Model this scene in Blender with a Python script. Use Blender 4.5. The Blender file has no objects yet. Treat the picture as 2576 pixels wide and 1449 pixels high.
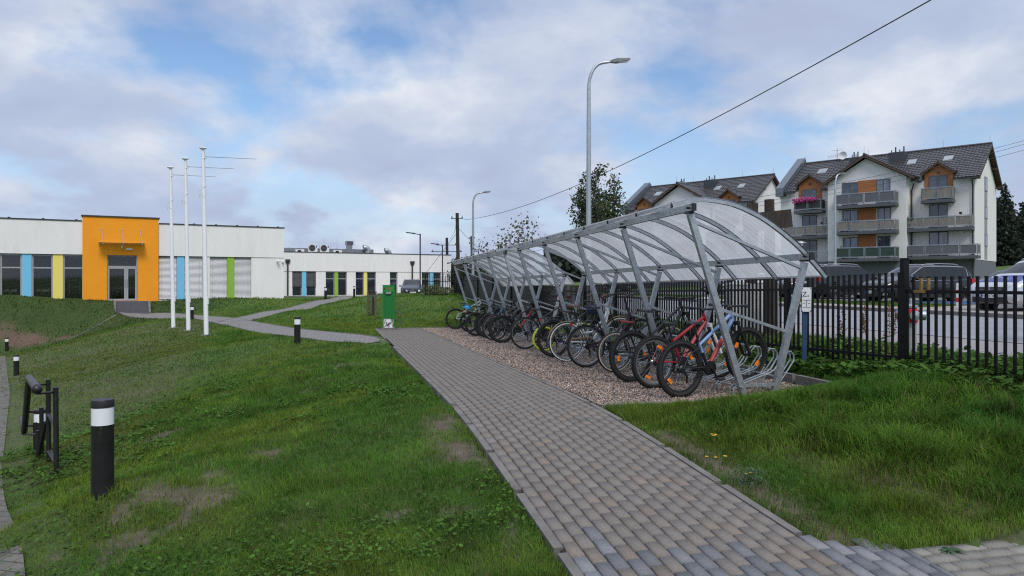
import bpy, math, random
import numpy as np
from mathutils import Vector, Matrix
random.seed(3); rng = np.random.default_rng(5)
sc = bpy.context.scene; COL = sc.collection
R = math.radians; PI = math.pi
FP = 1820.0                       # focal length in units of a 2576 wide picture

# ------------------------------------------------------------------ camera, sky, sun, exposure
cam = bpy.data.objects.new('camera', bpy.data.cameras.new('camera')); COL.objects.link(cam)
cam.data.sensor_width = 36; cam.data.lens = 36 * FP / 2576
cam.location = (0, 0, 0); cam.rotation_euler = (R(90), 0, 0)      # eye level is z = 0
cam.data.shift_y = -12.5 / 2576; cam.data.clip_start = 0.1; cam.data.clip_end = 3000
sc.camera = cam
SUN = Vector((0.22, -0.62, 0.78)).normalized()
w = bpy.data.worlds.new("World"); sc.world = w; w.use_nodes = True
nt = w.node_tree; N = nt.nodes; L = nt.links; N.clear()
def nd(t, **k):
    n = N.new(t)
    for a, b in k.items(): setattr(n, a, b)
    return n
def mth(op, a, b=None, clamp=False):
    n = N.new('ShaderNodeMath'); n.operation = op; n.use_clamp = clamp
    for i, x in enumerate((a, b)):
        if x is None: continue
        if isinstance(x, (int, float)): n.inputs[i].default_value = x
        else: L.new(x, n.inputs[i])
    return n.outputs[0]
sky = nd('ShaderNodeTexSky', sky_type='NISHITA', sun_disc=False)
sky.sun_elevation = math.asin(SUN.z); sky.sun_rotation = math.atan2(SUN.x, SUN.y)
SKY_STRENGTH = 0.1
tc = nd('ShaderNodeTexCoord'); sep = nd('ShaderNodeSeparateXYZ'); L.new(tc.outputs['Generated'], sep.inputs[0])
zz = mth('ADD', mth('MAXIMUM', sep.outputs[2], 0.0), 0.42)
cmb = nd('ShaderNodeCombineXYZ'); L.new(mth('DIVIDE', sep.outputs[0], zz), cmb.inputs[0]); L.new(mth('DIVIDE', sep.outputs[1], zz), cmb.inputs[1])
def noise(scale, detail, rough, off, dist=0.0):
    mp = nd('ShaderNodeMapping'); L.new(cmb.outputs[0], mp.inputs[0]); mp.inputs['Location'].default_value = off
    n = nd('ShaderNodeTexNoise'); L.new(mp.outputs[0], n.inputs['Vector'])
    n.inputs['Scale'].default_value = scale; n.inputs['Detail'].default_value = detail
    n.inputs['Roughness'].default_value = rough; n.inputs['Distortion'].default_value = dist
    return n.outputs[0]
def ramp(x, pts):
    r = nd('ShaderNodeValToRGB'); L.new(x, r.inputs[0]); e = r.color_ramp.elements
    while len(e) < len(pts): e.new(0.5)
    for q, (p, c) in zip(e, pts): q.position = p; q.color = (*c, 1) if len(c) == 3 else c
    return r.outputs[0]
g = 1 / SKY_STRENGTH
n1 = noise(2.3, 8, 0.55, (3.3, 1.2, 0), 0.15)     # where cloud is
n2 = noise(3.0, 8, 0.55, (7.1, 2.4, 3.0), 0.15)     # how bright it is
cover = ramp(n1, [(0.36, (0, 0, 0)), (0.50, (1, 1, 1))])
tone = ramp(n2, [(0.30, (0.44 * g, 0.51 * g, 0.69 * g)), (0.46, (0.49 * g, 0.57 * g, 0.75 * g)), (0.58, (0.63 * g, 0.69 * g, 0.82 * g)), (0.72, (0.86 * g, 0.89 * g, 0.93 * g))])
hor = ramp(sep.outputs[2], [(0.0, (1, 1, 1)), (0.22, (0, 0, 0))])         # thick cloud low down
zen = ramp(sep.outputs[2], [(0.0, (1, 1, 1)), (0.40, (1, 1, 1)), (0.95, (1.9, 1.85, 1.75))])       # cloud is brightest overhead
cov = mth('MAXIMUM', cover, hor, True)
blue = nd('ShaderNodeMixRGB', blend_type='MULTIPLY'); blue.inputs[0].default_value = 1; L.new(sky.outputs[0], blue.inputs[1]); blue.inputs[2].default_value = (1.25, 1.4, 1.55, 1)
mixc = nd('ShaderNodeMixRGB'); L.new(cov, mixc.inputs[0]); L.new(blue.outputs[0], mixc.inputs[1]); tz = nd('ShaderNodeMixRGB', blend_type='MULTIPLY'); tz.inputs[0].default_value = 1; L.new(tone, tz.inputs[1]); L.new(zen, tz.inputs[2]); L.new(tz.outputs[0], mixc.inputs[2])
bg = nd('ShaderNodeBackground'); bg.inputs[1].default_value = SKY_STRENGTH; L.new(mixc.outputs[0], bg.inputs[0])
wo = nd('ShaderNodeOutputWorld'); L.new(bg.outputs[0], wo.inputs[0])
sl = bpy.data.lights.new('sun', 'SUN'); sl.energy = 2.2; sl.angle = R(22); sl.color = (1, 0.95, 0.88)
so = bpy.data.objects.new('sun', sl); COL.objects.link(so); so.rotation_euler = SUN.to_track_quat('Z', 'Y').to_euler()
sc.view_settings.view_transform = 'Standard'; sc.view_settings.look = 'None'; sc.view_settings.exposure = 0.0; sc.view_settings.gamma = 1
sc.cycles.use_denoising = False; sc.cycles.use_adaptive_sampling = False; sc.cycles.filter_width = 1.15          # keep single blades and joints crisp
sc.cycles.sample_clamp_indirect = 2; sc.cycles.max_bounces = 8

# ------------------------------------------------------------------ materials
MC = {}
def mat(name, col, rough=0.6, metal=0.0, var=0.0, scale=4, bump=0.0, bscale=40, attr=None, spec=0.5, stretch=(1, 1, 1), dirt=None, trans=0.0):
    if name in MC: return MC[name]
    m = bpy.data.materials.new(name); MC[name] = m; m.use_nodes = True
    t = m.node_tree; b = t.nodes['Principled BSDF']
    b.inputs['Base Color'].default_value = (*col, 1); b.inputs['Roughness'].default_value = rough; b.inputs['Metallic'].default_value = metal
    b.inputs['Specular IOR Level'].default_value = spec
    out = None
    if attr:
        a = t.nodes.new('ShaderNodeAttribute'); a.attribute_name = attr; out = a.outputs['Color']
    if var or bump or dirt:
        tcn = t.nodes.new('ShaderNodeTexCoord'); mp = t.nodes.new('ShaderNodeMapping'); mp.inputs['Scale'].default_value = stretch
        t.links.new(tcn.outputs['Object'], mp.inputs[0])
    if var:
        n = t.nodes.new('ShaderNodeTexNoise'); n.inputs['Scale'].default_value = scale; n.inputs['Detail'].default_value = 6; n.inputs['Roughness'].default_value = 0.6
        t.links.new(mp.outputs[0], n.inputs['Vector'])
        r = t.nodes.new('ShaderNodeMapRange'); r.inputs[1].default_value = 0.3; r.inputs[2].default_value = 0.7; r.inputs[3].default_value = 1 - var; r.inputs[4].default_value = 1 + var
        t.links.new(n.outputs[0], r.inputs[0])
        x = t.nodes.new('ShaderNodeMixRGB'); x.blend_type = 'MULTIPLY'; x.inputs[0].default_value = 1
        if out: t.links.new(out, x.inputs[1])
        else: x.inputs[1].default_value = (*col, 1)
        t.links.new(r.outputs[0], x.inputs[2]); out = x.outputs[0]
    if dirt:                                                   # (colour, scale, threshold)
        n = t.nodes.new('ShaderNodeTexNoise'); n.inputs['Scale'].default_value = dirt[1]; n.inputs['Detail'].default_value = 8
        t.links.new(mp.outputs[0], n.inputs['Vector'])
        r = t.nodes.new('ShaderNodeMapRange'); r.inputs[1].default_value = dirt[2]; r.inputs[2].default_value = dirt[2] + 0.15
        t.links.new(n.outputs[0], r.inputs[0])
        x = t.nodes.new('ShaderNodeMixRGB'); t.links.new(r.outputs[0], x.inputs[0])
        if out: t.links.new(out, x.inputs[1])
        else: x.inputs[1].default_value = (*col, 1)
        x.inputs[2].default_value = (*dirt[0], 1); out = x.outputs[0]
    if out: t.links.new(out, b.inputs['Base Color'])
    if bump:
        n = t.nodes.new('ShaderNodeTexNoise'); n.inputs['Scale'].default_value = bscale; n.inputs['Detail'].default_value = 4
        t.links.new(mp.outputs[0], n.inputs['Vector'])
        bp = t.nodes.new('ShaderNodeBump'); bp.inputs['Strength'].default_value = bump; bp.inputs['Distance'].default_value = 0.02
        t.links.new(n.outputs[0], bp.inputs['Height']); t.links.new(bp.outputs[0], b.inputs['Normal'])
    if trans:                                                  # light passing through a leaf
        tr = t.nodes.new('ShaderNodeBsdfTranslucent'); mx = t.nodes.new('ShaderNodeMixShader'); mx.inputs[0].default_value = trans
        if out: t.links.new(out, tr.inputs[0])
        else: tr.inputs[0].default_value = (*col, 1)
        t.links.new(b.outputs[0], mx.inputs[1]); t.links.new(tr.outputs[0], mx.inputs[2])
        t.links.new(mx.outputs[0], t.nodes['Material Output'].inputs[0])
    return m
def glassy(name, tint, clear, rough=0.03):
    m = bpy.data.materials.new(name); MC[name] = m; m.use_nodes = True; t = m.node_tree; t.nodes.clear()
    o = t.nodes.new('ShaderNodeOutputMaterial'); tr = t.nodes.new('ShaderNodeBsdfTransparent'); gl = t.nodes.new('ShaderNodeBsdfGlossy')
    tr.inputs[0].default_value = (*tint, 1); gl.inputs['Roughness'].default_value = rough
    fr = t.nodes.new('ShaderNodeFresnel'); fr.inputs[0].default_value = 1.6
    ad = t.nodes.new('ShaderNodeMath'); ad.operation = 'ADD'; ad.inputs[1].default_value = clear
    mx = t.nodes.new('ShaderNodeMixShader'); t.links.new(fr.outputs[0], ad.inputs[0]); t.links.new(ad.outputs[0], mx.inputs[0])
    t.links.new(tr.outputs[0], mx.inputs[1]); t.links.new(gl.outputs[0], mx.inputs[2]); t.links.new(mx.outputs[0], o.inputs[0])
    return m
GALV = mat('galvanised_steel', (0.40, 0.43, 0.46), 0.42, 0.7, 0.18, 12, 0.12, 60)
BLACK = mat('black_paint', (0.007, 0.007, 0.008), 0.5, 0, 0.3, 12, 0.1, 90, dirt=((0.05, 0.05, 0.04), 30, 0.7), spec=0.22)
BLACKP = mat('black_plastic', (0.012, 0.012, 0.013), 0.5)
RUBBER = mat('black_rubber', (0.012, 0.012, 0.012), 0.8, 0, 0.3, 20)
CHROME = mat('chrome', (0.6, 0.6, 0.62), 0.22, 1.0)
DKMETAL = mat('dark_metal', (0.05, 0.05, 0.055), 0.35, 0.8)
SILVER = mat('silver_metal', (0.5, 0.5, 0.52), 0.3, 0.9)
RENDER = mat('white_render', (0.76, 0.75, 0.73), 0.9, 0, 0.04, 1.2, 0.0, 120, dirt=((0.70, 0.69, 0.665), 0.9, 0.56), stretch=(1.8, 1.8, 0.3))
ORANGE = mat('orange_render', (0.84, 0.31, 0.012), 0.9, 0, 0.04, 1.5, 0.0, 120)
WARMW = mat('warm_white_render', (0.70, 0.69, 0.675), 0.9, 0, 0.03, 1.0, 0.0, 100, dirt=((0.63, 0.62, 0.60), 0.5, 0.6))
PBLUE = mat('light_blue_render', (0.17, 0.50, 0.74), 0.85); PYEL = mat('pale_yellow_render', (0.78, 0.66, 0.16), 0.85); PGRN = mat('lime_green_render', (0.24, 0.44, 0.04), 0.85)
TRIM = mat('dark_roof_trim', (0.035, 0.037, 0.045), 0.5); ALU = mat('grey_aluminium', (0.36, 0.37, 0.38), 0.45, 0.2)
DGLASS = mat('dark_window_glass', (0.02, 0.025, 0.035), 0.04, 0, spec=1.0)
CGLASS = glassy('clear_window_glass', (0.82, 0.84, 0.85), 0.01)
DARKIN = mat('dark_interior', (0.05, 0.05, 0.055), 0.9)
GREYP = mat('grey_plinth', (0.13, 0.14, 0.16), 0.85, 0, 0.1, 3)
WOODC = mat('orange_wood_cladding', (0.36, 0.13, 0.035), 0.6, 0, 0.35, 3, 0.3, 30, stretch=(0.6, 0.6, 9))
WOODG = mat('weathered_wood', (0.20, 0.18, 0.165), 0.85, 0, 0.4, 3, 0.4, 30, stretch=(9, 9, 0.7))
WOODD = mat('old_dark_wood', (0.035, 0.026, 0.02), 0.9, 0, 0.5, 4, 0.8, 25, stretch=(6, 6, 0.8), dirt=((0.10, 0.085, 0.07), 8, 0.62))
ROOFT = mat('dark_roof_tile', (0.05, 0.048, 0.05), 0.32, 0, 0.15, 6)
CONC = mat('concrete', (0.155, 0.145, 0.135), 0.9, 0, 0.25, 4, 0.4, 60, dirt=((0.12, 0.13, 0.08), 6, 0.62))
DSTEP = mat('dark_grey_stone', (0.09, 0.09, 0.10), 0.7, 0, 0.15, 5, 0.2, 80)
WHITEP = mat('white_paint', (0.80, 0.81, 0.83), 0.35); WHITEPL = mat('white_plastic', (0.75, 0.75, 0.74), 0.4)
FROST = mat('frosted_lamp_cover', (0.75, 0.78, 0.80), 0.35)
GREENP = mat('green_paint', (0.012, 0.20, 0.035), 0.4); ORG = mat('orange_reflector', (0.9, 0.22, 0.01), 0.25); RED = mat('red_paint', (0.55, 0.015, 0.015), 0.4)
REDL = mat('red_lamp_glass', (0.5, 0.01, 0.01), 0.15); CAR_G = mat('car_glass', (0.012, 0.018, 0.022), 0.04, 0, spec=0.4)
LAMPG = mat('headlamp_glass', (0.55, 0.57, 0.6), 0.08, 0.3, spec=1.0)
LEATHER = mat('brown_leather', (0.13, 0.05, 0.025), 0.5)
PCB = mat('cabinet_plastic', (0.42, 0.43, 0.42), 0.6, 0, 0.08, 5)
GREYS = mat('grey_balcony_screen', (0.11, 0.115, 0.13), 0.8, 0, 0.15, 8); GREENS = mat('dark_green_screen', (0.03, 0.055, 0.045), 0.9, 0, 0.4, 12)
RAILM = mat('balcony_rail', (0.36, 0.40, 0.44), 0.4, 0.5)
LEAF = mat('foliage', (0.05, 0.09, 0.02), 0.6, attr='Col', trans=0.3)
GRASS = mat('grass_blade', (0.05, 0.09, 0.02), 0.75, attr='Col', trans=0.3, spec=0.12)
BARK = mat('bark', (0.075, 0.06, 0.05), 0.9, 0, 0.4, 8, 0.6, 30)
GROUND = mat('soil_and_turf', (0.06, 0.07, 0.03), 0.95, attr='Col', var=0.3, scale=9, bump=0.6, bscale=25)
PEBBLE = mat('pebbles', (0.3, 0.25, 0.2), 0.7, attr='Col'); PAVER = mat('concrete_pavers', (0.15, 0.135, 0.12), 0.9, attr='Col', var=0.14, scale=45, bump=0.3, bscale=160, dirt=((0.125, 0.115, 0.10), 2.2, 0.6))
ASPH = mat('grey_asphalt', (0.235, 0.24, 0.26), 0.6, 0, 0.12, 1.3, 0.3, 120, dirt=((0.15, 0.15, 0.165), 0.35, 0.6))
ASPH2 = mat('pinkish_asphalt', (0.26, 0.245, 0.25), 0.9, 0, 0.12, 8, 0.4, 120); PAVE = mat('beige_paving', (0.30, 0.27, 0.24), 0.9, 0, 0.1, 3, 0.2, 60)
LOT = mat('car_park_paving', (0.13, 0.13, 0.135), 0.9, 0, 0.15, 2)

# ------------------------------------------------------------------ mesh helpers
class MB:
    def __init__(s): s.v = []; s.f = []
    def add(s, vs, fs):
        o = len(s.v); s.v += [tuple(p) for p in vs]; s.f += [tuple(i + o for i in q) for q in fs]; return s
    def fb(s, x0, x1, y0, y1, z0, z1):
        x0, x1 = min(x0, x1), max(x0, x1); y0, y1 = min(y0, y1), max(y0, y1); z0, z1 = min(z0, z1), max(z0, z1)
        return s.add([(x0, y0, z0), (x1, y0, z0), (x1, y1, z0), (x0, y1, z0), (x0, y0, z1), (x1, y0, z1), (x1, y1, z1), (x0, y1, z1)],
                     [(0, 3, 2, 1), (4, 5, 6, 7), (0, 1, 5, 4), (1, 2, 6, 5), (2, 3, 7, 6), (3, 0, 4, 7)])
    def box(s, c, d, m=None):
        t = MB().fb(-d[0] / 2, d[0] / 2, -d[1] / 2, d[1] / 2, -d[2] / 2, d[2] / 2); c = Vector(c)
        return s.add([c + (m @ Vector(p) if m else Vector(p)) for p in t.v], t.f)
    def bar(s, p, q, w, h, up=(0, 0, 1)):                     # rectangular bar from p to q
        p, q = Vector(p), Vector(q); d = (q - p).normalized(); u = Vector(up); x = d.cross(u)
        if x.length < 1e-4: x = d.cross(Vector((1, 0, 0)))
        x.normalize(); y = x.cross(d).normalized(); a, b = x * w / 2, y * h / 2
        vs = [p - a - b, p + a - b, p + a + b, p - a + b, q - a - b, q + a - b, q + a + b, q - a + b]
        return s.add(vs, [(0, 3, 2, 1), (4, 5, 6, 7), (0, 1, 5, 4), (1, 2, 6, 5), (2, 3, 7, 6), (3, 0, 4, 7)])
    def tube(s, pts, r, seg=8, cap=True, loop=False):
        P = [Vector(p) for p in pts]; n = len(P); rr = r if isinstance(r, (list, tuple)) else [r] * n
        ref = None; vs = []
        for i in range(n):
            if loop: d = P[(i + 1) % n] - P[i - 1]
            else: d = P[min(i + 1, n - 1)] - P[max(i - 1, 0)]
            if d.length < 1e-9: d = Vector((0, 0, 1))
            d.normalize()
            if ref is None:
                ref = d.orthogonal().normalized()
            ref = ref - d * ref.dot(d)
            if ref.length < 1e-5: ref = d.orthogonal()
            ref.normalize(); b = d.cross(ref)
            for k in range(seg):
                a = 2 * PI * k / seg; vs.append(P[i] + (ref * math.cos(a) + b * math.sin(a)) * rr[i])
        fs = []
        for i in range(n if loop else n - 1):
            j = (i + 1) % n
            for k in range(seg):
                k2 = (k + 1) % seg; fs.append((i * seg + k, i * seg + k2, j * seg + k2, j * seg + k))
        if cap and not loop:
            fs.append(tuple(range(seg - 1, -1, -1))); fs.append(tuple((n - 1) * seg + k for k in range(seg)))
        return s.add(vs, fs)
    def lathe(s, prof, seg=24, c=(0, 0, 0), axis='z', closed=False):
        vs = []; c = Vector(c)
        for rr, h in prof:
            for k in range(seg):
                a = 2 * PI * k / seg; x, y = rr * math.cos(a), rr * math.sin(a)
                vs.append(c + Vector({'z': (x, y, h), 'y': (x, h, -y), 'x': (h, x, y)}[axis]))
        n = len(prof); fs = []
        for i in range(n if closed else n - 1):
            j = (i + 1) % n
            for k in range(seg):
                k2 = (k + 1) % seg; fs.append((i * seg + k, i * seg + k2, j * seg + k2, j * seg + k))
        if not closed:
            if prof[0][0] > 1e-6: fs.append(tuple(range(seg - 1, -1, -1)))
            if prof[-1][0] > 1e-6: fs.append(tuple((n - 1) * seg + k for k in range(seg)))
        return s.add(vs, fs)
    def prism(s, poly, d0, d1, fn):                            # polygon (p,q) pushed from d0 to d1; fn(p,q,d) -> xyz
        n = len(poly)
        vs = [fn(p, q, d0) for p, q in poly] + [fn(p, q, d1) for p, q in poly]
        fs = [tuple(range(n - 1, -1, -1)), tuple(range(n, 2 * n))] + [(i, (i + 1) % n, n + (i + 1) % n, n + i) for i in range(n)]
        return s.add(vs, fs)
    def grid(s, rows):
        n, m = len(rows), len(rows[0])
        return s.add([p for r in rows for p in r], [(i * m + j, i * m + j + 1, (i + 1) * m + j + 1, (i + 1) * m + j) for i in range(n - 1) for j in range(m - 1)])
    def mesh(s, name, m, smooth=True, angle=35):
        me = bpy.data.meshes.new(name); me.from_pydata(s.v, [], s.f)
        if m: me.materials.append(m)
        if smooth:
            me.polygons.foreach_set('use_smooth', [True] * len(me.polygons)); me.set_sharp_from_angle(angle=R(angle))
        me.update(); return me
    def build(s, name, m, parent=None, world=False, smooth=True, angle=35):
        if world and parent:
            o = Vector(parent.location); s.v = [tuple(Vector(p) - o) for p in s.v]
        return link(name, s.mesh(name, m, smooth, angle), parent)
def link(name, me, parent=None, loc=(0, 0, 0), rot=(0, 0, 0)):
    o = bpy.data.objects.new(name, me); COL.objects.link(o); o.parent = parent; o.location = loc; o.rotation_euler = rot; return o
def tag(o, label, cat, group=None, kind=None):
    o['label'] = label; o['category'] = cat
    if group: o['group'] = group
    if kind: o['kind'] = kind
    return o
def thing(name, label, cat, loc=(0, 0, 0), rot=(0, 0, 0), group=None):
    o = link(name, None, None, loc, rot); return tag(o, label, cat, group)
def struct(o, kind='structure', label=None):
    o['kind'] = kind
    if label: o['label'] = label
    return o
def npmesh(name, V, T, m, col=None, parent=None, smooth=False):          # big triangle meshes
    me = bpy.data.meshes.new(name); V = np.ascontiguousarray(V, np.float32); T = np.ascontiguousarray(T, np.int32)
    me.vertices.add(len(V)); me.vertices.foreach_set('co', V.ravel())
    k = T.shape[1]; me.loops.add(T.size); me.loops.foreach_set('vertex_index', T.ravel())
    me.polygons.add(len(T)); me.polygons.foreach_set('loop_start', np.arange(0, T.size, k, dtype=np.int32))
    me.update(calc_edges=True)
    if col is not None:
        a = me.color_attributes.new('Col', 'FLOAT_COLOR', 'POINT'); a.data.foreach_set('color', np.hstack([col, np.ones((len(col), 1))]).astype(np.float32).ravel())
    if smooth: me.polygons.foreach_set('use_smooth', np.ones(len(T), bool))
    me.materials.append(m); return link(name, me, parent)
def text(body, size, m, parent, loc, rot, name='lettering', ext=0.002, align='CENTER', sx=1.0):
    c = bpy.data.curves.new('t', 'FONT'); c.body = body; c.size = size; c.extrude = ext; c.align_x = align; c.align_y = 'CENTER'
    o = bpy.data.objects.new('t', c); COL.objects.link(o); bpy.context.view_layer.update()
    me = bpy.data.meshes.new_from_object(o.evaluated_get(bpy.context.evaluated_depsgraph_get())); bpy.data.objects.remove(o); bpy.data.curves.remove(c)
    me.materials.clear(); me.materials.append(m); q = link(name, me, parent, loc, rot); q.scale = (sx, 1, 1); return q
def P(px, py, Y): return Vector(((px - 1288) / FP * Y, Y, (712 - py) / FP * Y))     # a measured sight line and a distance
CA, SA = 0.9724, 0.2334                                     # path axes: n = (CA, SA) across, u = (-SA, CA) along
def XY(a, s): return (CA * a - SA * s, SA * a + CA * s)
def AS(X, Y): return CA * X + SA * Y, -SA * X + CA * Y
YAWN = math.atan2(SA, CA)

# ------------------------------------------------------------------ noise and ground height
def _h(i, j, k): 
    n = (i.astype(np.int64) * 374761393 + j.astype(np.int64) * 668265263 + k * 974711) & 0x7fffffff
    n = ((n ^ (n >> 13)) * 1274126177) & 0x7fffffff
    return ((n ^ (n >> 16)) & 0xffff) / 65535.0
def vnoise(x, y, k=0):
    i, j = np.floor(x), np.floor(y); fx, fy = x - i, y - j; fx = fx * fx * (3 - 2 * fx); fy = fy * fy * (3 - 2 * fy)
    a, b, c, d = _h(i, j, k), _h(i + 1, j, k), _h(i, j + 1, k), _h(i + 1, j + 1, k)
    return (a * (1 - fx) + b * fx) * (1 - fy) + (c * (1 - fx) + d * fx) * fy
def fbm(x, y, k=0, o=4):
    r = 0; t = 0; am = 1.0
    for q in range(o): r = r + am * vnoise(x * 2 ** q, y * 2 ** q, k + 17 * q); t += am; am *= 0.5
    return r / t
def zs(s):                                                  # height along the path
    s = np.asarray(s, float); d = s - 7.5
    return -1.37 - 0.0131 * np.maximum(d, 0) - 0.062 * np.maximum(-d, 0) - 0.02 * np.exp(-(d / 0.8) ** 2)
CP = []
def cp(X, Y, z): CP.append((X, Y, z))
for s in (-2, 1, 3, 5, 6.5, 8, 11, 14, 17, 20, 23, 26):
    for a in (1.15, 3.0): X, Y = XY(a, s); cp(X, Y, float(zs(s)) - 0.035)
for s in (9, 14, 20, 26): X, Y = XY(6.15, s); cp(X, Y, float(zs(s)) + 0.02)
for s, z in ((2, -1.66), (3.6, -1.5), (4.6, -1.25), (5.5, -1.1), (7.5, -1.08), (9.8, -1.13), (14, -1.2), (20, -1.3), (30, -1.25), (43, -0.9)): X, Y = XY(6.75, s); cp(X, Y, z)
for a, s, z in ((4.5, 6.5, -1.3), (4.5, 4.5, -1.45), (9.5, 2, -1.6), (4.5, 2.5, -1.6)): X, Y = XY(a, s); cp(X, Y, z)
for px, py, Y in ((258, 1235, 6.14), (748, 866, 20.5), (436, 825, 31.5), (474, 832, 29.4), (519, 843, 26.9), (483, 803, 38), (100, 1145, 12.5), (41, 945, 24), (17, 885, 39),
                  (975, 855, 19.1), (850, 847, 21.6), (750, 838, 24.3), (640, 821, 29.7), (520, 801, 38.4), (400, 793, 43.1), (330, 789, 45.6),
                  (700, 783, 41.5), (800, 764, 49.7), (850, 754, 58), (1100, 785, 33), (1000, 747, 41), (1250, 748, 40), (1120, 746, 41.5), (900, 790, 36), (930, 745, 47),
                  (140, 1193, 8.3), (60, 886, 38), (208, 812, 44.5), (10, 900, 33), (15, 1000, 19.5), (20, 1150, 11.5), (40, 1300, 7.27), (0, 1449, 5.3)):
    p = P(px, py, Y); cp(p.x, p.y, p.z)
for p in ((-5.0, 12.5, -1.76), (-2.2, 6.2, -1.70), (-2.6, 10, -1.68), (-1.5, 14, -1.62), (-7.6, 20, -1.85), (-12.5, 27.5, -1.95), (-18, 37, -1.93), (-1.2, 3.5, -1.72), (-3.4, 3.5, -1.95), (-5, 1, -2.1), (0, -3, -1.8), (-8, 3, -2.3), (4, -3, -1.6),
          (-34, 30, -3.6), (-40, 36, -3.3), (-28, 39.5, -3.3), (-33, 42, -1.6), (-26.5, 45.6, -1.22), (-30.5, 43.6, -1.22), (-23.8, 45.3, -1.93), (-25.4, 44.6, -1.65), (-22.2, 46.2, -1.72), (-26.6, 46.9, -1.2), (-22, 48.7, -1.2), (-17, 51.5, -1.15), (-10, 45, -1.6), (-12, 50, -1.4),
          (-19, 64, -1.25), (-8, 69, -1.3), (-9, 62, -1.3), (-4, 55, -1.25), (2, 60, -1.2), (5, 72, -1.2), (-22, 56, -1.2), (-38, 40, -1.2), (-15, 80, -1.2), (-45, 50, -1.2), (-30, 20, -3.3), (-20, 8, -3.0)): cp(*p)
CP = np.array(CP); CP = CP[np.unique(np.round(CP[:, :2], 1), axis=0, return_index=True)[1]]
def _U(d2): return np.where(d2 > 1e-12, 0.5 * d2 * np.log(np.maximum(d2, 1e-12)), 0)
n_ = len(CP); K = np.zeros((n_ + 3, n_ + 3))
K[:n_, :n_] = _U(((CP[:, None, :2] - CP[None, :, :2]) ** 2).sum(-1)) + np.eye(n_) * 0.25
K[:n_, n_] = 1; K[:n_, n_ + 1:] = CP[:, :2]; K[n_:, :n_] = K[:n_, n_:].T
W_ = np.linalg.solve(K, np.concatenate([CP[:, 2], [0, 0, 0]]))
def sstep(x, a, b): t = np.clip((x - a) / (b - a), 0, 1); return t * t * (3 - 2 * t)
EA = ([7, 8.0, 8.6, 18.0, 18.3, 19.7, 22, 33, 45, 56, 70, 95, 150, 400], [-1.1, -1.04, -1.07, -1.07, -0.97, -0.97, -0.84, -0.84, -0.2, 0.2, 1.2, 3, 6, 12])
def G(X, Y):
    X = np.atleast_1d(np.asarray(X, float)); Y = np.atleast_1d(np.asarray(Y, float)); a, s = AS(X, Y)
    z = np.empty(X.shape)
    for i in range(0, len(X), 20000):
        x, y = np.clip(X[i:i + 20000], -60, 25), np.clip(Y[i:i + 20000], -6, 82)
        d2 = (x[:, None] - CP[None, :, 0]) ** 2 + (y[:, None] - CP[None, :, 1]) ** 2
        z[i:i + 20000] = _U(d2) @ W_[:n_] + W_[n_] + W_[n_ + 1] * x + W_[n_ + 2] * y
    z = np.clip(z, -4.2, -0.6)
    far = sstep(np.hypot(X, Y - 30), 50, 75); z = z * (1 - far) - 1.3 * far
    e = np.interp(a, *EA); we = sstep(a, 6.95, 7.6); z = z * (1 - we) + e * we
    hole = (a > 1.25) & (a < 6.08) & (s > 7.8) & (s < 25.9) | (a > 1.25) & (a < 2.86) & (s < 26) & (s > -3)
    l_, d_ = (X + 25.87) * 0.8793 + (Y - 48) * 0.4761, -(X + 25.87) * 0.4761 + (Y - 48) * 0.8793
    st = (l_ > -0.45) & (l_ < 1.6) & (d_ > -3.0) & (d_ < 0.5)                # the school steps cut into the bank
    z = np.where(st, -2.3, z)
    hole = hole | (a > 2.7) & (a < 9.4) & (s < 3.72 - 0.07 * (a - 3)) & (s > -3)
    return np.where(hole, zs(s) - 0.10, z)
def g1(x, y): return float(G(x, y)[0])
# ------------------------------------------------------------------ ground, paths, road
def bare(X, Y):                                             # 0 turf .. 1 bare soil
    a, s = AS(X, Y); b = sstep(fbm(X * 1.3, Y * 1.3, 3), 0.625, 0.74) * 0.85 * sstep(fbm(X * 4.2, Y * 4.2, 4), 0.46, 0.60) * (np.hypot(X, Y) < 16)
    b = np.maximum(b, sstep(fbm(X * 2.2, Y * 2.2, 9), 0.45, 0.62) * np.exp(-((a - 1.05) / 0.22) ** 2) * (s < 8))
    b = np.maximum(b, 0.9 * np.exp(-((a - 3.05) / 0.16) ** 2) * (s < 6.6)); b = np.maximum(b, 0.7 * np.exp(-((a - 3.6 - 0.3 * (6 - s)) / 0.2) ** 2) * (s < 5.6) * (s > 3.9))
    q = np.exp(-(((X + 27.5) / 2.6) ** 2 + ((Y - 40.8) / 1.5) ** 2)); b = np.maximum(b, sstep(fbm(X * 1.1, Y * 1.1, 5) * 0.9 + q * 0.55, 0.66, 0.85) * sstep(q, 0.1, 0.4))
    bank = sstep(-X, 5.2 + (Y - 12) * 0.36, 6.6 + (Y - 12) * 0.36) * (Y > 8) * (Y < 36)
    return np.clip(np.maximum(b, bank * sstep(fbm(X * 0.9, Y * 2.5, 21), 0.52, 0.74) * 0.4), 0, 1), bank
ang = np.concatenate([np.linspace(-0.82, 0.82, 420)[:-1], np.linspace(0.82, 2 * PI - 0.82, 130)[:-1]]); rad = np.concatenate([np.linspace(0.4, 14, 62), 14 * 1.022 ** np.arange(1, 80), 14 * 1.022 ** 79 * 1.06 ** np.arange(1, 48)])
AA, RR = np.meshgrid(ang, rad); GX, GY = (RR * np.sin(AA)).ravel(), (RR * np.cos(AA)).ravel()
GX = np.append(GX, 0); GY = np.append(GY, 0); GZ = G(GX, GY); nr, na = AA.shape
i, j = np.meshgrid(np.arange(nr - 1), np.arange(na), indexing='ij'); j2 = (j + 1) % na
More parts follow.
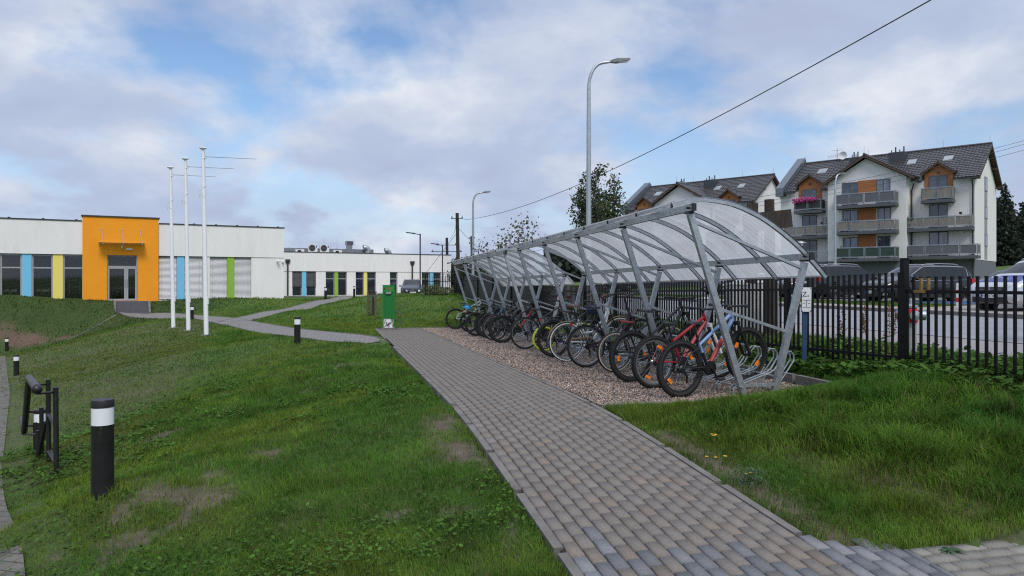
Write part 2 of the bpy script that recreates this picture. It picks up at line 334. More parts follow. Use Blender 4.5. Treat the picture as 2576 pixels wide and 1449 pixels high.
T = np.concatenate([np.stack([i * na + j, i * na + j2, (i + 1) * na + j2], -1).reshape(-1, 3), np.stack([i * na + j, (i + 1) * na + j2, (i + 1) * na + j], -1).reshape(-1, 3),
                    np.stack([np.full(na, nr * na), np.arange(na), (np.arange(na) + 1) % na], -1)])[:, ::-1]
bb, bk = bare(GX, GY); far = sstep(np.hypot(GX, GY), 8, 40)[:, None]; bk_ = bk[:, None]
turf = np.array([0.045, 0.078, 0.012]) * (1 - far) + np.array([0.060, 0.112, 0.014]) * far
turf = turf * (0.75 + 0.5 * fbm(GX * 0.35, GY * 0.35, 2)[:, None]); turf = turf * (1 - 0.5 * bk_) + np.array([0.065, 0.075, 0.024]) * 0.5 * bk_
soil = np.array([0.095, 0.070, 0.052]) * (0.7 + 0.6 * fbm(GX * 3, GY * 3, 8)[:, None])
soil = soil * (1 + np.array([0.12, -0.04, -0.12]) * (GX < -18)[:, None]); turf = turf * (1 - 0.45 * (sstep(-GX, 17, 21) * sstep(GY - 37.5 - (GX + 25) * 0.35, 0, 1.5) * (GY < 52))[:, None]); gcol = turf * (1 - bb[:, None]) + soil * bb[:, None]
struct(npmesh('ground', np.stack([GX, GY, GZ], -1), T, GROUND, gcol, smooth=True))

def pavers(name, a0, a1, s0, s1, bl, bw, along, pick):
    V = []; T = []; C = []
    na_, ns_ = (bw, bl) if along else (bl, bw)
    for r in range(int((a1 - a0) / na_ + 1.5)):
        for q in range(-1, int((s1 - s0) / ns_ + 1.5)):
            x0 = a0 + r * na_; y0 = s0 + q * ns_
            if along: y0 += (r % 2) * ns_ / 2
            else: x0 += (q % 2) * na_ / 2 - na_ / 2
            x1, y1 = min(x0 + na_, a1), min(y0 + ns_, s1); x0, y0 = max(x0, a0), max(y0, s0)
            if x1 - x0 < 0.02 or y1 - y0 < 0.02: continue
            c = pick((x0 + x1) / 2, (y0 + y1) / 2)
            if c is None: continue
            gx_, gy_, ch = (0.0062, 0.0036, 0.003) if along else (0.0036, 0.0062, 0.003); dz = random.gauss(0, 0.0008); tx, ty = random.gauss(0, 0.003), random.gauss(0, 0.003); o = len(V)
            mx, my = (x0 + x1) / 2, (y0 + y1) / 2
            for c_, dd in ((0, -0.014), (ch, 0.0)):
                for ax, ay in ((x0 + gx_ + c_, y0 + gy_ + c_), (x1 - gx_ - c_, y0 + gy_ + c_), (x1 - gx_ - c_, y1 - gy_ - c_), (x0 + gx_ + c_, y1 - gy_ - c_)):
                    X, Y = XY(ax, ay); V.append((X, Y, float(zs(ay)) + dd + dz + tx * (ax - mx) + ty * (ay - my)))
            T += [(o + 4, o + 5, o + 6, o + 7)] + [(o + k, o + (k + 1) % 4, o + 4 + (k + 1) % 4, o + 4 + k) for k in range(4)]; C += [c] * 8
    return struct(npmesh(name, V, T, PAVER, np.array(C)))
def pick1(a, s):
    k = random.random(); v = random.gauss(1, 0.045)
    if s < 4.3 - 0.45 * (a - 1.3) + random.gauss(0, 0.15) and k < 0.6: c = np.array([0.145, 0.148, 0.158]) * random.choice((0.85, 0.95, 1, 1, 1.4))
    else: c = np.array([0.176, 0.155, 0.137]) if k < 0.88 else np.array([0.182, 0.152, 0.127])
    return c * v
pavers('path', 1.31, 2.80, -2.0, 25.9, 0.20, 0.0993, True, pick1)
pavers('side_pavement', 3.35, 9.3, -2.0, 3.7, 0.20, 0.10, False, lambda a, s: None if s > 3.75 - 0.07 * (a - 3) else np.array([0.21, 0.20, 0.175]) * random.gauss(1, 0.09))
def pickw(a, s):
    if s > 3.98 - 0.45 * (a - 2.8): return None
    return np.array(random.choice(((0.14, 0.145, 0.16), (0.14, 0.145, 0.16), (0.24, 0.215, 0.18), (0.20, 0.20, 0.21)))) * random.gauss(1, 0.08)
pavers('path_widening', 2.803, 3.35, -2.0, 4.0, 0.20, 0.10, True, pickw)
# sand bed seen in the joints
m = MB()
for a0, a1, sa, sb in ((1.29, 2.82, -2.2, 25.95), (2.84, 9.4, -2.2, 3.72)):
    ss = np.arange(sa, sb + 0.01, 0.29); m.grid([[(*XY(a, s), float(zs(s)) - 0.0135) for a in (a0, a1)] for s in ss])
m.v = [(x, y, z) for x, y, z in m.v]; struct(m.build('path_bed', mat('joint_sand', (0.022, 0.02, 0.017), 0.95, 0, 0.3, 30)))
def kerbs(name, runs, top=0.012, m=CONC):
    b = MB()
    for (a0, s0), (a1, s1), wd, tp in runs:
        Ln = math.hypot(a1 - a0, s1 - s0); n = max(1, round(Ln / 1.0))
        for k in range(n):
            t0, t1 = k / n + 0.002, (k + 1) / n - 0.002; j = random.gauss(0, 0.001)
            p = [a0 + (a1 - a0) * t0, s0 + (s1 - s0) * t0]; q = [a0 + (a1 - a0) * t1, s0 + (s1 - s0) * t1]
            b.bar((*XY(*p), float(zs(p[1])) + tp / 2 - 0.09 + j), (*XY(*q), float(zs(q[1])) + tp / 2 - 0.09 + j), wd, tp + 0.18)
    return struct(b.build(name, m))
kerbs('path_kerb', [((1.275, -2), (1.275, 17.3), 0.06, 0.004), ((1.275, 20.4), (1.275, 25.9), 0.06, 0.004), ((2.835, 4.0), (2.835, 25.9), 0.06, 0.003), ((2.88, 7.72), (6.1, 7.72), 0.06, 0.015),
                    ((6.12, 7.74), (6.12, 26), 0.08, 0.13), ((1.27, 25.96), (6.1, 25.96), 0.06, 0.02)])
def drape(name, pts, width, m, dz=0.02, kerb=True, step=0.5):
    Q = [Vector((x, y, 0)) for x, y in pts]; rows = []; dense = []
    for p, q in zip(Q[:-1], Q[1:]):
        n = max(1, int((q - p).length / step)); dense += [p.lerp(q, k / n) for k in range(n)]
    dense.append(Q[-1]); 
    for _ in range(6): dense = [dense[0]] + [(dense[k - 1] + dense[k] * 2 + dense[k + 1]) / 4 for k in range(1, len(dense) - 1)] + [dense[-1]]
    for k, p in enumerate(dense):
        d = (dense[min(k + 1, len(dense) - 1)] - dense[max(k - 1, 0)]).normalized(); nn = Vector((-d.y, d.x, 0))
        rows.append([p + nn * width * (t - 0.5) for t in (0, 0.25, 0.5, 0.75, 1)])
    flat = np.array([(p.x, p.y) for r in rows for p in r]); z = G(flat[:, 0], flat[:, 1]).reshape(len(rows), 5)
    for _ in range(3): z[1:-1] = (z[:-2] + 2 * z[1:-1] + z[2:]) / 4
    zc = z + dz
    b = MB().grid([[(p.x, p.y, zc[k][e]) for e, p in enumerate(r)] for k, r in enumerate(rows)]); o = struct(b.build(name, m))
    if kerb:
        kb = MB()
        for e in (0, 4):
            kb.tube([(r[e].x, r[e].y, zc[k][e] - 0.02) for k, r in enumerate(rows)], 0.045, 4)
        struct(kb.build(name + '_kerb', CONC, smooth=False))
    return o
def brickmat(name, c1, c2, rz, sc_=1.0):
    m = bpy.data.materials.new(name); m.use_nodes = True; t = m.node_tree; b = t.nodes['Principled BSDF']; b.inputs['Roughness'].default_value = 0.9
    tcn = t.nodes.new('ShaderNodeTexCoord'); mp = t.nodes.new('ShaderNodeMapping'); mp.inputs['Rotation'].default_value = (0, 0, rz); br = t.nodes.new('ShaderNodeTexBrick')
    t.links.new(tcn.outputs['Object'], mp.inputs[0]); t.links.new(mp.outputs[0], br.inputs['Vector'])
    br.inputs['Color1'].default_value = (*c1, 1); br.inputs['Color2'].default_value = (*c2, 1); br.inputs['Mortar'].default_value = (0.05, 0.045, 0.04, 1)
    br.inputs['Scale'].default_value = 1; br.inputs['Brick Width'].default_value = 0.2 * sc_; br.inputs['Row Height'].default_value = 0.1 * sc_; br.inputs['Mortar Size'].default_value = 0.006
    t.links.new(br.outputs[0], b.inputs['Base Color']); return m
SIDEP = brickmat('paver_courses', (0.23, 0.215, 0.205), (0.18, 0.17, 0.165), 0.6)
px_ = [P(990, 862, 18.6), P(975, 855, 19.1), P(850, 847, 21.6), P(750, 838, 24.3), P(640, 821, 29.7), P(520, 801, 38.4), P(400, 793, 43.1), P(330, 789, 45.4)]
drape('side_path', [(p.x, p.y) for p in px_], 1.5, SIDEP, 0.02)
px_ = [P(590, 812, 33.5), P(700, 784, 41.5), P(800, 765, 49.7), P(850, 754, 58), P(870, 747, 66)]
drape('entrance_path', [(p.x, p.y) for p in px_], 1.5, SIDEP, 0.025)
drape('lower_path', [(-3.0, 3.0), (-4.3, 5.0), (-6.1, 7.27), (-9.1, 11.5), (-14.5, 19.5), (-22.0, 30), (-26.5, 36.5), (-36, 41)], 1.6, brickmat('mossy_paver_courses', (0.15, 0.135, 0.115), (0.10, 0.10, 0.075), 0.6), 0.02, kerb=False)
drape('bank_edging', [(-24.2, 35.6), (-24.6, 40), (-24.2, 44.2)], 0.10, CONC, 0.03, kerb=False)
def flat(name, a0, a1, s0, s1, z0, z1, m, n=1):
    return struct(MB().grid([[(*XY(a, s), z) for a, z in ((a0, z0), (a1, z1))] for s in np.linspace(s0, s1, n + 1)]).build(name, m, smooth=False))
flat('road', 10.9, 18.2, -60, 140, -1.0, -0.985, ASPH); flat('roadside_strip', 8.62, 10.84, -60, 140, -0.99, -0.995, ASPH2)
b = MB()
for a, wd, zt in ((10.87, 0.06, -0.985), (18.27, 0.14, -0.865)):
    for s in np.arange(-60, 140, 1.0): b.bar((*XY(a, s + 0.004), zt - 0.1), (*XY(a, s + 0.996), zt - 0.1), wd, 0.2)
b.bar((*XY(8.58, -60), -1.07), (*XY(8.58, 140), -1.07), 0.08, 0.17)
struct(b.build('road_kerb', CONC))
flat('pavement', 18.35, 19.9, -60, 140, -0.875, -0.86, PAVE); flat('driveway', 19.9, 22.4, 15.5, 21.5, -0.86, -0.80, PAVE)
flat('car_park', 22.4, 44, -20, 130, -0.80, -0.74, LOT)
ap = MB().grid([[(x, y, -1.17) for x, y in ((x0 + t * 1.1, y0 - t * 2.0) for t in (0, 1))] for x0, y0 in ((-21, 65.1), (-8, 72.1), (6, 79.7))]); struct(ap.build('school_pavement', PAVE))
mk = MB()
for s in (22.4, 23.3, 24.2, 25.1): mk.grid([[(*XY(a, s + d), -0.78) for a in (22.6, 26)] for d in (0, 0.5)])
struct(mk.build('blue_bay_marking', mat('blue_road_paint', (0.06, 0.16, 0.36), 0.8)))

# gravel: one bed and loose stones in it
def octa(n):
    base = np.array([(1, 0, 0), (-1, 0, 0), (0, 1, 0), (0, -1, 0), (0, 0, 1), (0, 0, -1)], float)
    tri = np.array([(0, 2, 4), (2, 1, 4), (1, 3, 4), (3, 0, 4), (2, 0, 5), (1, 2, 5), (3, 1, 5), (0, 3, 5)])
    return base, tri
NG = 62000
ga = rng.uniform(2.89, 6.08, NG); u_ = rng.random(NG); gs = 7.75 + 18.15 * u_ ** 1.35
gx, gy = XY(ga, gs); gz = zs(gs) - 0.012 + 0.012 * rng.random(NG) + 0.03 * (fbm(gx * 1.2, gy * 1.2, 31) - 0.5)
base, tri = octa(0); sz = rng.uniform(0.010, 0.024, NG) * (1 + 0.25 * u_)
rot = rng.uniform(0, 2 * PI, NG); sq = np.stack([np.ones(NG), rng.uniform(0.6, 1, NG), rng.uniform(0.4, 0.75, NG)], -1)
Vv = base[None] * (1 + 0.35 * rng.standard_normal((NG, 6, 1)) * 0.5) * sq[:, None] * sz[:, None, None]
c_, s_ = np.cos(rot)[:, None], np.sin(rot)[:, None]; Vx = Vv[..., 0] * c_ - Vv[..., 1] * s_; Vy = Vv[..., 0] * s_ + Vv[..., 1] * c_
V = np.stack([Vx + gx[:, None], Vy + gy[:, None], Vv[..., 2] + gz[:, None]], -1).reshape(-1, 3)
T = (tri[None] + 6 * np.arange(NG)[:, None, None]).reshape(-1, 3)
pal = np.array([(0.20, 0.145, 0.12), (0.15, 0.11, 0.095), (0.27, 0.20, 0.165), (0.10, 0.09, 0.09), (0.36, 0.31, 0.27), (0.20, 0.19, 0.19)]) * np.array([1.14, 1.12, 1.05])
pc = pal[rng.choice(6, NG, p=[.28, .22, .2, .12, .08, .10])] * rng.normal(1, 0.15, (NG, 1)).clip(0.6, 1.5)
struct(npmesh('gravel', V, T, PEBBLE, np.repeat(pc, 6, 0), smooth=True), 'stuff')
m = MB(); m.grid([[(*XY(a, s), float(zs(s)) - 0.018) for a in (2.86, 6.1)] for s in np.linspace(7.7, 26, 30)])
struct(m.build('gravel_bed', mat('gravel_fines', (0.12, 0.095, 0.08), 0.95, 0, 0.5, 60, 0.8, 80)))

# ------------------------------------------------------------------ grass: one mass of blades
def scatter(n, a0, a1, r0, r1, pw=1.0):                     # in a wedge in front of the viewer, a little wider than the view
    t = rng.uniform(a0, a1, n); r = r0 * (r1 / r0) ** (rng.random(n) ** pw); return r * np.sin(t), r * np.cos(t), r
def lawn_ok(X, Y):
    a, s = AS(X, Y); ok = ~((a > 1.22) & (a < 6.16) & (s > 7.68) & (s < 26) | (a > 1.24) & (a < 2.9) & (s < 8) | (a > 2.8) & (s < 3.72 - 0.07 * (a - 3)) | (a > 2.8) & (a < 3.4) & (s < 4.05 - 1.3 * (a - 2.87)))
    ok &= ~((a > 8.5) & (a < 20.0)) & (a < 22.3)
    ok &= ~((a > 19.8) & (s > 15.5) & (s < 21.5))
    return ok
def near_path(X, Y, name, wd):
    me = bpy.data.objects[name].data; c = np.array([v.co[:2] for v in me.vertices])[2::5]
    d = np.full(X.shape, 1e9)
    for p, q in zip(c[:-1], c[1:]):
        e = q - p; t = np.clip(((X - p[0]) * e[0] + (Y - p[1]) * e[1]) / max(e @ e, 1e-9), 0, 1); d = np.minimum(d, np.hypot(X - p[0] - t * e[0], Y - p[1] - t * e[1]))
    return d < wd
HF = math.atan(1288 / FP) + 0.1
GXs, GYs, GRs = [np.concatenate(q) for q in zip(scatter(420000, -HF, HF, 3.2, 13), scatter(300000, -HF, HF, 9, 30), scatter(300000, -HF, HF, 24, 66), scatter(170000, 0.12, HF + 0.28, 4.0, 13), scatter(60000, 0.05, HF, 8, 28))]
ok = lawn_ok(GXs, GYs)
for nm, wd in (('side_path', 0.8), ('entrance_path', 0.8), ('lower_path', 0.42)): ok &= ~near_path(GXs, GYs, nm, wd)
ok &= ~((-GXs * 0.4761 + (GYs - 48) * 0.8793 - 25.87 * 0.4761 > -0.05) & (GYs > 40) & (GXs < -16)); ok &= ~((-(GXs + 20.05) * 0.4761 + (GYs - 66) * 0.8793 > -2.2) & (GXs < 6) & (GYs > 55))
l_, d_ = (GXs + 25.87) * 0.8793 + (GYs - 48) * 0.4761, -(GXs + 25.87) * 0.4761 + (GYs - 48) * 0.8793; ok &= ~((l_ > -0.5) & (l_ < 1.65) & (d_ > -3.3))
bb, bk = bare(GXs, GYs); lowp = near_path(GXs, GYs, 'lower_path', 1.1)
ok &= rng.random(len(GXs)) > bb * 0.93
GXs, GYs, GRs, bk, bb, lowp = [q[ok] for q in (GXs, GYs, GRs, bk, bb, lowp)]
a, s = AS(GXs, GYs); nB = len(GXs); GZs = G(GXs, GYs) - 0.008
lush = np.maximum((a > 2.9) * (1 - 0.55 * sstep(a, 5.9, 6.4)) * sstep(a - 0.35 * (6.5 - s).clip(0, 3), 3.0, 3.9) * sstep(7.75 - s, 0.25, 1.3), 0.5 * (a > 6.25) * (a < 8.6)).astype(float) * (0.55 + 0.9 * fbm(GXs * 1.1, GYs * 1.1, 41))
tuft = fbm(GXs * 2.6, GYs * 2.6, 51); tall = sstep(tuft, 0.52, 0.75)
Hb = (0.030 + 0.034 * rng.random(nB) + 0.060 * tall * rng.random(nB)) * (1 - 0.35 * bk) + lush * (0.03 + 0.05 * rng.random(nB) + 0.17 * sstep(fbm(GXs * 3.3, GYs * 3.3, 43), 0.38, 0.66) * rng.random(nB)); Hb = Hb * (1 + GRs / 45)
Hb *= np.where(lowp, 0.5, 1); lod = np.clip(GRs / 9, 0.55, 6) ** 0.85
Wb = (0.0042 + 0.0036 * rng.random(nB)) * lod * (1 + 0.4 * lush)
fa = rng.uniform(0, 2 * PI, nB); la = np.where(rng.random(nB) < 0.5, 6 * PI * fbm(GXs * 2.0, GYs * 2.0, 45), rng.uniform(0, 2 * PI, nB)); ln = np.abs(rng.normal(0.35, 0.3, nB)) + 0.35 * lush * rng.random(nB)
fx, fy = np.cos(fa), np.sin(fa); lx, ly = np.cos(la), np.sin(la)
Bp = np.stack([GXs, GYs, GZs], -1); sd = np.stack([fx, fy, 0 * fx], -1) * Wb[:, None] / 2; lean = np.stack([lx, ly, 0 * lx], -1) * (Hb * ln)[:, None]; up = np.stack([0 * Hb, 0 * Hb, Hb], -1)
mid = Bp + up * 0.6 + lean * 0.30; tip = Bp + up * (1 - 0.25 * ln[:, None].clip(0, 1.2)) + lean * 1.05
V = np.stack([Bp - sd, Bp + sd, mid - sd * 0.8, mid + sd * 0.8, tip], 1).reshape(-1, 3)
T = (np.array([(0, 1, 3), (0, 3, 2), (2, 3, 4)])[None] + 5 * np.arange(nB)[:, None, None]).reshape(-1, 3)
hue = fbm(GXs * 0.7, GYs * 0.7, 61)[:, None]; hue2 = fbm(GXs * 3.1, GYs * 3.1, 63)[:, None]
gc = np.array([0.066, 0.152, 0.020]) * (1 - sstep(hue, 0.40, 0.64)) + np.array([0.118, 0.186, 0.024]) * sstep(hue, 0.4, 0.62)
gc = gc * (0.48 + 1.05 * hue2); lu = np.clip(lush, 0, 1)[:, None]; gc = gc * (1 - lu) + (np.array([0.052, 0.150, 0.020]) * (1 - sstep(hue, 0.42, 0.6)) + np.array([0.082, 0.165, 0.020]) * sstep(hue, 0.42, 0.6)) * (0.50 + 1.0 * hue2) * lu
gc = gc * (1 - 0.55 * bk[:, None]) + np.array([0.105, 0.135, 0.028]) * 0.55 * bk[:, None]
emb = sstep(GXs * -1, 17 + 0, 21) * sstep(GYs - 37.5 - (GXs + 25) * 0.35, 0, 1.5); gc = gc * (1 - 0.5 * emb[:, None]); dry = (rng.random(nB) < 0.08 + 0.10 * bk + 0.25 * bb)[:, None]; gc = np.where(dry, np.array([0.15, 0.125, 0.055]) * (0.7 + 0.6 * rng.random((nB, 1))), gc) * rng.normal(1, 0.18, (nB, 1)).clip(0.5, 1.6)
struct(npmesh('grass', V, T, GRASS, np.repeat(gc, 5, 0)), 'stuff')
# broad leaved ground cover (clover, plantain, dandelion leaves)
cx, cy, cr = [np.concatenate(q) for q in zip(scatter(60000, -HF, HF, 3.4, 12), scatter(34000, 0.25, HF + 0.25, 4.5, 13), scatter(60000, -HF, 0.0, 9, 36))]
a, s = AS(cx, cy); bb, bk = bare(cx, cy)
dens = sstep(fbm(cx * 1.6, cy * 1.6, 71), 0.56, 0.72) * 0.6 + 0.9 * np.exp(-(((cx + 2.6) / 1.2) ** 2 + ((cy - 4.3) / 0.8) ** 2)) + 0.9 * (a > 6.2) * (a < 8) * (s < 11) + bk * 0.9 * sstep(fbm(cx * 0.9, cy * 1.6, 73), 0.44, 0.6)
ok = lawn_ok(cx, cy) & (rng.random(len(cx)) < dens) & ~near_path(cx, cy, 'lower_path', 0.3) & (rng.random(len(cx)) > bb) & ~near_path(cx, cy, 'side_path', 0.8); cx, cy, cr, a = cx[ok], cy[ok], cr[ok], a[ok]; nL = len(cx)
cz = G(cx, cy); h = 0.02 + 0.05 * rng.random(nL) + 0.13 * (a > 6.2) * rng.random(nL); sz = (0.009 + 0.016 * rng.random(nL)) * np.clip(cr / 8, 0.75, 1.3) * (1 + 0.9 * (a > 6.2))
th = rng.uniform(0, 2 * PI, nL); dx = np.stack([np.cos(th), np.sin(th), rng.normal(0, 0.35, nL)], -1) * sz[:, None]; dy = np.stack([-np.sin(th), np.cos(th), rng.normal(0, 0.35, nL)], -1) * sz[:, None] * 0.7
C0 = np.stack([cx, cy, cz + h], -1); V = np.stack([C0 - dx, C0 - dy - dx * 0.1, C0 + dx * 0.6 - dy * 0.8, C0 + dx * 1.1, C0 + dx * 0.6 + dy * 0.8, C0 + dy - dx * 0.1], 1).reshape(-1, 3)
T = (np.array([(0, 1, 2), (0, 2, 3), (0, 3, 4), (0, 4, 5)])[None] + 6 * np.arange(nL)[:, None, None]).reshape(-1, 3)
lc = np.array([0.062, 0.128, 0.022]) * (0.6 + 0.8 * fbm(cx * 2, cy * 2, 77)[:, None]) * rng.normal(1, 0.22, (nL, 1)).clip(0.5, 1.7)
struct(npmesh('broad_leaf_weeds', V, T, GRASS, np.repeat(lc, 6, 0)), 'stuff')
# ------------------------------------------------------------------ bicycle shelters
def clear_poly():
    m = bpy.data.materials.new('clear_twinwall_sheet'); m.use_nodes = True; t = m.node_tree; t.nodes.clear(); n = t.nodes.new
    o = n('ShaderNodeOutputMaterial'); tr = n('ShaderNodeBsdfTransparent'); tl = n('ShaderNodeBsdfTranslucent'); df = n('ShaderNodeBsdfDiffuse'); gl = n('ShaderNodeBsdfGlossy'); gl.inputs['Roughness'].default_value = 0.25
    tr.inputs[0].default_value = (0.86, 0.9, 0.93, 1); tl.inputs[0].default_value = (0.80, 0.82, 0.84, 1); df.inputs[0].default_value = (0.6, 0.6, 0.6, 1)
    uv = n('ShaderNodeUVMap'); sp = n('ShaderNodeSeparateXYZ'); t.links.new(uv.outputs[0], sp.inputs[0])
    wv = n('ShaderNodeMath'); wv.operation = 'PINGPONG'; t.links.new(sp.outputs[0], wv.inputs[0]); wv.inputs[1].default_value = 0.011
    nz = n('ShaderNodeTexNoise'); nz.inputs['Scale'].default_value = 1.0; mp = n('ShaderNodeMapping'); mp.inputs['Scale'].default_value = (16, 0.5, 1); t.links.new(uv.outputs[0], mp.inputs[0]); t.links.new(mp.outputs[0], nz.inputs['Vector']); nz.inputs['Detail'].default_value = 5
    mr = n('ShaderNodeMapRange'); t.links.new(nz.outputs[0], mr.inputs[0]); mr.inputs[1].default_value = 0.3; mr.inputs[2].default_value = 0.7; mr.inputs[3].default_value = 0.55; mr.inputs[4].default_value = 0.80
    rb = n('ShaderNodeMath'); rb.operation = 'GREATER_THAN'; t.links.new(wv.outputs[0], rb.inputs[0]); rb.inputs[1].default_value = 0.0095
    ad = n('ShaderNodeMath'); ad.operation = 'MULTIPLY_ADD'; t.links.new(rb.outputs[0], ad.inputs[0]); ad.inputs[1].default_value = 0.03; t.links.new(mr.outputs[0], ad.inputs[2]); ad.use_clamp = True
    m1 = n('ShaderNodeMixShader'); m1.inputs[0].default_value = 0.30; t.links.new(tl.outputs[0], m1.inputs[1]); t.links.new(df.outputs[0], m1.inputs[2])
    m2 = n('ShaderNodeMixShader'); t.links.new(ad.outputs[0], m2.inputs[0]); t.links.new(tr.outputs[0], m2.inputs[1]); t.links.new(m1.outputs[0], m2.inputs[2])
    m3 = n('ShaderNodeMixShader'); fr = n('ShaderNodeFresnel'); fr.inputs[0].default_value = 1.3; t.links.new(fr.outputs[0], m3.inputs[0]); t.links.new(m2.outputs[0], m3.inputs[1]); t.links.new(gl.outputs[0], m3.inputs[2])
    t.links.new(m3.outputs[0], o.inputs[0]); return m
POLY = clear_poly()
ARC = [(3.915, 0.955), (4.16, 1.02), (4.41, 1.035), (4.75, 0.985), (5.07, 0.865), (5.29, 0.745), (5.49, 0.610), (5.66, 0.48), (5.80, 0.355), (5.94, 0.22), (6.065, 0.085)]
def cat(pts, n):                                            # smooth curve through points
    out = []
    for i in range(len(pts) - 1):
        p0, p1, p2, p3 = [np.array(pts[min(max(k, 0), len(pts) - 1)]) for k in (i - 1, i, i + 1, i + 2)]
        for k in range(n):
            t = k / n; out.append(0.5 * (2 * p1 + (p2 - p0) * t + (2 * p0 - 5 * p1 + 4 * p2 - p3) * t * t + (3 * p1 - 3 * p2 + p3 - p0) * t ** 3))
    return out + [np.array(pts[-1])]
ARCS = cat(ARC, 3)
def shelter(s0, ds, nfr, label):
    zo = lambda s: -0.0115 * (s - 8.08)
    root = thing('bike_shelter', label, 'shelter', (*XY(4.9, s0), -1.365 + zo(s0)), group='arched bike shelters')
    W = lambda a, s, z: (*XY(a, s), z + zo(s))
    ss = [s0 + ds * k for k in range(nfr)]; s1 = ss[-1]
    for s in ss:
        for nm, lo, hi in (('front_leg', (4.905, -1.40), (4.175, 0.84)), ('rear_leg', (5.325, -1.40), (5.765, 0.26))):
            MB().bar(W(lo[0], s, lo[1]), W(hi[0], s, hi[1]), 0.075, 0.062, (*XY(0, 1), 0)).build(nm, GALV, root, True)
        fr = lambda t: (4.905 - 0.73 * t, -1.40 + 2.24 * t); rr = lambda t: (5.325 + 0.44 * t, -1.40 + 1.66 * t)
        for p, q in ((fr(0.965), rr(0.955)), (fr(0.485), rr(0.47)), (fr(0.055), rr(0.075))): MB().bar(W(p[0], s + 0.01, p[1]), W(q[0], s + 0.01, q[1]), 0.036, 0.046, (*XY(0, 1), 0)).build('cross_tie', GALV, root, True)
        for a, z in ((4.165, 0.86), (5.77, 0.285)): MB().box(W(a, s, z), (0.10, 0.10, 0.025)).tube([W(a - 0.06, s - 0.045, z + 0.05), W(a + 0.06, s - 0.045, z + 0.05)], 0.013, 6).build('bracket', DKMETAL, root, True)
    for nm, a, z in (('front_purlin', 4.165, 0.915), ('rear_purlin', 5.775, 0.335)):
        MB().bar(W(a, s0 - 0.12, z), W(a, s1 + 0.12, z), 0.05, 0.085).build(nm, GALV, root, True)
        for e in (s0 - 0.12, s1 + 0.12): MB().bar(W(a, e - 0.012, z), W(a, e + 0.012, z), 0.054, 0.089).build('end_cap', BLACKP, root, True)
    n = (nfr - 1) * 2; sa, sb = s0 - 0.03, s1 + 0.03; ar = [sa + (sb - sa) * k / n for k in range(n + 1)]
    for s in ar:
        b = MB(); top = []
        pts = ARCS; v = []; f = []
        for k, p in enumerate(pts):
            d = pts[min(k + 1, len(pts) - 1)] - pts[max(k - 1, 0)]; d = d / np.hypot(*d); nn = np.array([-d[1], d[0]]) 
            if nn[1] < 0: nn = -nn
            for dn, dsx in ((-0.045, -0.022), (-0.045, 0.022), (-0.004, 0.022), (-0.004, -0.022)):
                q = p + nn * dn; v.append(W(q[0], s + dsx, q[1]))
        for k in range(len(pts) - 1): f += [(k * 4 + i, k * 4 + (i + 1) % 4, k * 4 + 4 + (i + 1) % 4, k * 4 + 4 + i) for i in range(4)]
        f += [(3, 2, 1, 0), tuple(len(v) - 4 + i for i in range(4))]; b.add(v, f); b.build('arch', GALV, root, True)
        b = MB(); b.box(W(pts[0][0] - 0.004, s, pts[0][1] - 0.02), (0.012, 0.05, 0.05)); b.build('arch_end_cap', BLACKP, root, True)
        c = MB(); c.grid([[W(p[0], s + d, p[1] + 0.012 + (0.004 if d == 0 else 0)) for d in (-0.03, 0, 0.03)] for p in pts]); c.build('clamp_strip', SILVER, root, True)
    for k in range(n):
        b = MB(); b.grid([[W(p[0], s, p[1] + 0.006) for s in (ar[k], ar[k + 1])] for p in ARCS]); o = b.build('roof_sheet', POLY, root, True)
        uvl = o.data.uv_layers.new(name='UVMap'); ln = 0; acc = [0]
        for p, q in zip(ARCS[:-1], ARCS[1:]): acc.append(acc[-1] + float(np.hypot(*(q - p))))
        for lp in o.data.loops: i = lp.vertex_index; uvl.data[lp.index].uv = ((i % 2) * (ar[1] - ar[0]) + 7 * k, acc[i // 2])
    b = MB()
    for p in (ARC[0], ARC[-1]): b.bar(W(p[0], sa, p[1] + 0.004), W(p[0], sb, p[1] + 0.004), 0.018, 0.022)
    b.build('edge_trim', SILVER, root, True)
    return root
shelter(8.08, 2.13, 5, 'nearer arched bike shelter with clear ribbed roof, over the red and blue bikes')
shelter(18.15, 2.09, 5, 'farther arched bike shelter with clear ribbed roof, beside the dark slatted fence')

# ------------------------------------------------------------------ bicycle racks
def rack(s0, n, label):
    root = thing('bike_rack', label, 'bike rack', (*XY(5.2, s0), float(zs(s0))), (0, 0, YAWN), 'galvanised wire bike racks')
    for k in range(n):
        for d in (-0.04, 0.04):
            y = k * 0.36 + d
            MB().tube([(-0.42, y, -0.03), (-0.42, y, 0.07), (-0.38, y, 0.105), (0.10, y, 0.26), (0.16, y, 0.30), (0.28, y, 0.47), (0.33, y, 0.52), (0.39, y, 0.52), (0.43, y, 0.47), (0.43, y, 0.40), (0.22, y, 0.12), (0.2, y, -0.03)], 0.0105, 6).build('wheel_hoop', GALV, root)
    for x, z in ((-0.35, 0.10), (0.06, 0.235), (0.21, 0.03)): MB().tube([(x, -0.15, z), (x, n * 0.36 - 0.2, z)], 0.012, 6).build('rail', GALV, root)
for s0, lb in ((8.15, 'galvanised wire rack holding the blue and red mountain bike, nearest of the racks'), (11.0, 'galvanised wire rack under the purple and white city bikes'), (13.9, 'galvanised wire rack behind the bike with the yellow tyre'), (18.4, 'galvanised wire rack near the open end of the farther shelter'), (21.2, 'galvanised wire rack under the silver bike at the far end')): rack(s0, 7, lb)

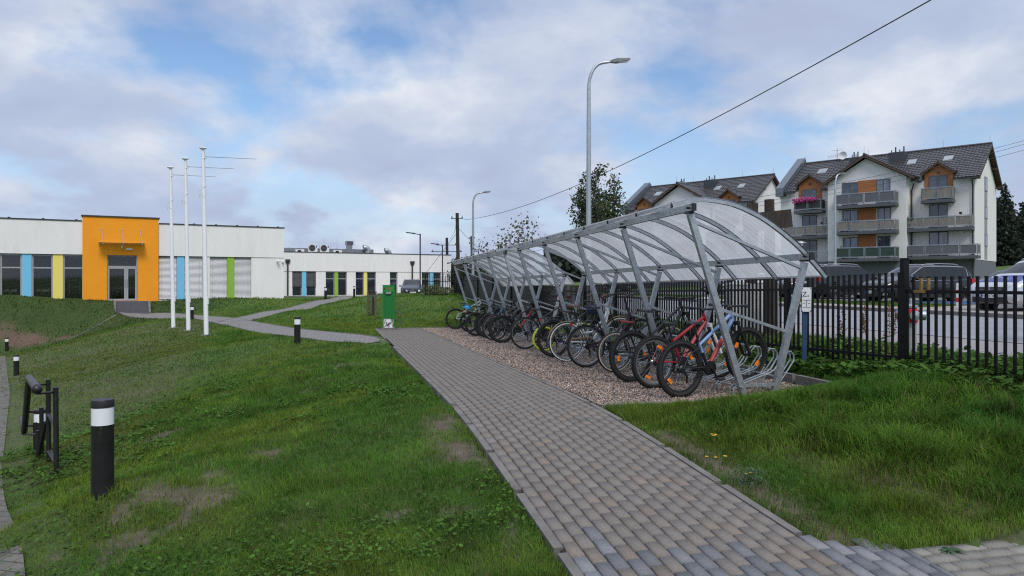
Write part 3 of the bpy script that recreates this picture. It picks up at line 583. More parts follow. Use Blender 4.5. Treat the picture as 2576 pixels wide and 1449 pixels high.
# ------------------------------------------------------------------ bicycles
FCOL = {}
def paint(c, r=0.35):
    k = 'frame_paint_%d' % len(FCOL)
    if c not in FCOL: FCOL[c] = mat(k, c, r, 0.0, 0.05, 20)
    return FCOL[c]
WCACHE = {}
def wheel_meshes(r, tw, tyre, rimc, knob):
    key = (r, tw, tyre, rimc, knob)
    if key in WCACHE: return WCACHE[key]
    tm = {'black': RUBBER, 'cream': mat('cream_tyre_wall', (0.55, 0.47, 0.35), 0.8), 'white': mat('white_tyre_wall', (0.7, 0.7, 0.66), 0.7), 'yellow': mat('yellow_rubber', (0.55, 0.60, 0.03), 0.7)}
    ri = r - tw * 1.0; ty = MB(); c0 = r - tw / 2
    ty.lathe([(c0 + tw / 2 * math.cos(t), tw / 2 * math.sin(t)) for t in np.linspace(0, 2 * PI, 13)[:-1]], 40, axis='y', closed=True)
    if knob:
        n = 64
        for k in range(n):
            for row, off in ((0, 0), (0.36, 0.5), (-0.36, 0.5), (0.72, 0.2), (-0.72, 0.2)):
                t = 2 * PI * (k + off) / n; rr = c0 + tw / 2 * math.cos(row * 1.1) + 0.003
                ty.box((rr * math.cos(t), tw / 2 * math.sin(row * 1.1) * 1.05, rr * math.sin(t)), (0.010, 0.010, 0.016), Matrix.Rotation(-t, 3, 'Y'))
    wall = None
    if tyre in ('cream', 'white'):
        wall = MB()
        for sg in (1, -1): wall.lathe([(c0 - 0.012, sg * (tw * 0.49)), (c0 + 0.008, sg * (tw * 0.505)), (c0 + 0.008, sg * tw * 0.45), (c0 - 0.012, sg * tw * 0.45)], 40, axis='y', closed=True)
        wall = wall.mesh('tyre_wall', tm[tyre])
    tmesh = ty.mesh('tyre', tm['yellow'] if tyre == 'yellow' else RUBBER)
    rm = MB().lathe([(ri + 0.004, 0.012), (ri - 0.018, 0.010), (ri - 0.022, 0), (ri - 0.018, -0.010), (ri + 0.004, -0.012)], 40, axis='y', closed=True).mesh('rim', SILVER if rimc == 'silver' else BLACKP)
    sp = MB().lathe([(0.012, -0.05), (0.026, -0.033), (0.026, -0.028), (0.014, -0.02), (0.014, 0.02), (0.026, 0.028), (0.026, 0.033), (0.012, 0.05)], 12, axis='y')
    for k in range(28):
        t = 2 * PI * k / 28; h = t + (0.9 if k % 4 < 2 else -0.9); y = 0.03 if k % 2 else -0.03
        sp.tube([(0.024 * math.cos(h), y, 0.024 * math.sin(h)), ((ri - 0.015) * math.cos(t), y * 0.15, (ri - 0.015) * math.sin(t))], 0.0014, 4, False)
    smesh = sp.mesh('spokes', SILVER if rimc == 'silver' else DKMETAL)
    WCACHE[key] = (tmesh, wall, rm, smesh); return WCACHE[key]
def bike(rx, ry, s_contact, yaw, label, frame, style='mtb', r=0.345, tw=0.052, tyre='black', rim='black', saddle=BLACKP, fork=None, lift=0.10, steer=0.0, accent=None, rackc=False, guards=False, knob=False, hb=0.0, refl=False, roll=0.0, gripc=BLACKP, name='bicycle', stays=None):
    wb = (1.09 if style == 'mtb' else 1.06) * (r / 0.345) ** 0.7; zc = s_contact
    root = thing(name, label, 'bicycle', (rx, ry, zc), (roll, -math.asin(min(0.3, lift / wb)), yaw), 'bikes parked in the shelters'); K = r / 0.345
    fm = paint(frame); fk = fork or BLACKP; am = accent or fm
    Y0 = 0; S = lambda x, z, y=0: (x, y, z)
    bbp = (0.43 * K, 0.29 * K); ax = (0, r); fx = (wb, r); frt = cityh = None
    if style == 'mtb':
        stt = (0.325 * K, 0.62 * K); hb_ = (wb - 0.185 * K, 0.80 * K + hb * .5); ht = (wb - 0.225 * K, 0.91 * K + hb * .5); sd = (0.275 * K, 0.80 * K + hb * 0.6)
    else:
        stt = (0.24 * K, 0.72 * K); hb_ = (wb - 0.20 * K, 0.78 * K); ht = (wb - 0.26 * K, 0.95 * K); sd = (0.17 * K, 0.93 * K)
    f = MB(); q = 0.55 if style == 'mtb' else 1
    f.tube([S(*bbp), S(*stt)], 0.018, 8); f.tube([S(*hb_), S(*ht)], 0.024, 10)
    if stays: f.build('front_frame', fm, root); f = MB(); f.tube([S(*bbp), S(stt[0] * 0.6 + bbp[0] * 0.4, stt[1] * 0.6 + bbp[1] * 0.4)], 0.0195, 8)
    for y in (-0.06, 0.06):
        f.tube([S(*bbp, y * 0.5), S(0.2 * K, r * 0.95, y), S(*ax, y)], 0.010, 6); f.tube([S(stt[0] + 0.0, stt[1] - 0.06, y * 0.35), S(0.11 * K, r + 0.16, y), S(*ax, y)], 0.008, 6)
    f.tube([S(bbp[0] - 0, bbp[1], -0.035), S(bbp[0], bbp[1], 0.035)], 0.026, 10)
    if stays: f.build('rear_stays', stays, root); f = MB()
    if style == 'mtb':
        f.tube([S(stt[0] + 0.01, stt[1] - 0.03), S(hb_[0] - 0.03, hb_[1] + 0.06)], [0.018, 0.022], 8); f.build('frame', fm, root)
        if stays: MB().tube([S(bbp[0] * 0.42 + hb_[0] * 0.58, bbp[1] * 0.42 + hb_[1] * 0.58), S(*hb_)], [0.0305, 0.027], 10).build('upper_down_tube', fm, root)
        MB().tube([S(bbp[0] + 0.02, bbp[1] + 0.02), S((bbp[0] + hb_[0]) / 2, (bbp[1] + hb_[1]) / 2), S(hb_[0], hb_[1] - 0.0)], [0.026, 0.029, 0.025], 10).build('down_tube', am, root)
    else:
        f.tube([S(stt[0] + 0.06, stt[1] - 0.26), S(0.5 * K, 0.47 * K), S(hb_[0] - 0.08, hb_[1] - 0.08), S(hb_[0], hb_[1] + 0.09)], 0.018, 8); f.build('frame', fm, root)
        MB().tube([S(*bbp), S(0.58 * K, 0.42 * K), S(hb_[0] - 0.06, hb_[1] - 0.16), S(*hb_)], 0.023, 8).build('down_tube', am, root)
    dfx = fx[0] - hb_[0]; dfz = hb_[1] - fx[1]
    fb = MB(); fb.box(S(hb_[0] + 0.02 * K, hb_[1] - 0.05), (0.05, 0.16, 0.05))
    for y in (-0.062, 0.062):
        fb.tube([S(hb_[0] + 0.02, hb_[1] - 0.04, y), S(hb_[0] + dfx * 0.5, hb_[1] - dfz * 0.5, y)], 0.015, 8); fb.tube([S(hb_[0] + dfx * 0.45, hb_[1] - dfz * 0.45, y), S(*fx, y)], 0.021 if style == 'mtb' else 0.013, 8)
    fb.build('fork', fk, root)
    tmesh, wall, rm, smesh = wheel_meshes(r, tw, tyre, rim, knob)
    for k, p in enumerate((ax, fx)):
        wq = link('wheel', smesh, root, S(*p), (0, random.uniform(0, 6), 0)); link('tyre', tmesh, wq); link('rim', rm, wq)
        if wall: link('tyre_wall', wall, wq)
        if refl:
            for t in (random.uniform(0, 6),) * 1:
                for t2 in (t, t + PI): MB().box((0.62 * r * math.cos(t2), 0, 0.62 * r * math.sin(t2)), (0.075, 0.02, 0.035), Matrix.Rotation(-t2 - PI / 2, 3, 'Y')).build('reflector', ORG, wq)
    sp = MB().tube([S(stt[0] + 0.0, stt[1] - 0.02), S(*sd)], 0.0135, 8).build('seat_post', BLACKP, root)
    sb = MB(); rows = []
    wd = 1.0 if style == 'mtb' else 1.35
    for t in np.linspace(0, 1, 11):
        hw = (0.075 * (1 - sstep(t, 0.15, 0.65)) + 0.022) * wd * math.sqrt(max(0.02, 1 - (2 * t - 1) ** 8)); zt = sd[1] + 0.045 + 0.018 * math.cos(t * PI) * 0.9 + 0.012 * (1 - t) ** 2
        rows.append([S(sd[0] - 0.13 + 0.27 * t, zt + dz, hw * c) for c, dz in ((-1, -0.03), (-0.9, -0.008), (-0.5, 0.004), (0, 0.0), (0.5, 0.004), (0.9, -0.008), (1, -0.03), (0.3, -0.034), (-0.3, -0.034), (-1, -0.03))])
    sb.grid(rows).build('saddle', saddle, root, angle=60)
    st = math.cos(steer), math.sin(steer)
    def H(dx, dy, z): return (ht[0] + dx * st[0] - dy * st[1], dx * st[1] + dy * st[0], z)
    hz = ht[1] + (0.055 if style == 'mtb' else 0.16)
    if style == 'mtb': pts = [H(-0.02, -0.34, hz + 0.02), H(0.0, -0.2, hz + 0.015), H(0.06, -0.06, hz), H(0.06, 0.06, hz), H(0.0, 0.2, hz + 0.015), H(-0.02, 0.34, hz + 0.02)]
    else: pts = [H(-0.20, -0.30, hz - 0.01), H(-0.06, -0.28, hz + 0.03), H(0.05, -0.15, hz + 0.03), H(0.06, 0, hz), H(0.05, 0.15, hz + 0.03), H(-0.06, 0.28, hz + 0.03), H(-0.20, 0.30, hz - 0.01)]
    hbm = MB(); hbm.tube(pts, 0.0135, 8); hbm.tube([S(*ht), S(ht[0] - 0.01, hz - 0.01), H(0.055, 0, hz)], 0.018, 8); hbo = hbm.build('handlebar', BLACKP if style == 'mtb' else DKMETAL, root)
    for a_, b_ in ((pts[0], pts[1]), (pts[-1], pts[-2])):
        a_, b_ = Vector(a_), Vector(b_); d = (b_ - a_).normalized(); MB().tube([a_ - d * 0.005, a_ + d * 0.12], 0.0175, 8).build('grip', gripc, hbo)
        MB().tube([a_ + d * 0.16 + Vector((0.01, 0, -0.01)), a_ + d * 0.13 + Vector((0.05, 0, -0.02)), a_ + d * 0.03 + Vector((0.055, 0, -0.03))], 0.006, 5).build('brake_lever', DKMETAL, hbo)
    cb = MB()
    for y in (-0.12, 0.1): p0 = H(0.03, y, hz); cb.tube([p0, (p0[0] + 0.10, p0[1] * 0.8, hz - 0.06), (hb_[0] + 0.07, y * 0.3, hb_[1] + 0.02), (hb_[0] - 0.06, 0.02, hb_[1] - 0.05)], 0.0028, 4, False)
    cb.build('cable', BLACKP, root)
    cr = MB().lathe([(0.02, -0.062), (0.085 * K, -0.060), (0.085 * K, -0.056), (0.02, -0.05)], 20, S(*bbp), 'y'); ca = random.uniform(0, 6)
    for sg, y in ((1, -0.075), (-1, 0.075)):
        e = S(bbp[0] + sg * 0.165 * K * math.cos(ca), bbp[1] + sg * 0.165 * K * math.sin(ca), y); cr.bar(S(*bbp, y), e, 0.016, 0.024)
    cro = cr.build('crankset', DKMETAL, root)
    for sg, y in ((1, -0.125), (-1, 0.125)): MB().box(S(bbp[0] + sg * 0.165 * K * math.cos(ca), bbp[1] + sg * 0.165 * K * math.sin(ca), y), (0.085, 0.09, 0.018)).build('pedal', BLACKP, cro)
    dr = MB().lathe([(0.012, -0.036), (0.05 * K, -0.042), (0.035 * K, -0.058), (0.012, -0.06)], 16, S(*ax), 'y')
    dr.tube([S(0.0, r - 0.03, -0.07), S(0.03, r - 0.09, -0.075), S(0.02, r - 0.17, -0.07)], 0.014, 6); dr.build('rear_derailleur', DKMETAL, root)
    ch = MB()
    for zz_, z2 in ((0.045, 0.083), (-0.045, -0.083)): ch.bar(S(0, r + zz_ * K * 0.8, -0.055), S(bbp[0], bbp[1] + z2 * K, -0.058), 0.006, 0.010)
    ch.build('chain', DKMETAL, root)
    if guards:
        for k, (p, t0, t1) in enumerate(((ax, 0.15, 2.9), (fx, 0.6, 2.75))):
            b = MB(); b.grid([[((p[0] + (r + 0.022 - 0.010 * abs(y) / 0.03) * math.cos(t)), y, p[1] + (r + 0.022 - 0.010 * abs(y) / 0.03) * math.sin(t)) for y in (-0.03, -0.015, 0, 0.015, 0.03)] for t in np.linspace(t0, t1, 24)])
            b.build('mudguard', guards, root, angle=80)
    if rackc:
        b = MB(); z = r * 2 + 0.06
        for y in (-0.06, 0.06):
            b.tube([S(0.20 * K, z, y * 0.7), S(-0.22, z, y), S(-0.25, z, y * 0.5)], 0.006, 6); b.tube([S(-0.05, z, y), S(0, r, y * 1.1)], 0.005, 5)
        b.box(S(-0.03, z + 0.003), (0.36, 0.05, 0.008)); b.build('luggage_rack', BLACKP, root)
        MB().box(S(-0.25, z - 0.03), (0.02, 0.07, 0.04)).build('rear_reflector', REDL, root)
    if style != 'mtb': MB().tube([S(0.0, r + 0.045, -0.066), S(bbp[0], bbp[1] + 0.1, -0.066), S(bbp[0] + 0.09, bbp[1] + 0.02, -0.066)], 0.022, 8).build('chain_guard', guards or BLACKP, root)
    return root
# rear wheel seen at (px, py) on the gravel; dyaw is added to the direction across the shelter
def onpath(px, py):                                         # where a sight line meets the gravel
    Y = 9.0
    for _ in range(40):
        X = (px - 1288) / FP * Y; Y = -float(zs(AS(X, Y)[1])) * FP / (py - 712)
    return (px - 1288) / FP * Y, Y, float(zs(AS((px - 1288) / FP * Y, Y)[1]))
def bk(px, py, dyaw, label, frame, **k):
    x, y, z = onpath(px, py); return bike(x, y, z, YAWN + R(dyaw), label, frame, **k)
WFORK = mat('white_fork_paint', (0.7, 0.71, 0.72), 0.35); BROWNG = mat('brown_mudguard', (0.20, 0.12, 0.06), 0.5)
REDSAD = mat('red_saddle', (0.22, 0.025, 0.02), 0.5); BLUEG = mat('blue_grip', (0.05, 0.2, 0.5), 0.6)
b1 = bk(1718, 998, 13, 'blue mountain bike with red lettering, nearest of all the parked bikes', (0.21, 0.33, 0.56), knob=True, refl=True, tw=0.058, lift=0.13, accent=paint((0.33, 0.03, 0.025)), hb=0.06, stays=BLACKP)
b2 = bk(1649, 976, 12, 'red mountain bike with white fork beside the blue bike', (0.34, 0.016, 0.026), knob=True, refl=True, rim='silver', fork=WFORK, lift=0.08)
b3 = bk(1594, 960, 10, 'black hardtail bike with blue bell parts and high handlebar beside the red bike', (0.02, 0.022, 0.026), knob=True, refl=True, r=0.36, tw=0.056, lift=0.1, hb=0.18)
b4 = bk(1550, 936, 8, 'small black bike with a red tipped saddle and cream tyre walls', (0.018, 0.018, 0.02), r=0.32, tyre='cream', rim='silver', saddle=REDSAD, lift=0.08, steer=-0.1)
b5 = bk(1478, 924, 8, 'dark purple city bike with luggage rack', (0.055, 0.028, 0.045), style='city', r=0.36, tw=0.042, rackc=True, guards=BLACKP, rim='silver', lift=0.08, hb=0.1)
b6 = bk(1429, 909, 6, 'white step-through city bike with brown saddle and white tyre walls', (0.72, 0.73, 0.73), style='city', r=0.36, tw=0.044, tyre='white', saddle=LEATHER, guards=BROWNG, rim='silver', lift=0.08, gripc=LEATHER)
b7 = bk(1396, 898, 6, 'grey and black bike carrying a dark blue helmet', (0.05, 0.055, 0.06), r=0.36, rackc=True, guards=BLACKP, lift=0.08)
b8 = bk(1371, 884, 4, 'small child bike with bright yellow tyres', (0.05, 0.05, 0.05), r=0.27, tw=0.05, tyre='yellow', lift=0.06)
b9 = bk(1324, 878, 6, 'dark grey trekking bike with silver rims and thin frame', (0.03, 0.03, 0.035), r=0.36, tw=0.042, rim='silver', fork=CHROME, lift=0.08, steer=0.3)
b10 = bk(1265, 862, 4, 'black bike with red fork and black helmet on its handlebar', (0.015, 0.015, 0.016), knob=True, accent=paint((0.35, 0.03, 0.03)), lift=0.08)
b11 = bk(1247, 857, 4, 'dark bike with silver rims squeezed behind the red forked bike', (0.03, 0.03, 0.035), rim='silver', tw=0.045, lift=0.08, steer=-0.2)
b12 = bk(1235, 852, 3, 'dark brown bike between two black ones in the farther shelter', (0.05, 0.03, 0.022), lift=0.08)
b13 = bk(1225, 848, 3, 'black bike with thick tyres in the middle of the farther shelter', (0.012, 0.012, 0.014), tw=0.06, knob=True, lift=0.08, steer=0.4)
b14 = bk(1200, 845, 3, 'black bike with light blue frame stripe and luggage rack', (0.02, 0.04, 0.07), accent=paint((0.08, 0.22, 0.42)), rackc=True, lift=0.08)
b15 = bk(1183, 835, 2, 'dark bike holding a bright blue helmet on its rack', (0.02, 0.02, 0.025), rackc=True, r=0.33, lift=0.08)
b16 = bk(1148, 828, 2, 'silver bike parked last at the far end of the shelter', (0.6, 0.61, 0.62), r=0.36, lift=0.08, rim='black')
def lettering_on(root, body, p0, p1, y, size, m):            # words along a frame tube, on the side that is seen
    d = Vector(p1) - Vector(p0); a = math.atan2(d.z, d.x); t = text(body, size, m, root, ((p0[0] + p1[0]) / 2, y, (p0[2] + p1[2]) / 2), (0, 0, 0), ext=0.001)
    t.rotation_euler = Matrix(((math.cos(a), -math.sin(a), 0), (0, 0, -1), (math.sin(a), math.cos(a), 0))).to_euler(); return t
LETW = mat('pale_lettering', (0.5, 0.47, 0.5), 0.5); LETR = mat('white_lettering', (0.8, 0.8, 0.8), 0.5)
lettering_on(b5, 'ROMET', (0.47, 0, 0.36), (0.80, 0, 0.70), -0.026, 0.055, LETW)
for bq, wi in ((b1, 1), (b2, 0)):                             # white maker's word on the tyre wall
    wh = [c for c in bq.children if c.name.startswith('wheel')][wi]; r_ = 0.345 - 0.022
    for k, ch in enumerate('MAXXIS'):
        t = -0.95 + 0.075 * k; tt = t - wh.rotation_euler.y * 0
        o = text(ch, 0.034, LETR, wh, (0, 0, 0), (0, 0, 0), 'tyre_lettering', 0.001)
        t2 = t + wh.rotation_euler.y
        rx_ = Matrix(((-math.sin(t2), math.cos(t2) * -1, 0), (0, 0, -1), (math.cos(t2), -math.sin(t2), 0)))
        o.location = (r_ * math.cos(t2), -0.030, r_ * math.sin(t2)); o.rotation_euler = Matrix(((-math.sin(t2), -math.cos(t2), 0), (0, 0, -1), (math.cos(t2), -math.sin(t2), 0))).to_euler()
def helmet(parent_bike, loc, m, label, tilt=0.3):
    p = parent_bike.matrix_basis @ Vector(loc); root = thing('bike_helmet', label, 'helmet', p, (tilt, 0.2, parent_bike.rotation_euler.z), 'bike helmets left on the bikes')
    b = MB().lathe([(0.13 * math.cos(t), 0.12 * math.sin(t)) for t in np.linspace(0, PI / 2, 8)] , 20); b.v = [(x * 1.15, y * 0.86, z * (1 if z > 0 else 0.6)) for x, y, z in b.v]; b.build('shell', m, root)
    v = MB()
    for y in (-0.06, -0.02, 0.02, 0.06): v.tube([(0.13 * math.cos(t) * 1.15, y, 0.118 * math.sin(t) * math.sqrt(max(0, 1 - (y / .112) ** 2)) + 0.004) for t in np.linspace(0.35, 2.8, 10)], 0.007, 5)
    v.build('vent_slots', BLACKP, root); MB().tube([(0.05, -0.09, 0), (0.04, -0.05, -0.13), (0.04, 0.05, -0.13), (0.05, 0.09, 0)], 0.006, 5).build('chin_strap', BLACKP, root)
helmet(b15, (-0.05, 0, 0.77), mat('bright_blue_shell', (0.03, 0.30, 0.68), 0.3), 'bright blue bike helmet on the second bike from the far end', 0.1)
helmet(b10, (0.86, -0.2, 0.93), mat('black_shell', (0.015, 0.015, 0.018), 0.35), 'black bike helmet hanging on the handlebar of the red forked bike', 0.9)
helmet(b7, (0.80, -0.15, 0.86), mat('dark_blue_shell', (0.02, 0.035, 0.10), 0.35), 'dark blue bike helmet hanging beside the brown saddle', 1.0)
helmet(b9, (0.85, 0.05, 1.13), mat('grey_black_shell', (0.03, 0.032, 0.036), 0.4), 'grey and black bike helmet perched on the handlebar of the trekking bike', 0.1)
# ------------------------------------------------------------------ fence along the road
def fence_z(s): return float(np.interp(s, [3, 7.4, 7.55, 9.8, 14, 20, 30, 43], [-1.08, -1.08, -1.06, -1.13, -1.2, -1.28, -1.25, -0.95]))
AF = 6.72; NP = 20; PL = 2.36
pick_m = MB().fb(-0.0125, 0.0125, -0.0125, 0.0125, -0.10, 1.19).fb(-0.015, 0.015, -0.015, 0.015, 1.19, 1.205).mesh('picket', BLACK, False)
flabels = {2: 'nearest black picket fence panel, with two scraped tan pickets, beside the fire hydrant', 3: 'black picket fence panel behind the blue hydrant marker post', 4: 'black picket fence panel in front of the grey cabinets'}
for k in range(1, 18):
    s0 = 0.39 + PL * k; s1 = s0 + PL; z0 = fence_z(s0 + 0.05) + (0.06 if k == 3 else 0)
    if k == 2: z0, z1 = -1.13, -1.13
    elif k == 1: z0 = z1 = -1.13
    else: z0, z1 = fence_z(s0), fence_z(s1)
    X, Y = XY(AF, s0)
    root = thing('fence_panel', flabels.get(k, 'black picket fence panel, number %d along the road counted from the hydrant' % (k - 1) if k > 4 else 'black picket fence panel at the right edge of the picture'), 'fence', (X, Y, z0), (0, 0, math.atan2(CA, -SA)), 'black fence panels along the road')
    sl = (z1 - z0) / PL
    MB().fb(-0.035, 0.035, -0.035, 0.035, -0.25, 1.36).fb(-0.039, 0.039, -0.039, 0.039, 1.36, 1.375).build('post', BLACK, root, smooth=False)
    for zr in (0.155, 1.03): MB().bar((0.04, 0, zr), (PL - 0.04, 0, zr + sl * PL), 0.03, 0.035).build('rail', BLACK, root, smooth=False)
    if k <= 8:
        for q in range(NP): x = 0.06 + (PL - 0.12) * (q + 0.5) / NP; link('picket', pick_m, root, (x, -0.028, sl * x))
        if k == 2:
            tanp = mat('scraped_tan_paint', (0.25, 0.15, 0.04), 0.7, 0, 0.3, 14)
            for q in (18, 17): MB().fb(-0.0135, 0.0135, -0.0135, 0.0135, 1.03, 1.19).build('scraped_patch', tanp, root, smooth=False).location = (0.06 + (PL - 0.12) * (q + 0.5) / NP, -0.028, 0)
            MB().fb(2.02, 2.2, -0.0165, 0.0165, 1.012, 1.0487).build('scraped_patch', tanp, root, smooth=False)
    else:
        b = MB()
        for q in range(NP): x = 0.06 + (PL - 0.12) * (q + 0.5) / NP; b.fb(x - 0.0125, x + 0.0125, -0.04, -0.015, -0.1 + sl * x, 1.19 + sl * x)
        b.build('pickets', BLACK, root, smooth=False)
# fence closing the yard at the far end, and the dark slatted screen beside it
def cross_fence(name, a0, a1, s, z, h, label, cat, gap, group=None, tallx=0.0):
    root = thing(name, label, cat, (*XY(a0, s), z), (0, 0, YAWN), group); Ln = a1 - a0
    for zr in (0.18, h - 0.3): MB().bar((0, 0, zr), (Ln, 0, zr), 0.035, 0.04).build('rail', BLACK, root, smooth=False)
    for x in np.arange(0, Ln + 0.01, 2.4): MB().fb(x - 0.035, x + 0.035, -0.035, 0.035, -0.6, h + 0.05).build('post', BLACK, root, smooth=False)
    b = MB()
    for q, x in enumerate(np.arange(gap, Ln, gap)): b.fb(x - 0.014, x + 0.014, -0.03, -0.005, -0.15, h + tallx * (q % 2) + 0.03 * math.sin(q))
    b.build('pickets', BLACK, root, smooth=False); return root
p = P(1070, 742, 42.0); a_, s_ = AS(p.x, p.y); cross_fence('yard_fence', a_, a_ + 2.3, s_, -0.85, 1.25, 'black picket fence crossing the grass in front of the parked dark car', 'fence', 0.13, tallx=0.14)
SLAT = mat('dark_slats', (0.014, 0.013, 0.014), 0.6, 0, 0.2, 6)
for k, (s0, s1) in enumerate(((24.2, 27.6), (27.66, 31.1), (31.16, 34.6), (34.66, 38.6))):
    X, Y = XY(6.62, s0); root = thing('slatted_screen', ['nearest dark slatted screen behind the farther shelter', 'second dark slatted screen behind the farther shelter', 'third dark slatted screen, right of the picket fence by the parked car', 'dark slatted screen touching the picket fence by the parked car'][k], 'fence', (X, Y, -1.3), (0, 0, math.atan2(CA, -SA)), 'dark slatted screens')
    MB().fb(-0.04, 0.04, -0.05, 0.05, -0.3, 1.75).build('post', BLACK, root, smooth=False); b = MB()
    for q in range(int((s1 - s0) / 0.09)): b.fb(0.05 + q * 0.09, 0.05 + q * 0.09 + 0.082, -0.02, 0.0, 0.03, 1.66 + 0.012 * (q % 3))
    b.build('slats', SLAT, root, smooth=False); MB().fb(0, s1 - s0, 0.005, 0.04, 1.45, 1.5).fb(0, s1 - s0, 0.005, 0.04, 0.3, 0.35).build('rail', BLACK, root, smooth=False)
# ------------------------------------------------------------------ bollard lamps
def bollard(px, py, Y, h, label, tilt=0.0):
    p = P(px, py, Y); root = thing('bollard_lamp', label, 'bollard', (p.x, p.y, p.z - 0.02), (0, tilt, 0), 'black and white bollard lamps'); r = 0.0875 * h / 0.8
    MB().lathe([(r * 0.98, -0.1), (r * 0.98, h * 0.735), (r, h * 0.74)], 28).build('post', mat('bollard_black', (0.014, 0.014, 0.015), 0.45, 0, 0.3, 10, 0.05, 60, dirt=((0.055, 0.05, 0.04), 9, 0.62)), root)
    MB().lathe([(r * 0.97, h * 0.74), (r * 0.97, h * 0.92)], 28).build('lamp_cover', FROST, root)
    MB().lathe([(r, h * 0.92), (r, h * 0.985), (r * 0.95, h), (0, h)], 28).build('cap', BLACKP, root)
    b = MB()
    for t in (3.4, 5.1): b.lathe([(0.006, 0), (0.006, 0.004), (0, 0.005)], 8, (r * 0.985 * math.cos(t), r * 0.985 * math.sin(t), h * 0.715))
    b.build('screw', SILVER, root)
for a in ((258, 1240, 6.14, 0.815, 'big black bollard lamp with white band, nearest in the left foreground'), (748, 868, 20.5, 0.82, 'black bollard lamp on the lawn just below the curving paved path'), (41, 947, 24, 0.74, 'black bollard lamp on the foot of the left bank, above the handrail'),
          (17, 886, 39, 0.80, 'small black bollard lamp at the left picture edge by the dark embankment'), (100, 1148, 12.5, 0.83, 'black bollard lamp half hidden behind the black handrail'), (483, 808, 36.5, 0.8, 'small black bollard lamp between the white flagpoles'),
          (819, 753, 57, 0.98, 'black bollard lamp where the path meets the low school wing'), (707, 747, 61, 0.9, 'small black bollard lamp at the corner of the tall school block'), (891, 744, 62, 0.84, 'thin black bollard lamp in front of the yellow panel window')): bollard(*a)
# ------------------------------------------------------------------ handrail in the left foreground
root = thing('handrail', 'black tubular handrail with ball end beside the bank in the left foreground', 'handrail', P(140, 1193, 8.3))
HM = mat('worn_black_tube', (0.022, 0.021, 0.02), 0.38, 0.3, 0.3, 14, 0.1, 60)
hp = {'A': (140, 974, 1200, 8.3, 0.040), 'B': (121, 955, 1160, 9.0, 0.038), 'C': (104, 1025, 1156, 9.5, 0.036), 'D': (88, 1063, 1170, 9.9, 0.034), 'E': (94, 1083, 1168, 9.3, 0.034)}
for k, (px, y0, y1, Y, r) in hp.items(): MB().tube([P(px + 2, y1 + 12, Y), P(px, y0, Y)], r * 0.62 + 0.004, 12).build('post', HM, root, True)
b = MB().tube([P(73, 951, 8.9), P(92, 976, 8.0)], 0.045, 12)
b.lathe([(0.055 * math.sin(t), -0.055 * math.cos(t)) for t in np.linspace(0.02, PI - 0.02, 10)], 14, P(93, 979, 7.95)); b.build('hand_grip', HM, root, True)
MB().tube([P(73, 953, 8.9), P(61, 1088, 9.9)], 0.038, 12).build('side_rail', HM, root, True); MB().tube([P(61, 1088, 9.9), P(54, 1052, 11.2)], 0.036, 10).build('lower_grip', HM, root, True)
b = MB()
for q in (((92, 966, 8.5), (114, 967, 9.0)), ((92, 990, 8.0), (136, 987, 8.3)), ((66, 1036, 9.5), (101, 1036, 9.5)), ((62, 1071, 9.8), (86, 1071, 9.9)), ((60, 1093, 9.9), (92, 1092, 9.3))): b.tube([P(*q[0]), P(*q[1])], 0.014, 8)
b.build('bracket', HM, root, True); b = MB()
for q in (((122, 1042, 9.0), (139, 1068, 8.3)), ((122, 1134, 9.0), (141, 1166, 8.3)), ((116, 1062, 9.0), (96, 1150, 9.3))): b.tube([P(*q[0]), P(*q[1])], 0.024, 10)
b.build('cross_tube', HM, root, True)
# ------------------------------------------------------------------ repair station, sapling guard
p = P(978, 828, 25.0); root = thing('repair_station', 'green bike repair station with ribbed front and a hose on its side', 'repair station', p, (0, 0, R(4)))
MB().fb(-0.235, 0.255, -0.2, 0.25, -0.02, 0.05).build('base', CONC, root, smooth=False)
MB().fb(-0.2, 0.2, -0.06, 0.2, 0.05, 1.5).build('body', GREENP, root, smooth=False)
MB().fb(-0.2, 0.2, -0.10, -0.06, 1.29, 1.5).fb(-0.21, 0.21, -0.11, 0.21, 1.5, 1.525).fb(-0.2, -0.165, -0.1, -0.06, 0.05, 1.29).fb(0.165, 0.2, -0.1, -0.06, 0.05, 1.29).build('frame', GREENP, root, smooth=False)
b = MB()
for k in range(9): b.fb(-0.155 + k * 0.036, -0.155 + k * 0.036 + 0.022, -0.095, -0.06, 0.37, 1.28)
b.build('ribs', GREENP, root, smooth=False)
MB().fb(-0.165, 0.165, -0.066, -0.058, 0.37, 1.285).build('back_panel', mat('deep_green_paint', (0.004, 0.06, 0.012), 0.5), root, smooth=False)
MB().fb(-0.165, 0.165, -0.07, -0.062, 0.055, 0.365).build('tool_board', WHITEPL, root, smooth=False)
b = MB()
for x, z, h_ in ((-0.13, 0.2, 0.14), (-0.08, 0.16, 0.1), (0.08, 0.22, 0.16), (0.12, 0.18, 0.2), (-0.03, 0.12, 0.1), (0.14, 0.1, 0.08)): b.tube([(x, -0.09, z), (x + 0.02, -0.085, z + h_)], 0.012, 6)
b.tube([(-0.14, -0.09, 0.1), (0.08, -0.09, 0.22)], 0.009, 6); b.build('hanging_tools', BLACKP, root); MB().tube([(0.01, -0.09, 0.08), (0.03, -0.09, 0.24)], 0.016, 6).build('blue_tool', mat('blue_plastic', (0.02, 0.08, 0.4), 0.4), root)
em = MB(); ec = mat('orange_brown_emblem', (0.38, 0.12, 0.02), 0.6)
for x in (-0.045, 0.075): em.tube([(x + 0.036 * math.cos(t), -0.103, 1.385 + 0.032 * math.sin(t)) for t in np.linspace(0, 2 * PI, 17)[:-1]], 0.005, 5, loop=True)
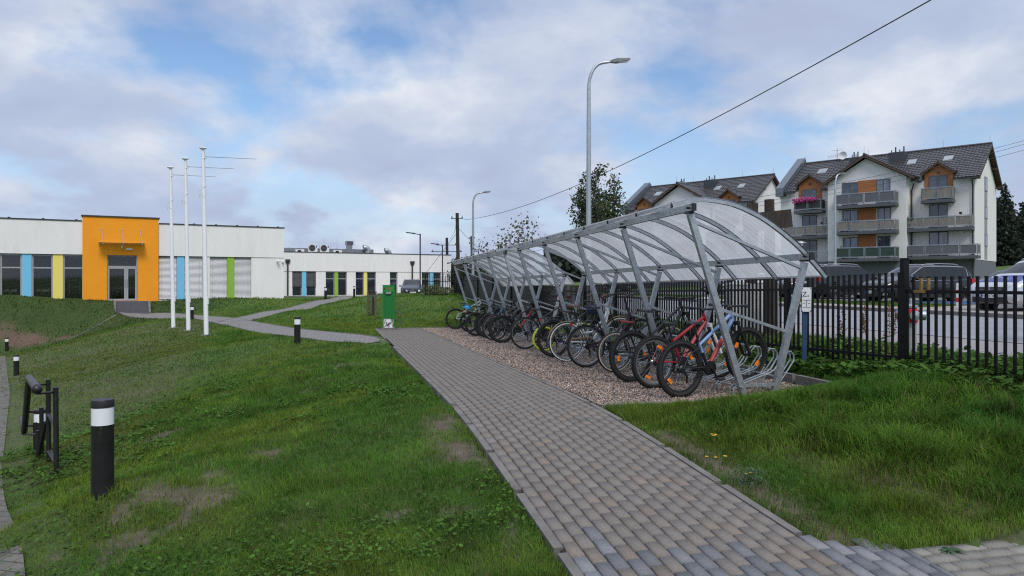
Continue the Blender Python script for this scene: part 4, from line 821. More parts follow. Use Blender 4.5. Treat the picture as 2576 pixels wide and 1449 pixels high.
for q in (((-0.045, 1.385), (-0.005, 1.435)), ((-0.005, 1.435), (0.05, 1.435)), ((0.05, 1.44), (0.015, 1.385)), ((0.015, 1.385), (-0.045, 1.385)), ((0.015, 1.385), (-0.01, 1.45)), ((0.075, 1.385), (0.045, 1.46)), ((0.045, 1.46), (0.06, 1.465)), ((-0.025, 1.452), (0.005, 1.452))): em.tube([(q[0][0], -0.103, q[0][1]), (q[1][0], -0.103, q[1][1])], 0.005, 5)
em.build('bicycle_emblem', ec, root)
MB().fb(-0.085, 0.10, -0.16, -0.10, 1.22, 1.29).build('bracket', SILVER, root, smooth=False); MB().tube([(-0.10, -0.13, 1.27), (0.12, -0.13, 1.27)], 0.022, 8).build('clamp', BLACKP, root); MB().lathe([(0.02, -0.10), (0.022, -0.12), (0, -0.125)], 12, (-0.14, 0, 1.40), 'y').build('lock', BLACKP, root)
MB().fb(-0.29, -0.2, -0.02, 0.02, 1.11, 1.18).build('side_handle', GREENP, root, smooth=False)
MB().tube([Vector(q) for q in cat([(0.2, 0.05, 0.66), (0.33, 0.02, 0.57), (0.43, 0, 0.51), (0.345, 0, 0.42), (0.33, 0, 0.33), (0.44, 0, 0.2), (0.33, 0, 0.1), (0.2, 0, 0.04)], 5)], 0.017, 8).build('hose', mat('grey_hose', (0.07, 0.075, 0.07), 0.6), root)
p = P(935, 800, 34); root = thing('sapling_guard', 'wooden stakes with wire mesh guarding a bare sapling on the lawn', 'tree guard', (p.x, p.y, g1(p.x, p.y)))
z0 = p.z - root.location.z
for x, y, h_ in ((-0.17, -0.1, 1.08), (0.19, -0.1, 1.1), (0.02, 0.2, 1.05)): MB().tube([(x, y, -0.1), (x + 0.02, y, h_ + 0.05)], 0.045, 8).build('stake', mat('grey_wood_stake', (0.10, 0.085, 0.07), 0.9, 0, 0.3, 8), root)
MB().bar((-0.17, -0.12, 0.95), (0.19, -0.12, 0.95), 0.02, 0.08).bar((0.19, -0.1, 0.95), (0.02, 0.2, 0.95), 0.02, 0.08).build('tie_batten', mat('grey_wood_stake', (0.1, 0.085, 0.07)), root)
b = MB()
for t in np.linspace(0, 2 * PI, 13)[:-1]: b.tube([(0.15 * math.cos(t), 0.15 * math.sin(t), 0), (0.15 * math.cos(t), 0.15 * math.sin(t), 1.2)], 0.005, 4)
for z in np.linspace(0.05, 1.2, 10): b.tube([(0.15 * math.cos(t), 0.15 * math.sin(t), z) for t in np.linspace(0, 2 * PI, 13)[:-1]], 0.005, 4, loop=True)
b.build('wire_mesh', DKMETAL, root); MB().tube([(0, 0, -0.05), (0.02, 0, 0.8), (0.0, 0.02, 1.35)], [0.02, 0.015, 0.006], 6).build('trunk', BARK, root)
# ------------------------------------------------------------------ flagpoles
def flagpole(px, py, top, Y, label):
    p = P(px, py, Y); h = (py - top) / FP * Y; root = thing('flagpole', label, 'flagpole', p, (0, -R(1.05), 0), 'white flagpoles on the lawn')
    MB().lathe([(0.085, 0.02), (0.083, h * 0.3), (0.06, h * 0.8), (0.052, h - 0.09)], 16).build('pole', WHITEP, root)
    MB().lathe([(0.05, h - 0.09), (0.12, h - 0.06), (0.135, h - 0.035), (0.11, h - 0.01), (0, h)], 20).build('finial', WHITEP, root)
    MB().fb(-0.16, 0.16, -0.16, 0.16, -0.03, 0.02).build('base_plate', GALV, root, smooth=False)
    for x, y in ((-0.12, -0.12), (0.12, -0.12), (0.12, 0.12), (-0.12, 0.12)): MB().lathe([(0.018, 0.02), (0.018, 0.06), (0, 0.065)], 6, (x, y, 0)).build('bolt', SILVER, root)
    MB().tube([(0.07, -0.02, h - 0.36), (2.02, -0.12, h - 0.50)], [0.012, 0.009], 8).build('banner_arm', SILVER, root)
    b = MB(); b.tube([(0.075, -0.03, h - 0.40), (0.095, -0.03, h - 1.45)], 0.005, 4); b.tube([(0.06, -0.03, h - 0.12), (0.1, -0.03, h - 0.34)], 0.01, 4)
    b.tube([(0.08, -0.04, h - 1.45), (-0.07, -0.10, h - 1.6), (-0.10, -0.1, h - 1.66)], 0.004, 4); b.tube([(-0.08, -0.1, h - 1.75), (0.07, -0.05, h - 1.85)], 0.004, 4); b.build('halyard', mat('pale_cord', (0.55, 0.55, 0.55), 0.8), root)
    MB().lathe([(0.028, h - 1.9), (0.028, h - 1.72), (0.012, h - 1.7), (0.012, h - 1.62)], 8, (-0.11, -0.1, 0)).build('counterweight', mat('clear_plastic_bottle', (0.55, 0.6, 0.6), 0.3), root)
    MB().fb(0.055, 0.11, -0.05, 0.02, h - 1.47, h - 1.43).build('bracket', WHITEPL, root, smooth=False); MB().fb(0.04, 0.12, -0.05, 0.02, h - 0.42, h - 0.39).build('bracket', WHITEPL, root, smooth=False)
    MB().fb(0.08, 0.11, -0.04, 0.04, 1.15, 1.4).build('cleat', WHITEPL, root, smooth=False)
flagpole(436, 825, 419, 31.5, 'leftmost and shortest looking of the three white flagpoles'); flagpole(474, 832, 397, 29.4, 'middle one of the three white flagpoles'); flagpole(519, 843, 370, 26.9, 'rightmost and tallest looking of the three white flagpoles')
# ------------------------------------------------------------------ things by the fence and road
p = P(2023, 912, 10.5); root = thing('hydrant_marker', 'blue steel post carrying a white plate with letter Z, in front of the fence', 'sign', (p.x, p.y, p.z), (0, R(0.8), R(-8)))
BLUEM = mat('worn_blue_paint', (0.025, 0.07, 0.16), 0.5, 0, 0.3, 8, dirt=((0.05, 0.05, 0.06), 7, 0.55)); MB().fb(-0.034, 0.034, -0.012, 0.012, -0.2, 1.02).fb(-0.034, -0.024, -0.03, -0.012, -0.2, 1.02).build('post', BLUEM, root, smooth=False)
MB().fb(-0.055, 0.075, -0.045, -0.031, 0.74, 1.09).build('plate', mat('white_sign_plate', (0.70, 0.72, 0.74), 0.4), root, smooth=False)
MB().fb(-0.061, 0.081, -0.042, -0.034, 0.734, 1.096).build('plate_rim', BLACKP, root, smooth=False); LB = mat('dark_blue_lettering', (0.02, 0.03, 0.08), 0.5)
text('Z', 0.10, LB, root, (-0.02, -0.0465, 0.99), (R(90), 0, 0)); text('0', 0.04, LB, root, (0.03, -0.0465, 0.965), (R(90), 0, 0))
MB().fb(-0.045, 0.065, -0.048, -0.045, 0.905, 0.911).fb(0.007, 0.013, -0.048, -0.045, 0.80, 0.911).fb(-0.045, -0.01, -0.048, -0.045, 0.86, 0.864).fb(0.03, 0.065, -0.048, -0.045, 0.86, 0.864).fb(-0.045, 0.0, -0.048, -0.045, 0.80, 0.804).fb(0.02, 0.065, -0.048, -0.045, 0.80, 0.804).build('arrow_mark', LB, root, smooth=False)
b = MB()
for x in (-0.045, 0.065):
    for z in (0.752, 1.075): b.lathe([(0.007, -0.045), (0.006, -0.050), (0, -0.051)], 8, (x, 0, z), 'y')
b.build('rivet', DKMETAL, root)
p = P(2292, 890, 9.85); root = thing('fire_hydrant', 'grey and red fire hydrant standing behind the black fence post', 'hydrant', p, (0, 0, R(-20)))
MB().lathe([(0.075, -0.1), (0.072, 0.42), (0.08, 0.43)], 20).build('pillar', mat('pale_grey_enamel', (0.33, 0.34, 0.32), 0.5, 0, 0.2, 10, dirt=((0.2, 0.2, 0.16), 12, 0.58)), root)
MB().lathe([(0.082, 0.43), (0.088, 0.47), (0.088, 0.58), (0.075, 0.62)], 20).build('head', RED, root); MB().lathe([(0.07, 0.62), (0.085, 0.63), (0.085, 0.655), (0.04, 0.67), (0.025, 0.68), (0.022, 0.735), (0, 0.74)], 16).build('cap', GALV, root)
for sg in (1, -1): b = MB().lathe([(0.045, 0.05), (0.045, 0.12), (0.068, 0.125), (0.068, 0.17), (0.05, 0.185), (0.02, 0.19), (0, 0.2)], 18, (0, 0, 0), 'x'); b.v = [(x * sg, y, z + 0.525) for x, y, z in b.v]; b.build('outlet_cap', GALV, root)
b = MB().lathe([(0.05, -0.06), (0.05, -0.11), (0.066, -0.115), (0.066, -0.15), (0, -0.16)], 18, (0.03, 0, 0.525), 'y'); b.build('outlet_cap', GALV, root)
# old wooden pole with boards
p = P(1936, 870, 13.4); root = thing('wooden_sign_post', 'old dark wooden pole with bark-like boards nailed on, behind the fence', 'post', p)
zt = (712 - 502) / FP * 13.4 - p.z; MB().tube([(0, 0, -0.2), (0.01, 0, zt * 0.5), (-0.005, 0, zt)], [0.105, 0.10, 0.088], 12).build('pole', WOODD, root)
q0, q1 = P(1870, 562, 13.05), P(1990, 549, 13.25); MB().bar(q0, q1, 0.06, 0.33).build('cross_board', WOODD, root, True); MB().bar(P(1893, 511, 13.0), P(1891, 712, 13.0), 0.19, 0.05, (0, 1, 0)).build('hanging_board', WOODD, root, True)
MB().tube([P(1952, 870, 13.6), P(1951, 716, 13.6)], 0.055, 10).build('prop_stake', WOODG, root, True)
# cabinets
for k, (x0, x1, yt, yb, Y, lb) in enumerate(((1833, 1876, 716, 862, 14.0, 'light grey utility cabinet, left one of the tall pair behind the fence'), (1877, 1921, 712, 860, 14.2, 'light grey utility cabinet beside the dark wooden pole'), (1760, 1787, 752, 850, 15.4, 'short grey utility cabinet left of the tall pair'))):
    p = P((x0 + x1) / 2, yb, Y); W = (x1 - x0) / FP * Y; H_ = (yb - yt) / FP * Y; root = thing('utility_cabinet', lb, 'cabinet', p, (0, 0, R(8)), 'grey cabinets behind the fence')
    MB().fb(-W / 2, W / 2, -0.12, 0.18, 0.15, H_).build('body', PCB, root, smooth=False); MB().fb(-W / 2 + 0.01, W / 2 - 0.01, -0.11, 0.17, -0.1, 0.15).build('plinth', mat('dark_grey_plinth', (0.2, 0.2, 0.2), 0.8), root, smooth=False)
    b = MB(); 
    for q in range(6): x = -W / 2 + W * (q + 0.5) / 6; b.fb(x - W / 24, x + W / 24, -0.128, -0.12, 0.2, H_ - 0.03)
    b.build('door', PCB, root, smooth=False); MB().prism([(-0.14, H_), (0.2, H_), (0.2, H_ + 0.02), (-0.14, H_ + 0.05)], -W / 2 - 0.01, W / 2 + 0.01, lambda y, z, x: (x, y, z)).build('roof', WHITEPL, root, smooth=False)
def marker(px, py, Y, h, label):
    p = P(px, py, Y); root = thing('striped_bollard', label, 'bollard', p, (0, 0, 0), 'red and white striped bollards'); MB().lathe([(0.085, -0.1), (0.085, h), (0, h + 0.005)], 16).build('post', WHITEPL, root)
    for z0, z1 in ((0.22, 0.40), (0.60, 0.72)): MB().lathe([(0.087, h * z0), (0.087, h * z1)], 16).build('red_band', RED, root)
for a in ((2412, 773, 24.5, 0.82, 'red and white striped bollard in front of the police car'), (1431, 762, 31, 0.75, 'red and white striped bollard, right one of the pair seen through the shelter gap'), (1396, 757, 34, 0.75, 'red and white striped bollard, left one of the pair seen through the shelter gap')): marker(*a)
# tall seeding weeds by the fence, dandelion plant, yellow flowers
def stalk(x, y, h, n, label, rusty=True):
    z = g1(x, y); root = thing('dock_weed', label, 'weed', (x, y, z), group='seeding weeds at the fence'); b = MB(); lf = MB()
    for k in range(n):
        t = random.uniform(0, 6); e = (0.1 * math.cos(t), 0.1 * math.sin(t), h * random.uniform(0.75, 1)); b.tube([(0, 0, 0), (e[0] * 0.4, e[1] * 0.4, e[2] * 0.6), e], [0.006, 0.005, 0.002], 5)
        for q in range(60): u = random.uniform(0.62, 1); c = Vector((e[0] * u, e[1] * u, e[2] * u)); r_ = 0.03 * (1.1 - u) + 0.008; lf.box(c + Vector((random.gauss(0, r_), random.gauss(0, r_), random.gauss(0, 0.012))), (0.010, 0.010, 0.013))
    b.build('stem', mat('dry_green_stem', (0.14, 0.14, 0.05), 0.8), root); lf.build('seed_heads', mat('rusty_seeds', (0.20, 0.10, 0.045), 0.9), root, smooth=False); l2 = MB()
    for q in range(6):
        t = random.uniform(0, 6); u = random.uniform(0.1, 0.5) * h; L_ = random.uniform(0.08, 0.16); d = Vector((math.cos(t), math.sin(t), 0.3)); s_ = Vector((-d.y, d.x, 0)) * L_ * 0.25; c = Vector((0, 0, u)); l2.add([c, c + d * L_ * 0.5 + s_, c + d * L_, c + d * L_ * 0.5 - s_], [(0, 1, 2, 3)])
    l2.build('leaves', mat('weed_leaf', (0.09, 0.13, 0.03), 0.7), root)
for a, s, h, n, lb in ((6.95, 8.35, 0.95, 3, 'rusty seeded dock weed left of the fire hydrant, tallest of the weeds'), (6.9, 8.75, 0.8, 2, 'rusty seeded dock weed right of the blue marker post'), (7.0, 8.05, 0.85, 2, 'rusty seeded dock weed closest to the thick fence post')): stalk(*XY(a, s), h, n, lb)
for k, (px, py) in enumerate(((1795, 1088), (1828, 1145), (1788, 1160), (1886, 1210))):
    Y = 6.6 if k == 0 else 6.0 if k < 3 else 5.6; p = P(px, py, Y); z = g1(p.x, p.y); root = thing('yellow_flower', ['yellow flower cluster farthest from the viewer, right of the paved path', 'yellow flower right of the paved path, middle of the three lower ones', 'small yellow flower closest to the paved path edge', 'single yellow flower over the bushy weed by the path'][k], 'flower', (p.x, p.y, z), group='yellow flowers in the grass beside the path'); b = MB(); f = MB(); H_ = max(0.1, p.z - z)
    for q in range(4 if k == 0 else 2):
        dx, dy, dz = random.gauss(0, 0.03), random.gauss(0, 0.03), random.uniform(-0.03, 0.0); c = Vector((dx, dy, H_ + dz)); b.tube([(0, 0, 0), c], 0.002, 4)
        for t in range(8): d = Vector((math.cos(t * PI / 4), math.sin(t * PI / 4), 0.15)); s_ = Vector((-d.y, d.x, 0)) * 0.005; f.add([c, c + d * 0.010 + s_, c + d * 0.019, c + d * 0.010 - s_], [(0, 1, 2, 3)])
    b.build('stem', mat('green_stem', (0.06, 0.11, 0.03), 0.7), root); f.build('petals', mat('yellow_petals', (0.75, 0.42, 0.01), 0.6), root)
def rosette(x, y, r_, n, name, label, cat_, h=0.06, bushy=False):
    z = g1(x, y) + 0.01; a, s = AS(x, y)
    if s < 3.8 and a > 2.9: z = float(zs(s))
    root = thing(name, label, cat_, (x, y, z)); b = MB()
    for q in range(n):
        t = 2 * PI * q / n + random.gauss(0, 0.2); L_ = r_ * random.uniform(0.6, 1.1); e = random.uniform(0.1, 0.5) if not bushy else random.uniform(0.3, 1.6); c0 = Vector((random.gauss(0, 0.07), random.gauss(0, 0.07), random.uniform(0, h * 1.2))) if bushy else Vector((0, 0, 0)); d = Vector((math.cos(t), math.sin(t), e)); s_ = Vector((-d.y, d.x, 0)) * L_ * 0.16
        b.add([c0, c0 + d * L_ * 0.5 + s_, c0 + d * L_ - Vector((0, 0, 0.03)), c0 + d * L_ * 0.5 - s_], [(0, 1, 2, 3)])
    b.build('leaves', mat('dark_weed_leaf', (0.03, 0.075, 0.022), 0.6), root)
x, y = P(2392, 1378, 4.35).x, 4.35; rosette(x, y, 0.09, 16, 'dandelion_plant', 'flat dandelion rosette on the paving at the bottom right', 'weed'); p = P(1885, 1235, 5.55); rosette(p.x, p.y, 0.045, 190, 'bushy_weed', 'bushy dark green weed at the right edge of the paved path', 'weed', 0.09, True)
# ------------------------------------------------------------------ the school
EA_S = math.atan2(1, 1.847)
school = thing('school_building', 'long flat-roofed white school with an orange entrance block and coloured window panels', 'school', (-25.87, 48, 0), (0, 0, EA_S))
ZB, ZW, ZT, ZO = -1.16, 1.85, 4.0, 4.33
def wall_with_openings(b, l0, l1, d0, d1, z0, zw, ops):       # piers between the openings of one storey
    x = l0
    for o0, o1 in sorted(ops) + [(l1, l1)]:
        if o0 - x > 0.01: b.fb(x, o0, d0, d1, z0, zw)
        x = max(x, o1)
wl = [(-16.1, -15.0), (-14.4, -13.3), (-12.7, -11.6), (-11.0, -9.9), (-9.3, -8.2), (-7.9, -6.72), (-6.66, -5.54), (-5.02, -3.89), (-3.34, -2.2)]
pl = [(-8.2, -7.9, PYEL), (-5.54, -5.02, PBLUE), (-3.89, -3.34, PYEL)]
wr = [(2.18, 3.31), (3.78, 4.93), (5.40, 6.54), (7.01, 8.15)]; pr = [(3.31, 3.78, PBLUE), (6.54, 7.01, PGRN)]
b = MB(); wall_with_openings(b, -20, -2.2, 0, 0.3, -2.2, ZW, wl + [p[:2] for p in pl]); wall_with_openings(b, 2.18, 10.42, 0, 0.3, -2.2, ZW, wr + [p[:2] for p in pr])
for a0, a1 in ((-20, -2.2), (2.18, 10.42)): b.fb(a0, a1, -0.05, 0.3, ZW, ZT)
b.fb(10.12, 10.42, 0.302, 14, -2.2, ZT); b.fb(-20, 10.12, 13.7, 14, -2.2, ZT)
for o in wl + wr: b.fb(o[0], o[1], 0.02, 0.28, -2.2, ZB)
b.build('wall', RENDER, school, smooth=False)
MB().fb(-19.9, 10.1, 0.3, 13.7, 3.5, 3.6).build('roof', mat('dark_roof_sheet', (0.06, 0.06, 0.065), 0.9), school, smooth=False)
b = MB().fb(-20.05, -2.3, -0.10, 0.36, ZT, ZT + 0.07).fb(2.2, 10.48, -0.10, 0.36, ZT, ZT + 0.07).fb(10.06, 10.48, 0.362, 14.06, ZT, ZT + 0.07)
for x in (-12, -10, -8, -6.2, -4.4, -2.6, 3.0, 4.4, 5.8, 7.2, 8.6, 10): b.fb(x - 0.06, x + 0.06, -0.11, 0.1, ZT + 0.07, ZT + 0.12)
b.build('roof_trim', TRIM, school, smooth=False)
for x0, x1, m in pl + pr: MB().fb(x0 + 0.004, x1 - 0.004, 0.03, 0.28, -1.6, ZW - 0.004).build('coloured_panel', m, school, smooth=False)
def window(root, x0, x1, y, z0, z1, mull=(), trans=(), fm=ALU, gm=CGLASS, fw=0.06, dep=0.08, blind=None, bm=None, name='window', vm=()):
    b = MB().fb(x0, x1, y, y + dep, z0, z0 + fw).fb(x0, x1, y, y + dep, z1 - fw, z1).fb(x0, x0 + fw, y, y + dep, z0 + fw, z1 - fw).fb(x1 - fw, x1, y, y + dep, z0 + fw, z1 - fw)
    for t in trans: b.fb(x0 + fw, x1 - fw, y - 0.004, y + dep, t - fw / 2, t + fw / 2)
    for v in vm: b.fb(v - fw / 2, v + fw / 2, y - 0.002, y + dep, z0 + fw, z1 - fw)
    w_ = b.build(name, fm, root, smooth=False)
    MB().fb(x0 + fw * 0.6, x1 - fw * 0.6, y + dep * 0.5, y + dep * 0.5 + 0.012, z0 + fw * 0.6, z1 - fw * 0.6).build('pane', gm, w_, smooth=False)
    if blind:
        s = MB().fb(x0 + 0.02, x1 - 0.02, y - 0.035, y - 0.025, blind, z1); z = z1 - 0.05
        while z > blind: s.bar((x0 + 0.02, y - 0.05, z), (x1 - 0.02, y - 0.05, z), 0.075, 0.006, (0, -0.88, 0.47)); z -= 0.08
        for v in (x0 + 0.2, x1 - 0.2): s.fb(v - 0.006, v + 0.006, y - 0.085, y - 0.08, blind, z1)
        s.fb(x0 + 0.02, x1 - 0.02, y - 0.075, y - 0.02, blind - 0.03, blind); s.build('blind', bm, w_, smooth=False)
    return w_
for x0, x1 in wl: window(school, x0, x1, 0.13, ZB, ZW - 0.03, trans=(0.97,), fw=0.085)
BLINDM = mat('grey_slat_blind', (0.42, 0.43, 0.45), 0.45, 0.2); BLINDD = mat('dark_slat_blind', (0.05, 0.052, 0.058), 0.5, 0.2)
for x0, x1 in wr: window(school, x0, x1, 0.17, ZB, ZW - 0.03, trans=(0.97,), fw=0.07, blind=-1.08, bm=BLINDM)
# entrance block
b = MB(); D0, D1, DZ = -0.87, 0.90, 1.84
b.fb(-2.25, D0, -0.25, 3, -1.22, DZ).fb(D1, 2.16, -0.25, 3, -1.22, DZ).fb(-2.25, 2.16, -0.25, 3, DZ, ZO).fb(D0, D1, -0.24, 3, -1.22, ZB - 0.02); b.build('entrance_block', ORANGE, school, smooth=False)
MB().fb(-2.24, 2.15, -0.24, 3, -2.6, -1.225).build('plinth', CONC, school, smooth=False)
MB().fb(-2.33, 2.24, -0.33, 3.06, ZO, ZO + 0.075).build('entrance_roof_trim', TRIM, school, smooth=False)
window(school, D0, D1, -0.10, 1.06, DZ, fw=0.07, name='door_fanlight')
DM = 0.235
for x0, x1 in ((D0 + 0.02, DM), (DM + 0.01, D1 - 0.02)):
    d = window(school, x0, x1, -0.11, ZB, 1.06, fw=0.115, name='door')
    for z in (-0.75, 0.35, 0.75): MB().fb(x0 - 0.03 if x0 < 0 else x1 - 0.02, x0 + 0.02 if x0 < 0 else x1 + 0.03, -0.14, -0.11, z, z + 0.12).build('hinge', SILVER, d, smooth=False)
    MB().tube([(DM + (-0.06 if x0 < 0 else 0.07), -0.16, -0.25), (DM + (-0.06 if x0 < 0 else 0.07), -0.16, 0.25)], 0.018, 8).build('handle', SILVER, d)
cz = 2.60; MB().fb(-1.35, 1.33, -1.15, -0.27, cz, cz + 0.02).build('canopy_glass', glassy('canopy_glass', (0.75, 0.8, 0.82), 0.08), school, smooth=False)
for x in (-1.16, 0.0, 1.08):
    b = MB().tube([(x - 0.02, -0.28, cz + 0.92), (x + 0.08, -1.02, cz + 0.03)], 0.014, 6); b.lathe([(0.045, -0.25), (0.045, -0.285), (0, -0.29)], 10, (x - 0.02, 0, cz + 0.92), 'y'); b.fb(x + 0.04, x + 0.12, -1.05, -0.98, cz - 0.07, cz + 0.04); b.fb(x - 0.03, x + 0.03, -0.3, -0.25, cz - 0.08, cz + 0.02); b.build('canopy_rod', SILVER, school)
b = MB(); b.lathe([(0.07, 0), (0.07, -0.12), (0.05, -0.2), (0, -0.21)], 12, (0.0, -0.32, cz - 0.12)).fb(-0.02, 0.02, -0.34, -0.25, cz - 0.14, cz - 0.09); b.build('wall_lamp', WHITEPL, school)
MB().fb(0.24, 0.60, -0.33, -0.25, cz - 0.40, cz - 0.29).build('door_light', WHITEPL, school, smooth=False)
# steps
b = MB(); x0, x1 = -0.36, 1.50
b.fb(x0, x1, -1.5, -0.25, -2.4, -1.19)
for k in range(4): b.fb(x0, x1, -1.5 - 0.33 * (k + 1), -1.5 - 0.33 * k, -2.6, -1.19 - 0.175 * (k + 0.5) - 0.09)
b.build('steps', DSTEP, school, smooth=False)
b = MB()
for x in (x0 - 0.12, x1): b.prism([(-1.2, -2.5), (-1.2, -1.16), (-1.5, -1.16), (-2.9, -1.86), (-2.9, -2.6)], x, x + 0.12, lambda p, q, d: (d, p, q))
b.build('stair_cheek', CONC, school, smooth=False)
# a room behind the left windows
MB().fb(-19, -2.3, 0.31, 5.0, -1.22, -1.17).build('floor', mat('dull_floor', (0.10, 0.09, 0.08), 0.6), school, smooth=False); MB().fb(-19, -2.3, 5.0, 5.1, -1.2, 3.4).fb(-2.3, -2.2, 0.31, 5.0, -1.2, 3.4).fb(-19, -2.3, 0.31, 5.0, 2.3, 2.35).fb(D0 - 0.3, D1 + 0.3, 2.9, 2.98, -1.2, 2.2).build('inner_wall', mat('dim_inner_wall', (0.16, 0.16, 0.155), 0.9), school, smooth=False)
b = MB().fb(-7.2, -5.6, 4.9, 4.98, -0.9, 0.55); nb = b.build('notice_board', mat('black_board', (0.015, 0.016, 0.02), 0.6), school, smooth=False); LG = mat('pale_board_letters', (0.6, 0.62, 0.65), 0.6)
for q, (tx, z) in enumerate((('WITA', 0.22), ('WSZC', -0.12))): text(tx, 0.36, LG, nb, (-5.95, 4.89, z), (R(90), 0, 0))
for x, z in ((-5.9, 1.75), (-4.6, 1.72), (-2.7, 1.62), (-3.0, 1.74)): MB().fb(x, x + 0.55, 2.2, 2.3, z, z + 0.035).build('ceiling_light', mat('dim_ceiling_lamp', (0.8, 0.8, 0.78), 0.5), school, smooth=False)
S2W = Matrix.Rotation(EA_S, 4, 'Z'); S2W.translation = Vector((-25.87, 48, 0))
CHW = mat('pale_chair_wood', (0.60, 0.50, 0.34), 0.5)
for k, (x, d) in enumerate(((-6.45, 0.75), (-5.98, 0.8), (-4.75, 1.0), (-4.35, 0.8), (-4.1, 1.2))):
    root = thing('classroom_chair', ['leftmost pale wooden chair behind the school window left of the blue panel', 'pale wooden chair right beside the blue panel, seen through glass', 'pale wooden chair just right of the blue panel, seen through glass', 'pale wooden chair in the middle of the window left of the yellow panel', 'pale wooden chair closest to the yellow panel, seen through glass'][k], 'chair', S2W @ Vector((x, d, -1.17)), (0, 0, EA_S + (0.2, -0.1, 0.3, 0.05, -0.3)[k]), 'chairs behind the school windows')
    b = MB(); 
    for sx in (-0.19, 0.19): b.tube([(sx, 0.2, 0), (sx, 0.16, 0.44)], 0.012, 6).tube([(sx, -0.2, 0), (sx, -0.16, 0.44)], 0.012, 6)
    b.tube([(-0.19, -0.16, 0.44)] + [(-0.19 * math.cos(t), -0.22, 0.58 + 0.2 * math.sin(t)) for t in np.linspace(0, PI, 9)] + [(0.19, -0.16, 0.44)], 0.014, 6); b.build('frame', CHW, root)
    MB().fb(-0.2, 0.2, -0.19, 0.19, 0.44, 0.46).build('seat', CHW, root, smooth=False); MB().grid([[(0.18 * math.cos(t), -0.225, z if z > 0.6 else z) for t in (0.3, PI / 2, PI - 0.3)] for z in (0.62, 0.76)]).build('backrest', CHW, root)
b = MB().fb(-3.0, -2.45, 1.1, 1.5, -1.17, -1.1)
root = thing('shelf_unit', 'grey open shelf standing inside the window beside the orange wall', 'shelf', S2W @ Vector((-2.75, 1.2, -1.17)), (0, 0, EA_S)); b = MB()
for z in (0.1, 0.5, 0.9, 1.35): b.fb(-0.32, 0.32, -0.15, 0.15, z, z + 0.03)
b.build('shelf', ALU, root, smooth=False); b = MB()
for x in (-0.3, 0.3):
    for y in (-0.14, 0.14): b.fb(x - 0.015, x + 0.015, y - 0.012, y + 0.012, 0, 1.4)
b.build('upright', ALU, root, smooth=False)
# the low wing
LO, DO = 13.69, 13.06; WZB, WZW, WZT = -1.20, 1.09, 2.82
ops = [(0.0, 0.87, 'bl'), (1.27, 2.15, 'bl'), (3.04, 3.89, 'w'), (4.19, 5.05, 'w'), (5.89, 6.70, 'w'), (7.01, 7.89, 'w'), (9.28, 10.06, 'd'), (12.58, 13.42, 'w'), (13.82, 14.67, 'w')]
pw = [(0.87, 1.27, PBLUE), (3.89, 4.19, PGRN), (6.70, 7.01, PYEL), (13.42, 13.82, PBLUE)]
b = MB(); X0 = -3.2
wall_with_openings(b, LO + X0, LO + 15.73, DO, DO + 0.3, -2.2, WZW, [(LO + o[0], LO + o[1]) for o in ops] + [(LO + p[0], LO + p[1]) for p in pw]); b.fb(LO + X0, LO + 15.73, DO - 0.05, DO + 0.3, WZW, WZT); b.fb(LO + 15.43, LO + 15.73, DO + 0.302, DO + 14, -2.2, WZT)
for o in ops: b.fb(LO + o[0], LO + o[1], DO + 0.02, DO + 0.28, -2.2, WZB)
b.fb(LO + X0, LO + 15.4, DO + 13.7, DO + 14, -2.2, WZT); b.build('low_wing_wall', RENDER, school, smooth=False)
MB().fb(LO + X0, LO + 15.4, DO + 0.3, DO + 13.7, 2.45, 2.5).build('low_wing_roof', MC['dark_roof_sheet'], school, smooth=False)
MB().fb(LO + X0, LO + 15.78, DO - 0.10, DO + 0.36, WZT, WZT + 0.06).fb(LO + 15.4, LO + 15.78, DO + 0.362, DO + 14, WZT, WZT + 0.06).build('low_wing_roof_trim', TRIM, school, smooth=False)
for x0, x1, m in pw: MB().fb(LO + x0 + 0.004, LO + x1 - 0.004, DO + 0.03, DO + 0.28, -1.6, WZW - 0.004).build('coloured_panel', m, school, smooth=False)
for x0, x1, k in ops: window(school, LO + x0, LO + x1, DO + 0.13, WZB, WZW - 0.02, trans=(0.40,), fw=0.07, gm=DGLASS, blind=-0.33 if k == 'bl' else None, bm=BLINDD)
for x in (-0.42, 11.55):
    MB().tube([(LO + x, DO - 0.13, -1.6), (LO + x, DO - 0.13, 1.95)], 0.075, 10).build('downpipe', TRIM, school)
    b = MB(); b.add([(LO + x + sx * w_, DO - 0.13 + sy * w_, z) for z, w_ in ((1.75, 0.09), (2.0, 0.21), (2.15, 0.21)) for sx, sy in ((-1, -0.6), (1, -0.6), (1, 0.6), (-1, 0.6))], [(0, 1, 5, 4), (1, 2, 6, 5), (2, 3, 7, 6), (3, 0, 4, 7), (4, 5, 9, 8), (5, 6, 10, 9), (6, 7, 11, 10), (7, 4, 8, 11), (8, 9, 10, 11)]); b.build('rain_hopper', TRIM, school, smooth=False)
for x, y, z in ((9.95, -0.1, 1.62), (10.3, 0.05, 1.58), (LO + 15.3, DO - 0.05, 1.0)): b = MB().tube([(x, y, z), (x + 0.1, y - 0.28, z - 0.06)], 0.07, 10); b.tube([(x, y, z), (x, y + 0.08, z + 0.05)], 0.03, 6); b.build('security_camera', WHITEPL, school)
